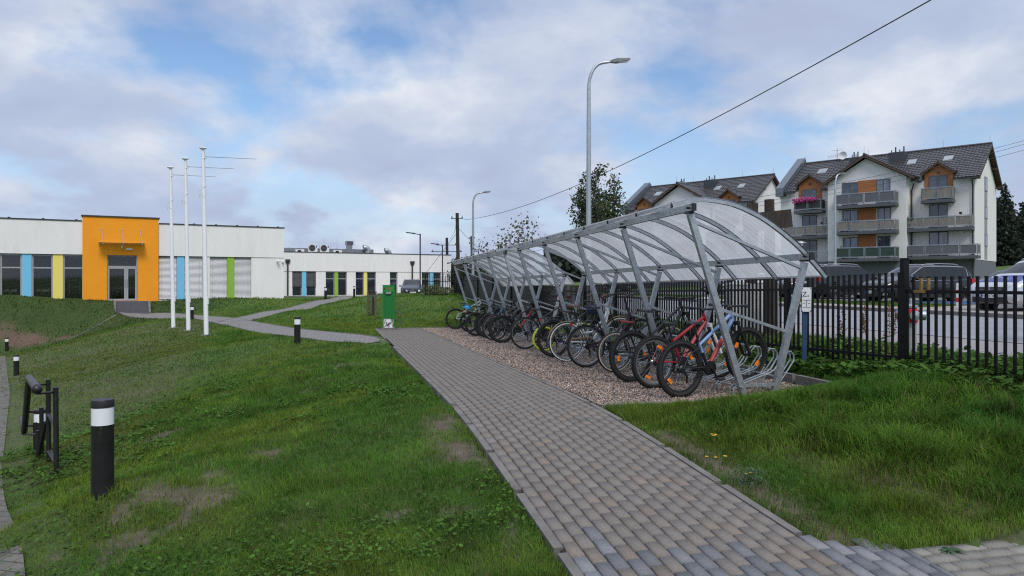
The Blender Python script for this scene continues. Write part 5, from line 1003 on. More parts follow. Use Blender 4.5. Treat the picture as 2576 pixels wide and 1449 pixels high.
# roof plant
W2W = Matrix.Rotation(EA_S, 4, 'Z'); W2W.translation = Vector((-20.05, 66, 0))
def acu(l, d, z, label):
    root = thing('air_conditioner', label, 'air conditioner', W2W @ Vector((l, d, z)), (0, 0, EA_S), 'outdoor units on the low wing roof')
    MB().fb(-0.42, 0.42, 0, 0.32, 0.06, 0.80).build('case', WHITEPL, root, smooth=False); b = MB(); 
    for t in range(7): r = 0.05 + 0.04 * t; b.lathe([(r, -0.022), (r + 0.012, -0.022), (r + 0.012, -0.012), (r, -0.012)], 20, (-0.08, 0, 0.46), 'y', True)
    b.build('fan_grille', DKMETAL, root); MB().lathe([(0.31, -0.008), (0.31, -0.006), (0, -0.006)], 20, (-0.08, 0, 0.46), 'y').build('fan_well', mat('dim_grey', (0.12, 0.12, 0.12), 0.8), root)
    MB().fb(0.28, 0.38, -0.006, 0.0, 0.5, 0.72).build('side_badge', mat('blue_badge', (0.05, 0.09, 0.3), 0.5), root, smooth=False); MB().fb(-0.35, -0.29, 0, 0.3, 0, 0.06).fb(0.29, 0.35, 0, 0.3, 0, 0.06).build('foot', DKMETAL, root, smooth=False)
acu(2.25, 1.6, 2.86, 'left one of the two boxy outdoor fan units on the low roof'); acu(3.35, 1.6, 2.86, 'right one of the two boxy outdoor fan units on the low roof')
DUCT = mat('zinc_duct', (0.30, 0.31, 0.32), 0.35, 0.7, 0.15, 5)
root = thing('air_duct', 'long zinc ventilation duct lying along the low roof', 'duct', W2W @ Vector((0, 3, 2.5)), (0, 0, EA_S)); MB().fb(-0.7, 8.6, 0, 0.6, 0.25, 0.85).build('trunking', DUCT, root, smooth=False); b = MB()
for x in np.arange(-0.5, 8.6, 0.9): b.fb(x - 0.03, x + 0.03, -0.03, 0.63, 0.22, 0.88)
b.build('flange', DUCT, root, smooth=False); b = MB()
for x in (0.5, 3, 5.5, 8): b.fb(x - 0.03, x + 0.03, 0.2, 0.4, 0, 0.25)
b.build('support', DKMETAL, root, smooth=False)
root = thing('roof_vent', 'square louvred zinc vent standing on the roof duct', 'vent', W2W @ Vector((6.2, 3.3, 3.35)), (0, 0, EA_S)); MB().fb(-0.25, 0.25, -0.25, 0.25, 0, 0.42).build('shaft', DUCT, root, smooth=False); MB().fb(-0.34, 0.34, -0.3, 0.3, 0.42, 0.80).build('head', DUCT, root, smooth=False); b = MB()
for q in range(6): b.fb(-0.3, 0.3, -0.315, -0.3, 0.45 + q * 0.058, 0.475 + q * 0.058)
b.build('louvre', DKMETAL, root, smooth=False)
for k, (l, z, s) in enumerate(((7.9, 2.6, 1.35), (10.1, 2.6, 0.8))):
    root = thing('vent_elbow', ['large bent zinc pipe at the end of the roof duct', 'smaller bent zinc pipe right of the large one on the low roof'][k], 'vent', W2W @ Vector((l, 2.6, z)), (0, 0, EA_S), 'bent zinc roof pipes'); r = 0.27 * (0.8 + 0.25 * s)
    MB().tube([(0.0, 0, 0), (0.0, 0, 0.35 * s)] + [(-0.32 + 0.32 * math.cos(t), 0, 0.42 * s + 0.34 * math.sin(t)) for t in np.linspace(0, PI * 0.62, 7)], r, 14).build('pipe', mat('bright_zinc', (0.5, 0.52, 0.54), 0.3, 0.8), root, angle=50)
for k, l in enumerate((0.95, 4.5)):
    root = thing('roof_unit', ['low flat roof unit left of the fan units, behind the parapet', 'low flat roof unit right of the fan units, behind the parapet'][k], 'air conditioner', W2W @ Vector((l, 1.2, 2.6)), (0, 0, EA_S)); MB().fb(-0.4, 0.4, 0, 0.3, 0, 0.55).build('case', WHITEPL, root, smooth=False); MB().lathe([(0.2, -0.01), (0.2, 0.0), (0, 0)], 16, (-0.05, 0, 0.3), 'y').build('fan_grille', DKMETAL, root)
for k, (l, h) in enumerate(((4.1, 1.0), (4.7, 1.6))): root = tag(MB().tube([(0, 0, -0.3), (0, 0, h)], [0.012, 0.006], 5).build('lightning_rod', DKMETAL), ['shorter thin lightning rod on the low school roof', 'taller thin lightning rod on the low school roof'][k], 'rod', 'lightning rods on the school'); root.location = W2W @ Vector((l, 2.2, 2.9))

# ------------------------------------------------------------------ apartment houses
EA_A = math.atan2(-0.6754, 0.7375)
PINK = mat('pink_petals', (0.5, 0.06, 0.25), 0.6, 0, 0.5, 30)
def tiles(b, fn, nu, nv, pu=6):                              # fn(u,v) -> point, roof skin with pan-tile waves and lapped rows
    p00, p10, p01 = Vector(fn(0, 0)), Vector(fn(1, 0)), Vector(fn(0, 1)); nn = (Vector(fn(0.9, 0.1)) - Vector(fn(0.1, 0.1))).cross(Vector(fn(0.5, 0.9)) - Vector(fn(0.5, 0.1))).normalized()
    if nn.z < 0: nn = -nn
    rows = []
    for r in range(nv):
        for e in (0.0, 0.97):
            v = (r + e) / nv
            rows.append([Vector(fn(u / (nu * pu), v)) + nn * (0.035 * abs(math.sin(PI * u / pu)) ** 0.8 + (0.055 if e == 0 else 0.015)) for u in range(nu * pu + 1)])
    b.grid(rows)
def balcony(root, x0, x1, y0, y1, zs_, zr, style, n):
    bal = MB().fb(x0, x1, y1, y0 - 0.004, zs_ - 0.27, zs_).build('balcony', mat('balcony_slab_paint', (0.085, 0.09, 0.105), 0.8), root, smooth=False); r = MB(); s = MB()
    sm = {'grey': GREYS, 'wood': WOODG, 'green': GREENS, 'dark': mat('dark_balcony_screen', (0.03, 0.032, 0.038), 0.7)}.get(style)
    yf, za = y1 + 0.05, zs_ + 0.12
    def seg(p, q):
        for z in (zr, za): r.bar((*p, z), (*q, z), 0.045, 0.045)
        r.bar((*p, zs_ - 0.2), (*p, zr), 0.05, 0.05); r.bar((*q, zs_ - 0.2), (*q, zr), 0.05, 0.05)
        d = (Vector((*q, 0)) - Vector((*p, 0))); L_ = d.length; d.normalize(); P0, P1 = Vector((*p, 0)) + d * 0.07, Vector((*q, 0)) - d * 0.07
        for z in (zr - 0.07, za + 0.06): r.bar(P0 + Vector((0, 0, z)), P1 + Vector((0, 0, z)), 0.02, 0.02)
        r.bar(P0 + Vector((0, 0, za)), P0 + Vector((0, 0, zr - 0.07)), 0.02, 0.02); r.bar(P1 + Vector((0, 0, za)), P1 + Vector((0, 0, zr - 0.07)), 0.02, 0.02)
        if sm: s.bar(P0 + Vector((0, 0.02, (za + zr) / 2)), P1 + Vector((0, 0.02, (za + zr) / 2)), 0.015, zr - za - 0.16)
        else: 
            for q_ in range(1, int(L_ / 0.12)): r.bar(P0 + d * 0.12 * q_ + Vector((0, 0, za)), P0 + d * 0.12 * q_ + Vector((0, 0, zr - 0.07)), 0.012, 0.012)
    xs = np.linspace(x0 + 0.04, x1 - 0.04, n + 1)
    for a_, b_ in zip(xs[:-1], xs[1:]): seg((a_, yf), (b_, yf))
    seg((x1 - 0.04, yf), (x1 - 0.04, y0 - 0.05)); seg((x0 + 0.04, yf), (x0 + 0.04, y0 - 0.05)); r.build('railing', RAILM, bal, smooth=False)
    if sm: s.build('screen', sm, bal, smooth=False)
    return bal
FRD = mat('grey_window_frame', (0.10, 0.105, 0.115), 0.5)
CURT = mat('pale_curtain_glass', (0.16, 0.19, 0.24), 0.06, 0, 0.5, 2.2, spec=1.0, stretch=(1.5, 1.5, 0.3)); WGL = mat('reflecting_window_glass', (0.05, 0.07, 0.10), 0.03, 0, 0.6, 1.2, spec=1.0)
def aptwin(root, x0, x1, z0, z1, y): return window(root, x0, x1, y - 0.05, z0, z1, fm=FRD, gm=random.choice((WGL, WGL, CURT)), fw=0.075, dep=0.06, vm=((x0 + x1) / 2,))
def apartment(X, Y, label, first):
    root = thing('apartment_house', label, 'apartment house', (X, Y, 0), (0, 0, EA_A), 'white apartment houses with dark tiled roofs'); LW = -17.2; ZP = 2.1
    ev = lambda y: 9.28 + (y + 0.6) * 3.62 / 5.8                # main roof height over depth y
    b = MB(); b.fb(LW, 0, 0, 10.4, ZP, 9.28); b.prism([(0.0, 9.28), (10.4, 9.28), (5.2, ev(5.2) - 0.12)], LW, 0, lambda y, z, x: (x, y, z)); b.build('wall', WARMW, root, smooth=False)
    MB().fb(LW + 0.03, -0.03, 0.03, 10.37, -3, ZP).fb(-11.97, -5.1, -1.37, 0.03, -3, ZP).build('plinth', GREYP, root, smooth=False)
    b = MB(); b.fb(-12.0, -5.07, -1.4, 0.3, ZP, 9.70); b.prism([(-12.0, 9.70), (-5.07, 9.70), (-8.53, 11.72)], -1.4, 0.3, lambda x, z, y: (x, y, z)); b.build('gabled_bay', WARMW, root, smooth=False)
    # roof
    b = MB(); segs = [(-17.3, -15.45, -0.6), (-15.45, -13.0, 0.75), (-13.0, -12.25, -0.6), (-12.25, -4.4, 0.2), (-4.4, -4.02, -0.6), (-4.02, -1.55, 0.75), (-1.55, 0.5, -0.6)]
    for x0, x1, y0 in segs: tiles(b, lambda u, v: (x0 + (x1 - x0) * u, y0 + (5.2 - y0) * v, ev(y0 + (5.2 - y0) * v)), max(1, round((x1 - x0) / 0.30)), max(1, round((5.2 - y0) / 0.33)))
    b.grid([[(x, y, ev(5.2) - (y - 5.2) * 3.62 / 5.8) for y in (5.2, 11.0)] for x in (-17.3, 0.5)]); b.tube([(-17.3, 5.2, ev(5.2) + 0.05), (0.5, 5.2, ev(5.2) + 0.05)], 0.12, 8); b.build('roof', ROOFT, root, angle=25)
    b = MB(); 
    for x0, x1, y0 in segs:
        if y0 < 0: b.fb(x0, x1, -0.70, -0.58, 9.12, 9.26)
    b.build('gutter', TRIM, root, smooth=False)
    VB = mat('brown_verge_board', (0.07, 0.042, 0.03), 0.7); b = MB()
    for y0, z0, y1, z1 in ((-0.65, ev(-0.65) - 0.12, 5.2, ev(5.2) - 0.10), (11.05, ev(-0.65) - 0.12, 5.2, ev(5.2) - 0.10)): b.bar((0.47, y0, z0), (0.47, y1, z1), 0.05, 0.24); b.bar((0.23, y0, z0 + 0.03), (0.23, y1, z1 + 0.03), 0.45, 0.03)
    b.build('verge_board', VB, root, smooth=False)
    for y, z in ((-0.2, 9.2), (9.9, 9.3), (2.6, 10.9), (7.8, 10.9)): MB().fb(-0.02, 0.46, y - 0.08, y + 0.08, z - 0.1, z + 0.08).build('rafter_end', VB, root, smooth=False)
    # crossing gable roof
    b = MB(); gz = lambda t: 9.62 + t * 2.40
    for x0 in (-12.35, -4.35): tiles(b, lambda u, v: (x0 + (-8.53 - x0) * v, -1.95 + (min((gz(v) - 9.28) * 5.8 / 3.62 - 0.6 + 0.15, 5) + 1.95) * u, gz(v)), 17, 12)
    b.tube([(-8.53, -1.97, gz(1) + 0.06), (-8.53, 3.9, gz(1) + 0.06)], 0.11, 8); b.build('gable_roof', ROOFT, root, angle=25); b = MB()
    for x0 in (-12.4, -4.3): b.bar((x0, -1.9, gz(0) - 0.15), (-8.53, -1.9, gz(1) - 0.12), 0.06, 0.22); b.bar((x0, -1.65, gz(0) - 0.07), (-8.53, -1.65, gz(1) - 0.04), 0.5, 0.03)
    b.build('gable_verge_board', VB, root, smooth=False)
    for t in (0.08, 0.45):
        for x0 in (-12.35, -4.35): x = x0 + (-8.53 - x0) * t; MB().fb(x - 0.09, x + 0.09, -1.9, -1.4, gz(t) - 0.32, gz(t) - 0.14).build('rafter_end', VB, root, smooth=False)
    for xc in (-14.17, -2.77):                                 # dormers
        MB().fb(xc - 1.13, xc + 1.13, -0.06, 0.9, 7.3, 9.95).prism([(xc - 1.13, 9.95), (xc + 1.13, 9.95), (xc, 10.80)], -0.06, 1.4, lambda x, z, y: (x, y, z)).build('dormer', WOODC, root, smooth=False); b = MB()
        for sg in (-1, 1): tiles(b, lambda u, v: (xc + sg * 1.38 * (1 - v), -0.42 + ((9.93 + 1.0 * v - 9.28) * 5.8 / 3.62 - 0.6 + 0.55) * u, 9.93 + 1.0 * v), 6, 5)
        b.tube([(xc, -0.44, 10.97), (xc, 2.3, 10.97)], 0.09, 8); b.build('dormer_roof', ROOFT, root, angle=25); b = MB()
        for sg in (-1, 1): b.bar((xc + sg * 1.40, -0.40, 9.82), (xc, -0.40, 10.84), 0.05, 0.17)
        b.build('dormer_verge_board', VB, root, smooth=False)
        MB().lathe([(0.09, -0.07), (0.09, -0.16), (0, -0.18)], 10, (xc, 0, 10.0), 'y').build('dormer_lamp', DKMETAL, root)
    for x0, x1, z0, z1 in ((-10.65, -9.2, 7.35, 9.6), (-7.6, -6.4, 7.35, 9.65), (-10.62, -9.2, 4.85, 6.95), (-7.5, -6.35, 4.85, 7.05), (-10.58, -9.2, 2.3, 4.35), (-7.5, -6.4, 2.3, 4.38)): aptwin(root, x0, x1, z0, z1, -1.4)
    for x0, x1, z0, z1, y in ((-3.55, -2.06, 7.45, 9.72, -0.06), (-3.53, -2.06, 4.95, 7.1, 0), (-3.55, -2.02, 2.45, 4.65, 0), (-14.98, -13.53, 7.25, 9.45, -0.06), (-14.99, -13.53, 4.75, 6.85, 0), (-14.98, -13.5, 2.2, 4.3, 0)): aptwin(root, x0, x1, z0, z1, y)
    for z0, z1 in ((8.47, 9.68), (5.9, 7.28), (3.35, 4.75)): MB().fb(-9.19, -7.62, -1.44, -1.398, z0, z1).build('wood_panel', WOODC, root, smooth=False)
    for x0, x1, y0, y1, z0, zr, st, n in ((-11.05, -5.7, -1.4, -2.6, 7.3, 8.4, 'grey', 4), (-11.03, -5.66, -1.4, -2.6, 4.82, 5.8, 'wood', 4), (-10.98, -5.64, -1.4, -2.6, 2.28, 3.33, 'green', 4), (-3.94, -1.47, -0.06, -1.3, 7.42, 8.5, 'wood', 2),
                                          (-5.05, 0.0, 0, -1.3, 4.9, 5.92, 'wood', 4), (-5.03, 0.46, 0, -1.3, 2.4, 3.4, 'grey', 4), (-15.34, -12.66, -0.06, -1.3, 7.22, 8.27, 'dark', 2), (-16.4, -12.03, 0, -1.3, 4.67, 5.67, 'wood', 4), (-16.4, -12.03, 0, -1.3, 2.1, 3.15, 'open', 4)): balcony(root, x0, x1, y0, y1, z0, zr, st, n)
    for x0, x1 in ((-7.9, -6.5), (-11.6, -10.75)):
        MB().fb(x0, x1, 3.6, 4.7, 11.2, 12.85 if x0 > -8 else 12.7).build('chimney', mat('dark_chimney_cladding', (0.045, 0.05, 0.06), 0.6), root, smooth=False); b = MB()
        for k in range(4): x = x0 + 0.15 + (x1 - x0 - 0.3) * k / 3; b.tube([(x, 4.1, 12.6), (x, 4.1, 13.15 + 0.25 * (k % 2))], 0.07 if k % 2 else 0.05, 6)
        b.build('flue', DKMETAL, root)
    for x0, x1 in ((-14.45, -13.6), (-6.05, -5.3), (-3.0, -2.25)):
        y0, y1 = 2.55, 3.35; t = MB()
        t.add([(x, y, ev(y) + dz) for dz in (0.0, 0.16) for y in (y0, y1) for x in (x0, x1)], [(4, 5, 7, 6), (0, 1, 5, 4), (2, 6, 7, 3), (0, 4, 6, 2), (1, 3, 7, 5)]); s_ = t.build('skylight', ALU, root, smooth=False)
        MB().add([(x, y, ev(y) + 0.168) for y in (y0 + 0.08, y1 - 0.08) for x in (x0 + 0.08, x1 - 0.08)], [(0, 1, 3, 2)]).build('pane', mat('sky_reflecting_pane', (0.25, 0.28, 0.30), 0.08, 0, spec=1.0), s_, smooth=False)
    # fire wall on the left edge
    b = MB(); b.prism([(-0.75, 8.9), (-0.75, 9.75), (5.2, 13.55), (5.6, 13.3), (5.6, 9)], LW - 0.25, LW + 0.55, lambda y, z, x: (x, y, z)); b.build('fire_wall', mat('zinc_fire_wall', (0.16, 0.18, 0.21), 0.4, 0.5, 0.1, 2), root, smooth=False)
    for x, y, z0 in ((-11.75, -0.12, 9.1), (-4.95, -0.12, 9.1), (-0.12, -0.12, 9.1)):
        MB().tube([(x + (0.3 if x < -1 else 0), -0.6 if x < -1 else -0.55, z0), (x, y, z0 - 0.6), (x, y, -0.3)], 0.06, 8).build('downpipe', TRIM, root)
    b = MB().fb(-0.01, 0.02, 4.36, 5.68, 2.2, 9.85); b.build('grey_strip', mat('grey_render_strip', (0.26, 0.265, 0.28), 0.9), root, smooth=False)
    for z0, z1 in ((8.48, 9.8), (5.95, 7.08), (3.38, 4.5)):
        w_ = MB().fb(0.02, 0.05, 4.4, 5.64, z0, z1).build('window', FRD, root, smooth=False); MB().fb(0.05, 0.055, 4.5, 5.54, z0 + 0.08, z1 - 0.08).build('pane', WGL, w_, smooth=False)
    for x, y in ((-8.53, -1.9), (0.3, 5.2), (-3.5, 5.2), (-16.6, 5.2), (-10.2, 5.2)): z = (gz(1) if y < 0 else ev(5.2)); MB().tube([(x, y, z), (x, y, z + 0.8)], 0.012, 4).build('lightning_rod', DKMETAL, root)
    if first:
        dsh = MB().lathe([(0.02, 0.0), (0.25, -0.04), (0.42, -0.13), (0.42, -0.12), (0.25, -0.02), (0, 0.02)], 18, (-12.6, 4.9, 13.3), 'y'); dsh.tube([(-12.6, 5.2, 12.6), (-12.6, 5.0, 13.3)], 0.03, 6); tag(dsh.build('satellite_dish', WHITEPL, None), 'white satellite dish on the ridge of the nearer apartment house', 'dish').matrix_basis = root.matrix_basis
        a = MB().tube([(-13.3, 5.2, 12.7), (-13.3, 5.2, 14.2)], 0.025, 5).tube([(-14.0, 4.7, 13.3), (-12.8, 5.4, 13.5)], 0.015, 4).tube([(-13.8, 4.9, 13.95), (-12.8, 5.4, 14.0)], 0.015, 4)
        for k in range(7): t = k / 6; a.tube([(-14.0 + 1.2 * t, 4.7 + 0.7 * t - 0.1, 13.05 + 0.2 * t), (-14.0 + 1.2 * t, 4.7 + 0.7 * t + 0.1, 13.55 + 0.2 * t)], 0.010, 4)
        tag(a.build('roof_antenna', DKMETAL, None), 'comb shaped aerial beside the satellite dish', 'aerial').matrix_basis = root.matrix_basis
        # flower box, plants and trellises on the balconies
        fl = MB()
        for k in range(420): fl.box((random.uniform(-15.45, -13.1), random.gauss(-1.32, 0.12), random.gauss(8.28, 0.13)), (0.07, 0.07, 0.07), Matrix.Rotation(random.uniform(0, 3), 3, Vector((1, random.random(), random.random())).normalized()))
        t = thing('flower_box', 'pink flowers overflowing the top left balcony of the nearer apartment house', 'flowers', root.location, (0, 0, EA_A)); fl.build('blossom', PINK, t, smooth=False); MB().fb(-15.3, -13.2, -1.42, -1.22, 8.08, 8.22).build('planter', BLACKP, t, smooth=False)
        for k, (x, y, z, lb) in enumerate(((-0.55, -1.1, 4.9, 'white trellis with a hanging pot on the right end of the wooden balcony'), (-12.35, -1.1, 4.67, 'dark lattice lantern stand on the left wooden balcony'))):
            t = thing('balcony_trellis', lb, 'trellis', root.matrix_basis @ Vector((x, y, z)), (0, 0, EA_A)); b = MB()
            for q in np.linspace(-0.28, 0.28, 5): b.bar((q, 0, 0), (q, 0, 1.75), 0.03, 0.03)
            for q in np.linspace(0.3, 1.7, 6): b.bar((-0.3, 0, q), (0.3, 0, q), 0.03, 0.03)
            b.build('lattice', WHITEPL if k == 0 else BLACKP, t, smooth=False); MB().lathe([(0.08, 1.1), (0.13, 1.3), (0, 1.3)], 10, (-0.3, -0.1, 0)).build('pot', BLACKP, t)
        for k, (x, z, lb) in enumerate(((-10.4, 4.82, 'spiky potted plant at the left end of the middle wooden balcony'), (-9.9, 4.82, 'smaller potted plant beside the spiky one on the middle balcony'), (-10.3, 2.28, 'bushy potted plant at the left end of the green balcony'), (-4.8, 4.9, 'pale figure-like planter at the left end of the right wooden balcony'))):
            t = thing('potted_plant', lb, 'potted plant', root.matrix_basis @ Vector((x, -2.2 if k < 3 else -1.1, z)), (0, 0, EA_A)); b = MB()
            for q in range(26): aa = random.uniform(0, 6.3); e = Vector((math.cos(aa) * 0.35, math.sin(aa) * 0.35, random.uniform(0.8, 1.45))); m_ = Vector((e.x * 0.5, e.y * 0.5, 0.75)); s_ = Vector((-e.y, e.x, 0)) * 0.13; b.add([(0, 0, 0.5), m_ + s_, e, m_ - s_], [(0, 1, 2, 3)])
            b.build('leaves', mat('dark_weed_leaf', (0.03, 0.075, 0.022)), t); MB().lathe([(0.14, 0), (0.2, 0.5), (0, 0.5)], 10).build('pot', CONC if k == 3 else BLACKP, t)
    return root
apartment(40.55, 63.4, 'nearer four storey white apartment house with wood panels and balconies', True)
apartment(27.35, 82.46, 'farther white apartment house whose roof and gable show over the bike shelter', False)
# ------------------------------------------------------------------ cars
CARW = {}
def car_wheel(r):
    if r in CARW: return CARW[r]
    ty = MB().lathe([(r * 0.66, -0.10), (r * 0.9, -0.115), (r, -0.085), (r, 0.085), (r * 0.9, 0.115), (r * 0.66, 0.10)], 28, axis='y', closed=True).mesh('tyre', RUBBER)
    ri = MB().lathe([(r * 0.68, -0.105), (r * 0.66, -0.085), (r * 0.60, -0.075), (r * 0.60, 0.0), (0, 0.0)], 28, axis='y').mesh('rim', mat('dark_wheel_well', (0.02, 0.02, 0.022), 0.6))
    sp = MB().lathe([(0, -0.10), (r * 0.16, -0.10), (r * 0.16, -0.05)], 14, axis='y'); sp.lathe([(r * 0.69, -0.112), (r * 0.64, -0.112), (r * 0.64, -0.09), (r * 0.69, -0.09)], 28, axis='y', closed=True)
    for k in range(10):
        t = 2 * PI * k / 10; sp.bar((0.1 * r * math.cos(t), -0.095, 0.1 * r * math.sin(t)), (r * 0.66 * math.cos(t + 0.08), -0.10, r * 0.66 * math.sin(t + 0.08)), r * 0.085, 0.025, (0, 1, 0))
    CARW[r] = (ty, ri, sp.mesh('spokes', SILVER)); return CARW[r]
def smooth(pts, xs):
    pts = np.array(pts, float); y = np.interp(xs, pts[:, 0], pts[:, 1]); k = max(3, len(xs) // 26); ker = np.hanning(k + 2)[1:-1]; ker /= ker.sum()
    p = np.pad(y, k, mode='edge'); return np.convolve(p, ker, 'same')[k:-k]
SHAPES = {  # x from tail (-0.5) to nose (0.5) of the length; heights as a share of H
    'suv': dict(top=[(-.5, .55), (-.493, .64), (-.455, .93), (-.40, .985), (-.15, 1.0), (.06, .985), (.235, .68), (.28, .635), (.40, .585), (.475, .50), (.5, .36)], belt=[(-.5, .60), (0, .585), (.25, .575), (.40, .53), (.475, .46), (.5, .34)], g0=-.465, g1=.22, roof=.055),
    'sedan': dict(top=[(-.5, .52), (-.49, .64), (-.36, .68), (-.22, .93), (-.1, .99), (.02, .99), (.2, .68), (.27, .62), (.42, .55), (.48, .46), (.5, .34)], belt=[(-.5, .60), (0, .62), (.2, .60), (.42, .51), (.48, .42), (.5, .32)], g0=-.37, g1=.2, roof=.03),
    'hatch': dict(top=[(-.5, .5), (-.49, .60), (-.45, .88), (-.36, .97), (-.1, 1.0), (.05, .98), (.245, .66), (.30, .61), (.43, .54), (.485, .45), (.5, .32)], belt=[(-.5, .58), (0, .58), (.25, .56), (.43, .49), (.485, .41), (.5, .3)], g0=-.46, g1=.23, roof=.05)}
def car(x, y, yaw, label, L_, W, H, col, shape='suv', metal=0.3, z=None, rails=True, plate=None, chrome=False, trimc=None, name='parked_car', police=False, led=False, rr=0.345):
    z = g1(x, y) + 0.0 if z is None else z; root = thing(name, label, 'car', (x, y, z), (0, 0, yaw), 'cars around the car park'); S = SHAPES[shape]
    pm = mat('car_paint_%d' % len([k for k in MC if k.startswith('car_paint')]), col, 0.22, metal, spec=0.6); pm.node_tree.nodes['Principled BSDF'].inputs['Coat Weight'].default_value = 0.5
    n = 96; t = np.linspace(-.5, .5, n); xs = t * L_; top = smooth(S['top'], t) * H; belt = np.minimum(smooth(S['belt'], t) * H, top - 0.02 * H)
    hw = smooth([(-.5, .40), (-.485, .455), (-.40, .49), (-.1, .5), (.2, .5), (.4, .485), (.465, .45), (.49, .37), (.5, .30)], t) * W; bot = smooth([(-.5, .22), (-.46, .17), (-.4, .14), (.4, .13), (.46, .14), (.5, .19)], t) * H
    ghouse = np.clip((top - belt) / (0.35 * H), 0, 1); rw = hw * (0.93 - 0.20 * ghouse)
    xw = (-0.29 * L_, 0.305 * L_); ring = []
    for i in range(n):
        w, b_, be, tp = hw[i], bot[i], belt[i], top[i]; mid = b_ + (be - b_) * 0.55
        c = [(0, b_), (w * 0.85, b_), (w * 0.97, b_ + 0.07 * H), (w * 1.0, mid * 0.75 + b_ * 0.25), (w * 1.005, mid), (w * 0.985, mid + (be - mid) * 0.6), (w * 0.955, be)]
        rail = tp - 0.045 * H * max(ghouse[i], 0.35); 
        for e in (0.33, 0.66, 1.0): c.append((w * 0.955 + (rw[i] - w * 0.955) * e, be + (rail - be) * e))
        for e in (0.3, 0.6, 0.8, 1.0): c.append((rw[i] * math.cos(e * PI / 2), rail + (tp - rail) * math.sin(e * PI / 2)))
        ring.append(c)
    m = len(ring[0]); V = []
    for i in range(n):
        V += [(xs[i], -p[0], p[1]) for p in ring[i]] + [(xs[i], p[0], p[1]) for p in ring[i][-2:0:-1]]
    M = 2 * m - 2; body = []; side = {-1: [], 1: []}; screen = []; rear = []; pil = []
    roof_i0 = np.argmax(top >= 0.955 * H); roof_i1 = n - 1 - np.argmax(top[::-1] >= 0.965 * H)
    for i in range(n - 1):
        for j in range(M):
            j2 = (j + 1) % M; f = (i * M + j, (i + 1) * M + j, (i + 1) * M + j2, i * M + j2); jj = j if j < m - 1 else M - 1 - j; sg = -1 if j < m - 1 else 1; tc_ = (t[i] + t[i + 1]) / 2
            cx_, cz_ = (xs[i] + xs[i + 1]) / 2, (V[f[0]][2] + V[f[2]][2]) / 2
            if jj in (1, 2, 3, 4) and any((cx_ - q) ** 2 + (cz_ - rr) ** 2 < (rr + 0.055) ** 2 for q in xw): continue
            ish = top[i] - belt[i] > 0.13 * H and top[i + 1] - belt[i + 1] > 0.13 * H
            if jj in (6, 7, 8) and ish and S['g0'] + 0.03 < tc_ < S['g1'] - 0.02:
                if not (-.155 < tc_ < -.142 or .035 < tc_ < .047 or (-.345 < tc_ < -.33)): side[sg].append(f)
                else: pil.append(f)
            elif jj in (9, 10, 11, 12) and i > roof_i1 + 1 and tc_ < S['g1'] + 0.015 and ish: screen.append(f)
            elif jj in (9, 10, 11, 12) and i < roof_i0 - 1 and top[i] > belt[i] + 0.06 * H and (shape == 'sedan' and tc_ > -.36 or shape != 'sedan'): rear.append(f)
            else: body.append(f)
    body += [tuple(range(M - 1, -1, -1)), tuple((n - 1) * M + k for k in range(M))]
    def sub(fs, nm, mt, par=root):
        if not fs: return None
        ids = sorted({q for f in fs for q in f}); mp = {q: k for k, q in enumerate(ids)}; b = MB().add([V[q] for q in ids], [tuple(mp[q] for q in f) for f in fs]); return b.build(nm, mt, par, angle=40)
    bo = sub(body, 'body', pm); sub(pil, 'pillar', BLACKP); sub(screen, 'windscreen', CAR_G); sub(rear, 'rear_window', CAR_G)
    for sg in (-1, 1): sub(side[sg], 'side_window', CAR_G)
    ty, ri, sp = car_wheel(rr)
    for q in xw:
        for sg in (-1, 1):
            w_ = link('wheel', ri, root, (q, sg * (W / 2 - 0.115), rr), (0, random.uniform(0, 1), 0 if sg < 0 else PI)); link('tyre', ty, w_); link('spokes', sp, w_)
            b = MB().tube([(q + (rr + 0.06) * math.cos(a), sg * (W / 2 - 0.012), rr + (rr + 0.06) * math.sin(a)) for a in np.linspace(-0.35, PI + 0.35, 18)], 0.028, 6); b.build('wheel_arch', BLACKP if trimc != 'body' else pm, root)
            MB().lathe([(rr + 0.05, 0.05), (rr + 0.05, -0.12), (0, -0.12)], 18, (q, sg * (W / 2 - 0.17), rr), 'y').build('wheel_well', MC['dark_wheel_well'], root)
    X1 = L_ / 2
    for sg in (-1, 1):
        i_ = int(n * 0.955); yv = hw[i_] * 0.80; zb = belt[int(n * 0.95)]
        hl = MB(); hl.grid([[(X1 - 0.045 * L_ - 0.30 * u * u + 0.045, sg * (W * (0.26 + 0.20 * u)), zb * (0.86 + 0.16 * v + 0.05 * u)) for u in np.linspace(0, 1, 6)] for v in (0, 1)]); hl.v = [(px + 0.05, py, pz) for px, py, pz in hl.v]; hl.build('headlight', LAMPG, root)
        tl = MB(); tl.box((-X1 + 0.115, sg * W * 0.415, belt[4] * 0.97), (0.16, W * 0.10, H * 0.10)); tl.build('tail_light', REDL, root, smooth=False)
        mr = MB(); mr.lathe([(0.075 * math.cos(a), 0.11 * math.sin(a)) for a in np.linspace(-PI / 2 + 0.05, PI / 2 - 0.05, 8)], 12, (0, 0, 0), 'y'); mr.v = [(px * 0.8 + 0.185 * L_, py + sg * (W / 2 + 0.10), pz * 0.9 + 0.63 * H) for px, py, pz in mr.v]; mr.bar((0.185 * L_, sg * (W / 2 - 0.06), 0.61 * H), (0.185 * L_, sg * (W / 2 + 0.08), 0.62 * H), 0.04, 0.03); mr.build('wing_mirror', BLACKP if chrome else pm, root)
        MB().bar((-0.36 * L_, sg * W * 0.497, 0.19 * H), (0.36 * L_, sg * W * 0.497, 0.19 * H), 0.03, 0.10 * H).build('sill_trim', BLACKP, root, smooth=False)
        b = MB(); d_ = MB()
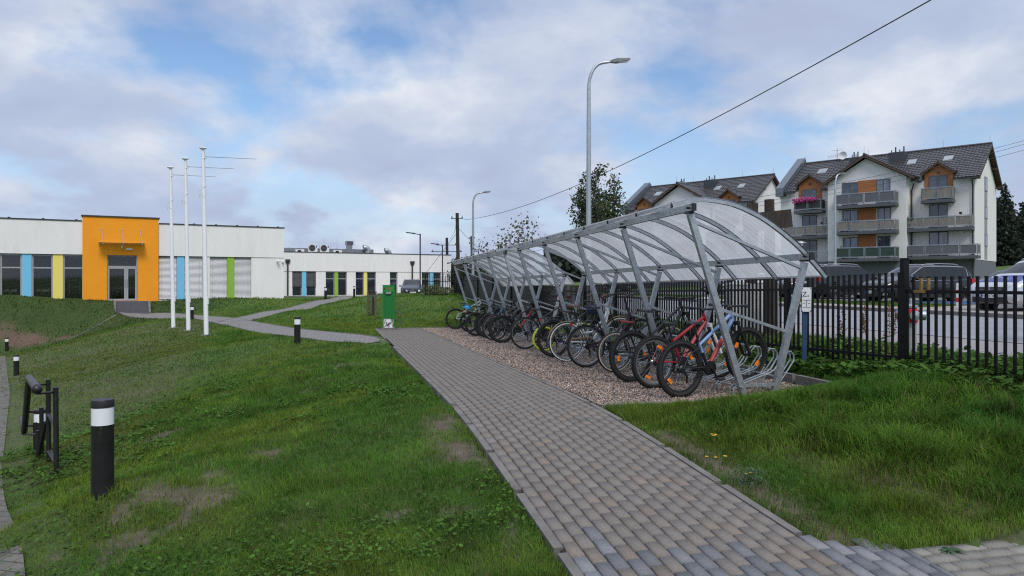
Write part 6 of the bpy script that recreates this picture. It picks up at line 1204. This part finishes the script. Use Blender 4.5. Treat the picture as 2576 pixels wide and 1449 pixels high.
        for q in (-0.165, 0.02): d_.bar((q * L_, sg * (W * 0.5 + 0.004), 0.51 * H), (q * L_ + 0.18, sg * (W * 0.5 + 0.004), 0.515 * H), 0.02, 0.03)
        d_.build('door_handle', SILVER if chrome else pm, root, smooth=False)
        for q in (-0.155, 0.04, 0.205): b.bar((q * L_, sg * (W * 0.5028), 0.22 * H), (q * L_, sg * (W * 0.490), 0.57 * H), 0.006, 0.012, (1, 0, 0))
        b.build('door_gap', BLACKP, root, smooth=False)
        if rails: MB().tube([(xs[i], sg * (rw[i] * 0.86), top[i] + (0.045 if 0 < k < 9 else 0.0)) for k, i in enumerate(np.linspace(int(n * .14), int(n * .55), 10).astype(int))], 0.02, 6).build('roof_rail', SILVER, root)
        if chrome:
            idx = [i for i in range(n) if S['g0'] + 0.03 < t[i] < S['g1'] - 0.02]; lo = [(xs[i], sg * (hw[i] * 0.955 + 0.012), belt[i]) for i in idx]; hi = [(xs[i], sg * (rw[i] + 0.012), ring[i][9][1]) for i in idx]; MB().tube(lo + hi[::-1], 0.012, 5, loop=True).build('window_trim', CHROME, root)
    zg = 0.36 * H; fx = X1 - 0.035
    MB().box((fx, 0, 0.40 * H), (0.10, W * 0.50, 0.10 * H)).build('grille', BLACKP, root, smooth=False); b = MB()
    for q in range(3): b.box((fx + 0.053, 0, 0.37 * H + q * 0.03 * H), (0.01, W * 0.46, 0.008 * H))
    b.build('grille_bars', CHROME, root, smooth=False); MB().lathe([(0.055, 0.055), (0.055, 0.07), (0, 0.072)], 14, (fx, 0, 0.415 * H), 'x').build('round_emblem', CHROME, root)
    MB().box((X1 - 0.05, 0, 0.215 * H), (0.12, W * 0.62, 0.10 * H)).build('lower_intake', BLACKP, root, smooth=False)
    for sg in (-1, 1): MB().box((X1 - 0.12, sg * W * 0.39, 0.23 * H), (0.10, W * 0.12, 0.06 * H)).build('fog_lamp', LAMPG, root, smooth=False)
    if plate:
        pl_ = MB().box((X1 + 0.022, 0, 0.285 * H), (0.02, 0.52, 0.115)).build('licence_plate', WHITEPL, root, smooth=False); MB().box((X1 + 0.024, -0.235, 0.285 * H), (0.02, 0.045, 0.113)).build('blue_strip', mat('plate_blue', (0.02, 0.05, 0.3), 0.5), pl_, smooth=False)
        text(plate, 0.105, mat('black_lettering', (0.02, 0.02, 0.02), 0.5), pl_, (X1 + 0.034, 0.02, 0.285 * H), (R(90), 0, R(90)))
    MB().box((-X1 - 0.0, 0, 0.50 * H), (0.03, 0.52, 0.115)).build('rear_plate', WHITEPL, root, smooth=False)
    if police:
        bl = mat('police_blue', (0.02, 0.03, 0.22), 0.3); i0, i1 = int(n * 0.745), int(n * 0.955); fs = []
        b = MB(); b.grid([[(xs[i], rw[i] * c * 0.98, top[i] + 0.008 - 0.03 * abs(c) ** 3) for c in np.linspace(-0.9, 0.9, 9)] for i in range(i0, i1, 3)]); b.build('bonnet_panel', bl, root)
        for sg in (-1, 1):
            b = MB(); b.grid([[(xs[i], sg * (hw[i] * 1.008 + 0.002), zz_) for i in range(int(n * .12), int(n * .70), 4)] for zz_ in (0.36 * H, 0.50 * H)]); b.build('side_stripe', mat('police_light_blue', (0.03, 0.2, 0.5), 0.4), root)
            text('POLICJA', 0.2, LETR, root, (-0.05 * L_, sg * (W * 0.5065 + 0.006), 0.43 * H), (R(90), 0, 0 if sg < 0 else PI), ext=0.001)
        text('POLICJA', 0.17, LETR, root, (xs[(i0 + i1) // 2], 0, top[(i0 + i1) // 2] + 0.022), (0, R(10), R(90)), ext=0.001)
        lb = MB().box((0, 0, H + 0.06), (0.26, 1.05, 0.10)); lb.build('light_bar', mat('blue_lamp_cover', (0.02, 0.05, 0.5), 0.15), root, smooth=False)
    return root
HN = math.atan2(-SA, -CA)
car(17.5, 31.4, HN, 'glossy black crossover with chrome window trim parked across the road, nearest to the fence post', 4.6, 1.85, 1.62, (0.008, 0.008, 0.010), 'suv', chrome=True, plate='GWE 1S85', rr=0.355)
car(16.95, 23.0, HN + 0.06, 'white and blue police car with blue bonnet at the right picture edge', 4.65, 1.86, 1.66, (0.55, 0.57, 0.60), 'suv', metal=0.5, plate='HPN C263', police=True, name='police_car', rr=0.36, z=-0.87)
car(17.2, 37.2, YAWN, 'dark grey estate-like off-roader seen from its tail beside the black crossover', 4.8, 1.9, 1.76, (0.022, 0.022, 0.026), 'suv', rr=0.37)
car(16.9, 40.3, HN, 'dark grey crossover half hidden behind the shelter leg, its nose toward the road', 4.6, 1.82, 1.68, (0.045, 0.05, 0.058), 'suv', plate='GWE 74P', rr=0.36)
car(15.4, 50.5, HN, 'black hatchback with its nose out, left of the white one behind the shelter', 4.2, 1.78, 1.5, (0.012, 0.012, 0.014), 'hatch', plate='GWE 20K', rails=False)
car(15.9, 47.4, HN, 'white hatchback behind the grey cabinets', 4.2, 1.78, 1.5, (0.6, 0.61, 0.62), 'hatch', plate='GWE 31M', rails=False)
car(10.6, 75, HN, 'black saloon far off under the shelter roof edge', 4.5, 1.8, 1.45, (0.012, 0.012, 0.014), 'sedan', rails=False)
car(23.5, 43.5, YAWN, 'silver saloon whose roof shows between the two dark off-roaders', 4.5, 1.8, 1.46, (0.45, 0.46, 0.47), 'sedan', metal=0.6, rails=False)
car(24.9, 36.3, HN, 'dark saloon behind the tail of the black crossover', 4.6, 1.82, 1.5, (0.02, 0.021, 0.025), 'sedan', rails=False)
car(22.2, 31.0, HN, 'pale blue-grey hatchback behind the police car bonnet', 4.2, 1.78, 1.5, (0.32, 0.36, 0.42), 'hatch', metal=0.5, rails=False)
car(27.5, 39.5, HN, 'grey saloon farther back, right of the dark saloon', 4.6, 1.82, 1.48, (0.16, 0.165, 0.18), 'sedan', metal=0.5, rails=False)
p = P(1036, 748, 61.0); car(p.x, p.y, R(-80), 'dark blue crossover parked by the low school wing', 4.27, 1.77, 1.53, (0.010, 0.014, 0.03), 'hatch', plate='GWE 55', z=-1.2, chrome=False)

# ------------------------------------------------------------------ lamps, poles, wires
def street_lamp(px, Y, zt, arm, ang, r, label, zb=None, style='bent', m=GALV):
    X = (px - 1288) / FP * Y; zb = g1(X, Y) if zb is None else zb; root = thing('street_lamp', label, 'street lamp', (X, Y, zb), (0, 0, ang), 'street lamps'); h = zt - zb
    if style == 'bent':
        q = [(0, 0, -0.2), (0, 0, h * 0.45), (0, 0, h - 0.95)] + [(arm * 0.60 * (1 - math.cos(t)), 0, h - 0.95 + 0.86 * math.sin(t)) for t in np.linspace(0.2, PI / 2 - 0.12, 7)] + [(arm * 0.85, 0, h - 0.06 * arm)]
        MB().tube(q, [r * 1.15, r * 0.95, r * 0.72] + [r * 0.6] * 7 + [r * 0.5], 12).build('post', m, root); hd = Matrix.Translation((arm * 0.85, 0, h - 0.06 * arm)) @ Matrix.Rotation(-R(9), 4, 'Y')
        b = MB(); b.tube([(-0.05, 0, 0), (0.1, 0, 0.01)], 0.045, 8); b.add([(0.06, -0.05, -0.04), (0.25, -0.13, -0.05), (0.68, -0.12, -0.02), (0.68, 0.12, -0.02), (0.25, 0.13, -0.05), (0.06, 0.05, -0.04), (0.06, -0.05, 0.05), (0.25, -0.12, 0.07), (0.68, -0.11, 0.03), (0.68, 0.11, 0.03), (0.25, 0.12, 0.07), (0.06, 0.05, 0.05)], [(5, 4, 3, 2, 1, 0), (6, 7, 8, 9, 10, 11)] + [(i, (i + 1) % 6, 6 + (i + 1) % 6, 6 + i) for i in range(6)])
        b.v = [tuple(hd @ Vector(v)) for v in b.v]; b.build('lamp_head', mat('grey_lamp_head', (0.16, 0.17, 0.18), 0.5), root)
        b = MB().fb(0.28, 0.62, -0.09, 0.09, -0.062, -0.04); b.v = [tuple(hd @ Vector(v)) for v in b.v]; b.build('lamp_glass', FROST, root, smooth=False)
    else:
        MB().fb(-r, r, -r, r, -0.3, h).build('post', m, root, smooth=False); MB().bar((-0.0, 0, h - 0.06), (arm, 0, h + 0.10), 0.07, 0.06).build('arm', m, root, smooth=False); b = MB(); b.bar((arm * 0.35, 0, h + 0.03), (arm * 1.02, 0, h + 0.11), 0.16, 0.07); b.build('lamp_head', m, root, smooth=False)
    return root
street_lamp(1481, 24.0, 7.42, 0.85, 0.15, 0.088, 'tall galvanised street lamp with bent arm rising behind the nearer shelter')
street_lamp(1190, 58.0, 7.3, 0.85, 0.1, 0.11, 'galvanised street lamp with bent arm beside the wooden power pole')
street_lamp(1284, 100.0, 7.3, 0.85, 0.2, 0.12, 'faint far street lamp seen among the sapling leaves')
p_ = P(2101, 655, 46); street_lamp(2101, 46.0, 7.0, 0.55, 0.55, 0.085, 'street lamp standing in front of the nearer apartment house balconies', -0.5)
DLAMP = mat('anthracite_lamp', (0.02, 0.021, 0.024), 0.5)
street_lamp(1057, 60.0, 4.08, -1.15, 0.15, 0.055, 'black angular lamp post beside the parked dark blue car', -1.2, 'flat', DLAMP); street_lamp(1113, 67.0, 3.55, -1.05, 0.15, 0.05, 'black angular lamp post in front of the right end of the low school wing', -1.2, 'flat', DLAMP); street_lamp(1204, 90.0, 4.2, -0.9, 0.1, 0.05, 'small dark angular lamp post far off between the wooden pole and the second lamp', -1.2, 'flat', DLAMP)
p_ = P(1930 + 10, 700, 44); root = thing('park_lamp', 'short lamp post with a flat round cap in front of the apartment house', 'street lamp', P(2013, 715, 46.0)); MB().tube([(0, 0, -0.6), (0, 0, 2.35)], 0.05, 8).build('post', GALV, root); MB().lathe([(0.12, 2.35), (0.2, 2.6), (0.2, 2.62), (0.05, 2.66)], 14).build('lamp_cover', FROST, root); MB().lathe([(0.36, 2.63), (0.34, 2.67), (0, 2.75)], 16).build('cap', GALV, root)
def pole(px, Y, ztop, r, label, arms=()):
    X = (px - 1288) / FP * Y; zb = -1.3; root = thing('power_pole', label, 'power pole', (X, Y, zb), (0, 0, 0), 'wooden power poles'); h = ztop - zb
    MB().tube([(0, 0, -0.3), (0.01 * h, 0, h * 0.5), (0, 0, h)], [r * 1.2, r * 1.1, r], 10).build('trunk', WOODD, root); b = MB()
    for z, w_ in arms: b.bar((-w_, -r, h + z), (w_, -r, h + z), 0.07, 0.07)
    for z in (-0.75, -1.25, -1.4): b.lathe([(r * 1.12, h + z), (r * 1.12, h + z + 0.05)], 10)
    b.build('crossarm', DKMETAL, root); i_ = MB()
    for z, w_ in arms:
        for x in (-w_ * 0.9, w_ * 0.9): i_.lathe([(0.04, h + z + 0.03), (0.07, h + z + 0.08), (0.05, h + z + 0.14), (0.07, h + z + 0.18), (0.0, h + z + 0.24)], 8, (x, -r, 0))
    i_.build('insulator', mat('brown_porcelain', (0.09, 0.05, 0.035), 0.25), root); return root, Vector((X, Y, ztop))
r1, t1 = pole(1150, 70, (712 - 536) / FP * 70, 0.16, 'tall dark wooden power pole left of the bent arm lamp', ((-0.55, 0.55),))
r2, t2 = pole(1186, 95, (712 - 594) / FP * 95, 0.15, 'shorter dark wooden power pole right behind the tall one', ((-0.35, 0.3), (-1.0, 0.3)))
r3, t3 = pole(1124, 88, (712 - 598) / FP * 88, 0.16, 'wooden power pole with wide crossarms and insulators over the low school wing', ((-1.7, 1.9), (-0.9, 1.2), (-3.0, 1.2)))
r4, t4 = pole(1509, 55, (712 - 505) / FP * 55, 0.14, 'old wooden power pole standing inside the leafy tree', ((-0.4, 1.1), (-1.4, 1.1)))
def wire(a, b_, sag, r, label):
    pts = [Vector(a).lerp(Vector(b_), t) - Vector((0, 0, sag * 4 * t * (1 - t))) for t in np.linspace(0, 1, 40)]; return tag(MB().tube(pts, r, 5).build('overhead_wire', mat('black_wire', (0.02, 0.021, 0.023), 0.6)), label, 'wire', 'overhead wires')
wire(P(1166, 553, 70), P(2700, -205, 14), 1.2, 0.017, 'thick overhead cable crossing the sky to the upper right corner')
for k, (a, b_, sg, lb) in enumerate(((P(1150, 650, 70), P(1700, 505, 60), 0.5, 'uppermost thin wire behind the two saplings'), (P(1150, 668, 70), P(1700, 530, 60), 0.5, 'thin wire passing through the crown of the larger sapling'), (P(1150, 676, 70), P(1680, 560, 60), 0.5, 'lowest thin wire behind the two saplings'), (P(1150, 655, 70), P(1300, 628, 95), 0.5, 'thin wire from the tall pole to the far lamp'))): wire(a, b_, sg, 0.014, lb)
for k, (a, b_, lb) in enumerate(((P(1495, 540, 55), P(2640, 336, 50), 'uppermost thin wire over the apartment house roofs'), (P(1495, 556, 55), P(2640, 345, 50), 'middle thin wire over the apartment house roofs'), (P(1495, 562, 55), P(2640, 360, 50), 'lowest thin wire over the apartment house roofs'))): wire(a, b_, 0.9, 0.013, lb)
wire(P(1152, 572, 70), P(1254, 658, 64), 0.3, 0.018, 'slack cable running down from the tall pole toward the shelter'); wire(P(1150, 585, 70), P(1068, 692, 66), 0.0, 0.018, 'stay wire slanting down left from the tall power pole'); wire(P(1132, 600, 88), P(1150, 560, 70), 0.3, 0.016, 'cable from the wide armed pole up to the tall pole')

# ------------------------------------------------------------------ trees and hedges
def leaves(name, C, sz, col, par, dv=0.22):
    n = len(C); th = rng.uniform(0, 2 * PI, n); ph = rng.normal(0, 0.7, n)
    d = np.stack([np.cos(th) * np.cos(ph), np.sin(th) * np.cos(ph), np.sin(ph)], -1); u = rng.standard_normal((n, 3)); u -= (u * d).sum(1, keepdims=True) * d; u /= np.linalg.norm(u, axis=1, keepdims=True)
    s = (sz * rng.uniform(0.6, 1.3, n))[:, None]; V = np.stack([C - d * s * 0.5, C + u * s * 0.36, C + d * s * 0.55, C - u * s * 0.36], 1).reshape(-1, 3)
    T = (np.array([(0, 1, 2), (0, 2, 3)])[None] + 4 * np.arange(n)[:, None, None]).reshape(-1, 3)
    cc = np.array(col)[None] * rng.normal(1, dv, (n, 1)).clip(0.4, 1.8) * (1 + rng.normal(0, 0.08, (n, 3))); return npmesh(name, V, T, LEAF, np.repeat(cc.clip(0.004, 1), 4, 0), par)
def tree(x, y, z, h, label, kind, group=None, spread=0.42, nl=34, lsz=0.10, col=(0.06, 0.085, 0.025), seed=1, r0=0.13, levels=4, trunkf=0.3, up=0.6, name='leafy_tree', bare_=0.0):
    rnd = random.Random(seed); root = thing(name, label, 'tree', (x, y, z), group=group); tb = MB(); tips = []
    def grow(p, d, L_, r, lv):
        q = p; pts = [p]; dd = d.copy()
        for k in range(3): dd = (dd + Vector((rnd.gauss(0, 0.12), rnd.gauss(0, 0.12), 0.10 * up))).normalized(); q = q + dd * L_ / 3; pts.append(q)
        tb.tube(pts, [r, r * 0.85, r * 0.72, r * 0.6], 6 if r > 0.03 else 4, False)
        if lv <= 1: tips.extend(pts[1:])
        if lv == 0: return
        nb_ = 2 + (rnd.random() < 0.65) + (lv == levels)
        for k in range(nb_):
            a = rnd.uniform(0, 2 * PI); sp_ = spread * rnd.uniform(0.6, 1.4); o = dd.orthogonal().normalized(); o = (o * math.cos(a) + dd.cross(o) * math.sin(a)); nd_ = (dd * math.cos(sp_) + o * math.sin(sp_) + Vector((0, 0, 0.12 * up))).normalized(); st = pts[rnd.choice((2, 3, 3))]
            grow(st, nd_, L_ * rnd.uniform(0.62, 0.85), r * 0.58, lv - 1)
    grow(Vector((0, 0, -0.1)), Vector((0, 0, 1)), h * trunkf, r0, levels); top = max(t.z for t in tips); k_ = h / top
    tb.v = [(a * k_, b * k_, c * k_) for a, b, c in tb.v]; tb.build('trunk', BARK, root); C = []
    for t_ in tips:
        if rnd.random() < bare_: continue
        k = int(nl * rnd.uniform(0.3, 1.7)); C.append(np.array(t_ * k_)[None] + np.clip(rng.standard_normal((k, 3)), -2, 2) * lsz * 2.1)
    leaves('crown', np.concatenate(C), lsz, col, root); return root
def upright_tree(x, y, z, h, rx, label, seed):               # trunk splitting low into steep limbs, leaf clumps along every limb
    rg = np.random.default_rng(seed); root = thing('leafy_tree', label, 'tree', (x, y, z)); tb = MB(); C = []
    tb.tube([(0, 0, -0.3), (0.05, 0, 1.0), (0.0, 0.05, 2.4)], [0.22, 0.18, 0.15], 9)
    for k in range(15):
        a = rg.uniform(0, 2 * PI); out = rx * rg.uniform(0.35, 1.0); top = h * rg.uniform(0.62, 1.0) * (1 - 0.22 * out / rx); b0 = rg.uniform(1.0, 2.6)
        pts = [np.array([out * math.cos(a) * t ** 0.75, out * math.sin(a) * t ** 0.75, b0 + (top - b0) * t]) + (rg.normal(0, 0.10, 3) if 0 < t < 1 else 0) for t in np.linspace(0, 1, 8)]
        tb.tube([tuple(q) for q in pts], [0.10 * (1 - 0.9 * t) + 0.008 for t in np.linspace(0, 1, 8)], 6)
        for i in range(2, 8):
            for q in range(3):
                a2 = rg.uniform(0, 2 * PI); L_ = rg.uniform(0.4, 1.15) * (1.15 - 0.09 * i); e = pts[i] + np.array([math.cos(a2) * L_, math.sin(a2) * L_, rg.uniform(0.1, 0.7)])
                tb.tube([tuple(pts[i]), tuple((pts[i] + e) / 2 + rg.normal(0, 0.05, 3)), tuple(e)], [0.025, 0.016, 0.006], 4, False)
                for u in (0.45, 0.75, 1.0):
                    if rg.random() < 0.8: k2 = rg.integers(9, 30); C.append((pts[i] * (1 - u) + e * u)[None] + rg.normal(0, 0.19, (k2, 3)))
    tb.build('trunk', BARK, root); leaves('crown', np.concatenate(C), 0.17, (0.055, 0.078, 0.028), root, 0.35); return root
p = P(1503, 715, 48); upright_tree(p.x, p.y, -1.1, 9.1, 2.1, 'large upright leafy tree with gaps behind the tall street lamp', 12)
p = P(1342, 700, 31); tree(p.x, p.y, -1.1, 3.75, 'larger thin sapling with sparse leaves behind the shelters', 's', 'roadside saplings', seed=5, nl=7, lsz=0.125, r0=0.05, levels=3, spread=0.55, trunkf=0.42, col=(0.085, 0.09, 0.04), name='sapling')
p = P(1240, 700, 36); tree(p.x, p.y, -1.1, 3.1, 'smaller thin sapling with sparse leaves left of the larger one', 's', 'roadside saplings', seed=8, nl=8, lsz=0.13, r0=0.05, levels=3, spread=0.6, trunkf=0.38, col=(0.085, 0.09, 0.04), name='sapling', bare_=0.2)
def bush(x, y, z, rx, ry, h, label, col, n=5000, lsz=0.16, group=None, name='bush'):
    root = thing(name, label, 'bush', (x, y, z), group=group); b = MB()
    for k in range(9): t = random.uniform(0, 6.3); b.tube([(0, 0, -0.1), (math.cos(t) * rx * 0.3, math.sin(t) * ry * 0.3, h * 0.5), (math.cos(t) * rx * 0.6, math.sin(t) * ry * 0.6, h * 0.85)], [0.04, 0.03, 0.01], 5)
    b.build('stems', BARK, root); cl = rng.standard_normal((40, 3)); cl /= np.linalg.norm(cl, axis=1, keepdims=True); cl *= rng.uniform(0.45, 0.95, (40, 1)); pick = rng.integers(0, 40, n)
    C = cl[pick] + rng.standard_normal((n, 3)) * 0.17; C = C * np.array([rx, ry, h * 0.5]) + np.array([0, 0, h * 0.48]); C = C[C[:, 2] > 0.02]; leaves('foliage', C, lsz, col, root, 0.3); return root
for k, (px, Y, rx, h, lb, c) in enumerate(((1150, 76, 3.0, 4.2, 'dark bushy tree left of the tall power pole, beyond the slatted screens', (0.03, 0.045, 0.018)), (1192, 74, 2.8, 3.9, 'dark bushy tree between the tall power pole and the second street lamp', (0.035, 0.05, 0.02)), (1236, 78, 3.2, 3.4, 'dark bushy tree below the smaller sapling', (0.03, 0.048, 0.02)), (1290, 84, 3.6, 3.4, 'dark bushy tree below the larger sapling', (0.032, 0.046, 0.018)))):
    p = P(px, 715, Y); bush(p.x, p.y, -1.2, rx, 2.0, h, lb, c, 6500, 0.2, 'dark bushes beyond the screens')
for k, (px, Y) in enumerate(((1080, 46), (1102, 45.5), (1126, 46))): p = P(px, 742, Y); bush(p.x, p.y, p.z - 0.2, 0.75, 0.6, 0.95 - 0.1 * k, ['pale green shrub nearest the parked dark blue car, behind the picket fence', 'pale green shrub in the middle behind the picket fence', 'pale green shrub closest to the slatted screens'][k], (0.13, 0.16, 0.06), 1500, 0.07, 'pale shrubs behind the yard fence')
def spruce(x, y, z, h, r, label, seed, first=None):
    rg = np.random.default_rng(seed); root = thing('spruce', label, 'tree', (x, y, z), group='forest edge behind the apartment houses'); MB().tube([(0, 0, -0.3), (0, 0, h)], [0.02 * h, 0.01], 7).build('trunk', BARK, root); C = []
    nl = int(h * 3.2)
    for k in range(nl):
        f = k / nl; zz_ = h * (0.08 + 0.92 * f); rr_ = r * (1 - f) ** 0.8 * rg.uniform(0.75, 1.1) + 0.15
        for q in range(max(4, int(11 * (1 - f) + 3))):
            a = rg.uniform(0, 2 * PI); m_ = max(4, int(rr_ * 9)); u = rg.uniform(0.15, 1, m_); C.append(np.stack([np.cos(a) * u * rr_, np.sin(a) * u * rr_, zz_ - 0.35 * u * rr_ + 0.12 * rr_ * u * u + rg.normal(0, 0.05, m_)], -1) + rg.normal(0, 0.08, (m_, 3)))
    leaves('crown', np.concatenate(C), 0.36, (0.020, 0.034, 0.020), root, 0.3); return root
protos = [spruce(0, 0, 0, 11, 2.5, 'p', 3), spruce(0, 0, 0, 13, 2.8, 'p', 4), spruce(0, 0, 0, 9.5, 2.6, 'p', 6)]
spots = []
rs = random.Random(4)
for row, (Y, zb) in enumerate(((97, 1.6), (106, 2.6), (117, 4.2))):
    for k in range(9): spots.append(((2480 + 33 * k + row * 12 - 1288) / FP * Y + rs.uniform(-0.6, 0.6), Y + rs.uniform(-2, 2), zb - 1.0))
SL = ['nearest', 'middle', 'rear']
for k, (x, y, z) in enumerate(spots):
    if k < 3: o = protos[k]
    else:
        src = protos[k % 3]; o = src.copy(); COL.objects.link(o)
        for c in src.children: d = c.copy(); COL.objects.link(d); d.parent = o
    s_ = rs.uniform(0.85, 1.15); o.location = (x, y, z); o.scale = (s_, s_, s_); o.rotation_euler = (0, 0, rs.uniform(0, 6)); o['label'] = 'dark spruce in the %s row of the forest edge right of the apartment house' % SL[k // 9]
tp = spruce(44.0, 92, 1.0, 14.6, 1.6, 'spruce top poking over the ridge of the nearer apartment house', 9)
# far wooded rise seen through the gap between the shelters
n = 26000; fx = rng.uniform(10, 75, n); fy = rng.uniform(170, 230, n); hh = 5.5 + 6 * fbm(fx * 0.05, fy * 0.05, 3) + (fy - 170) * 0.06 + 2.0 * np.exp(-((fx - 14) / 22) ** 2); C = np.stack([fx, fy, -1.5 + hh * rng.random(n) ** 0.5], -1)
fo = leaves('far_forest', C, 1.5, (0.022, 0.036, 0.022), None, 0.3); struct(fo, 'stuff')
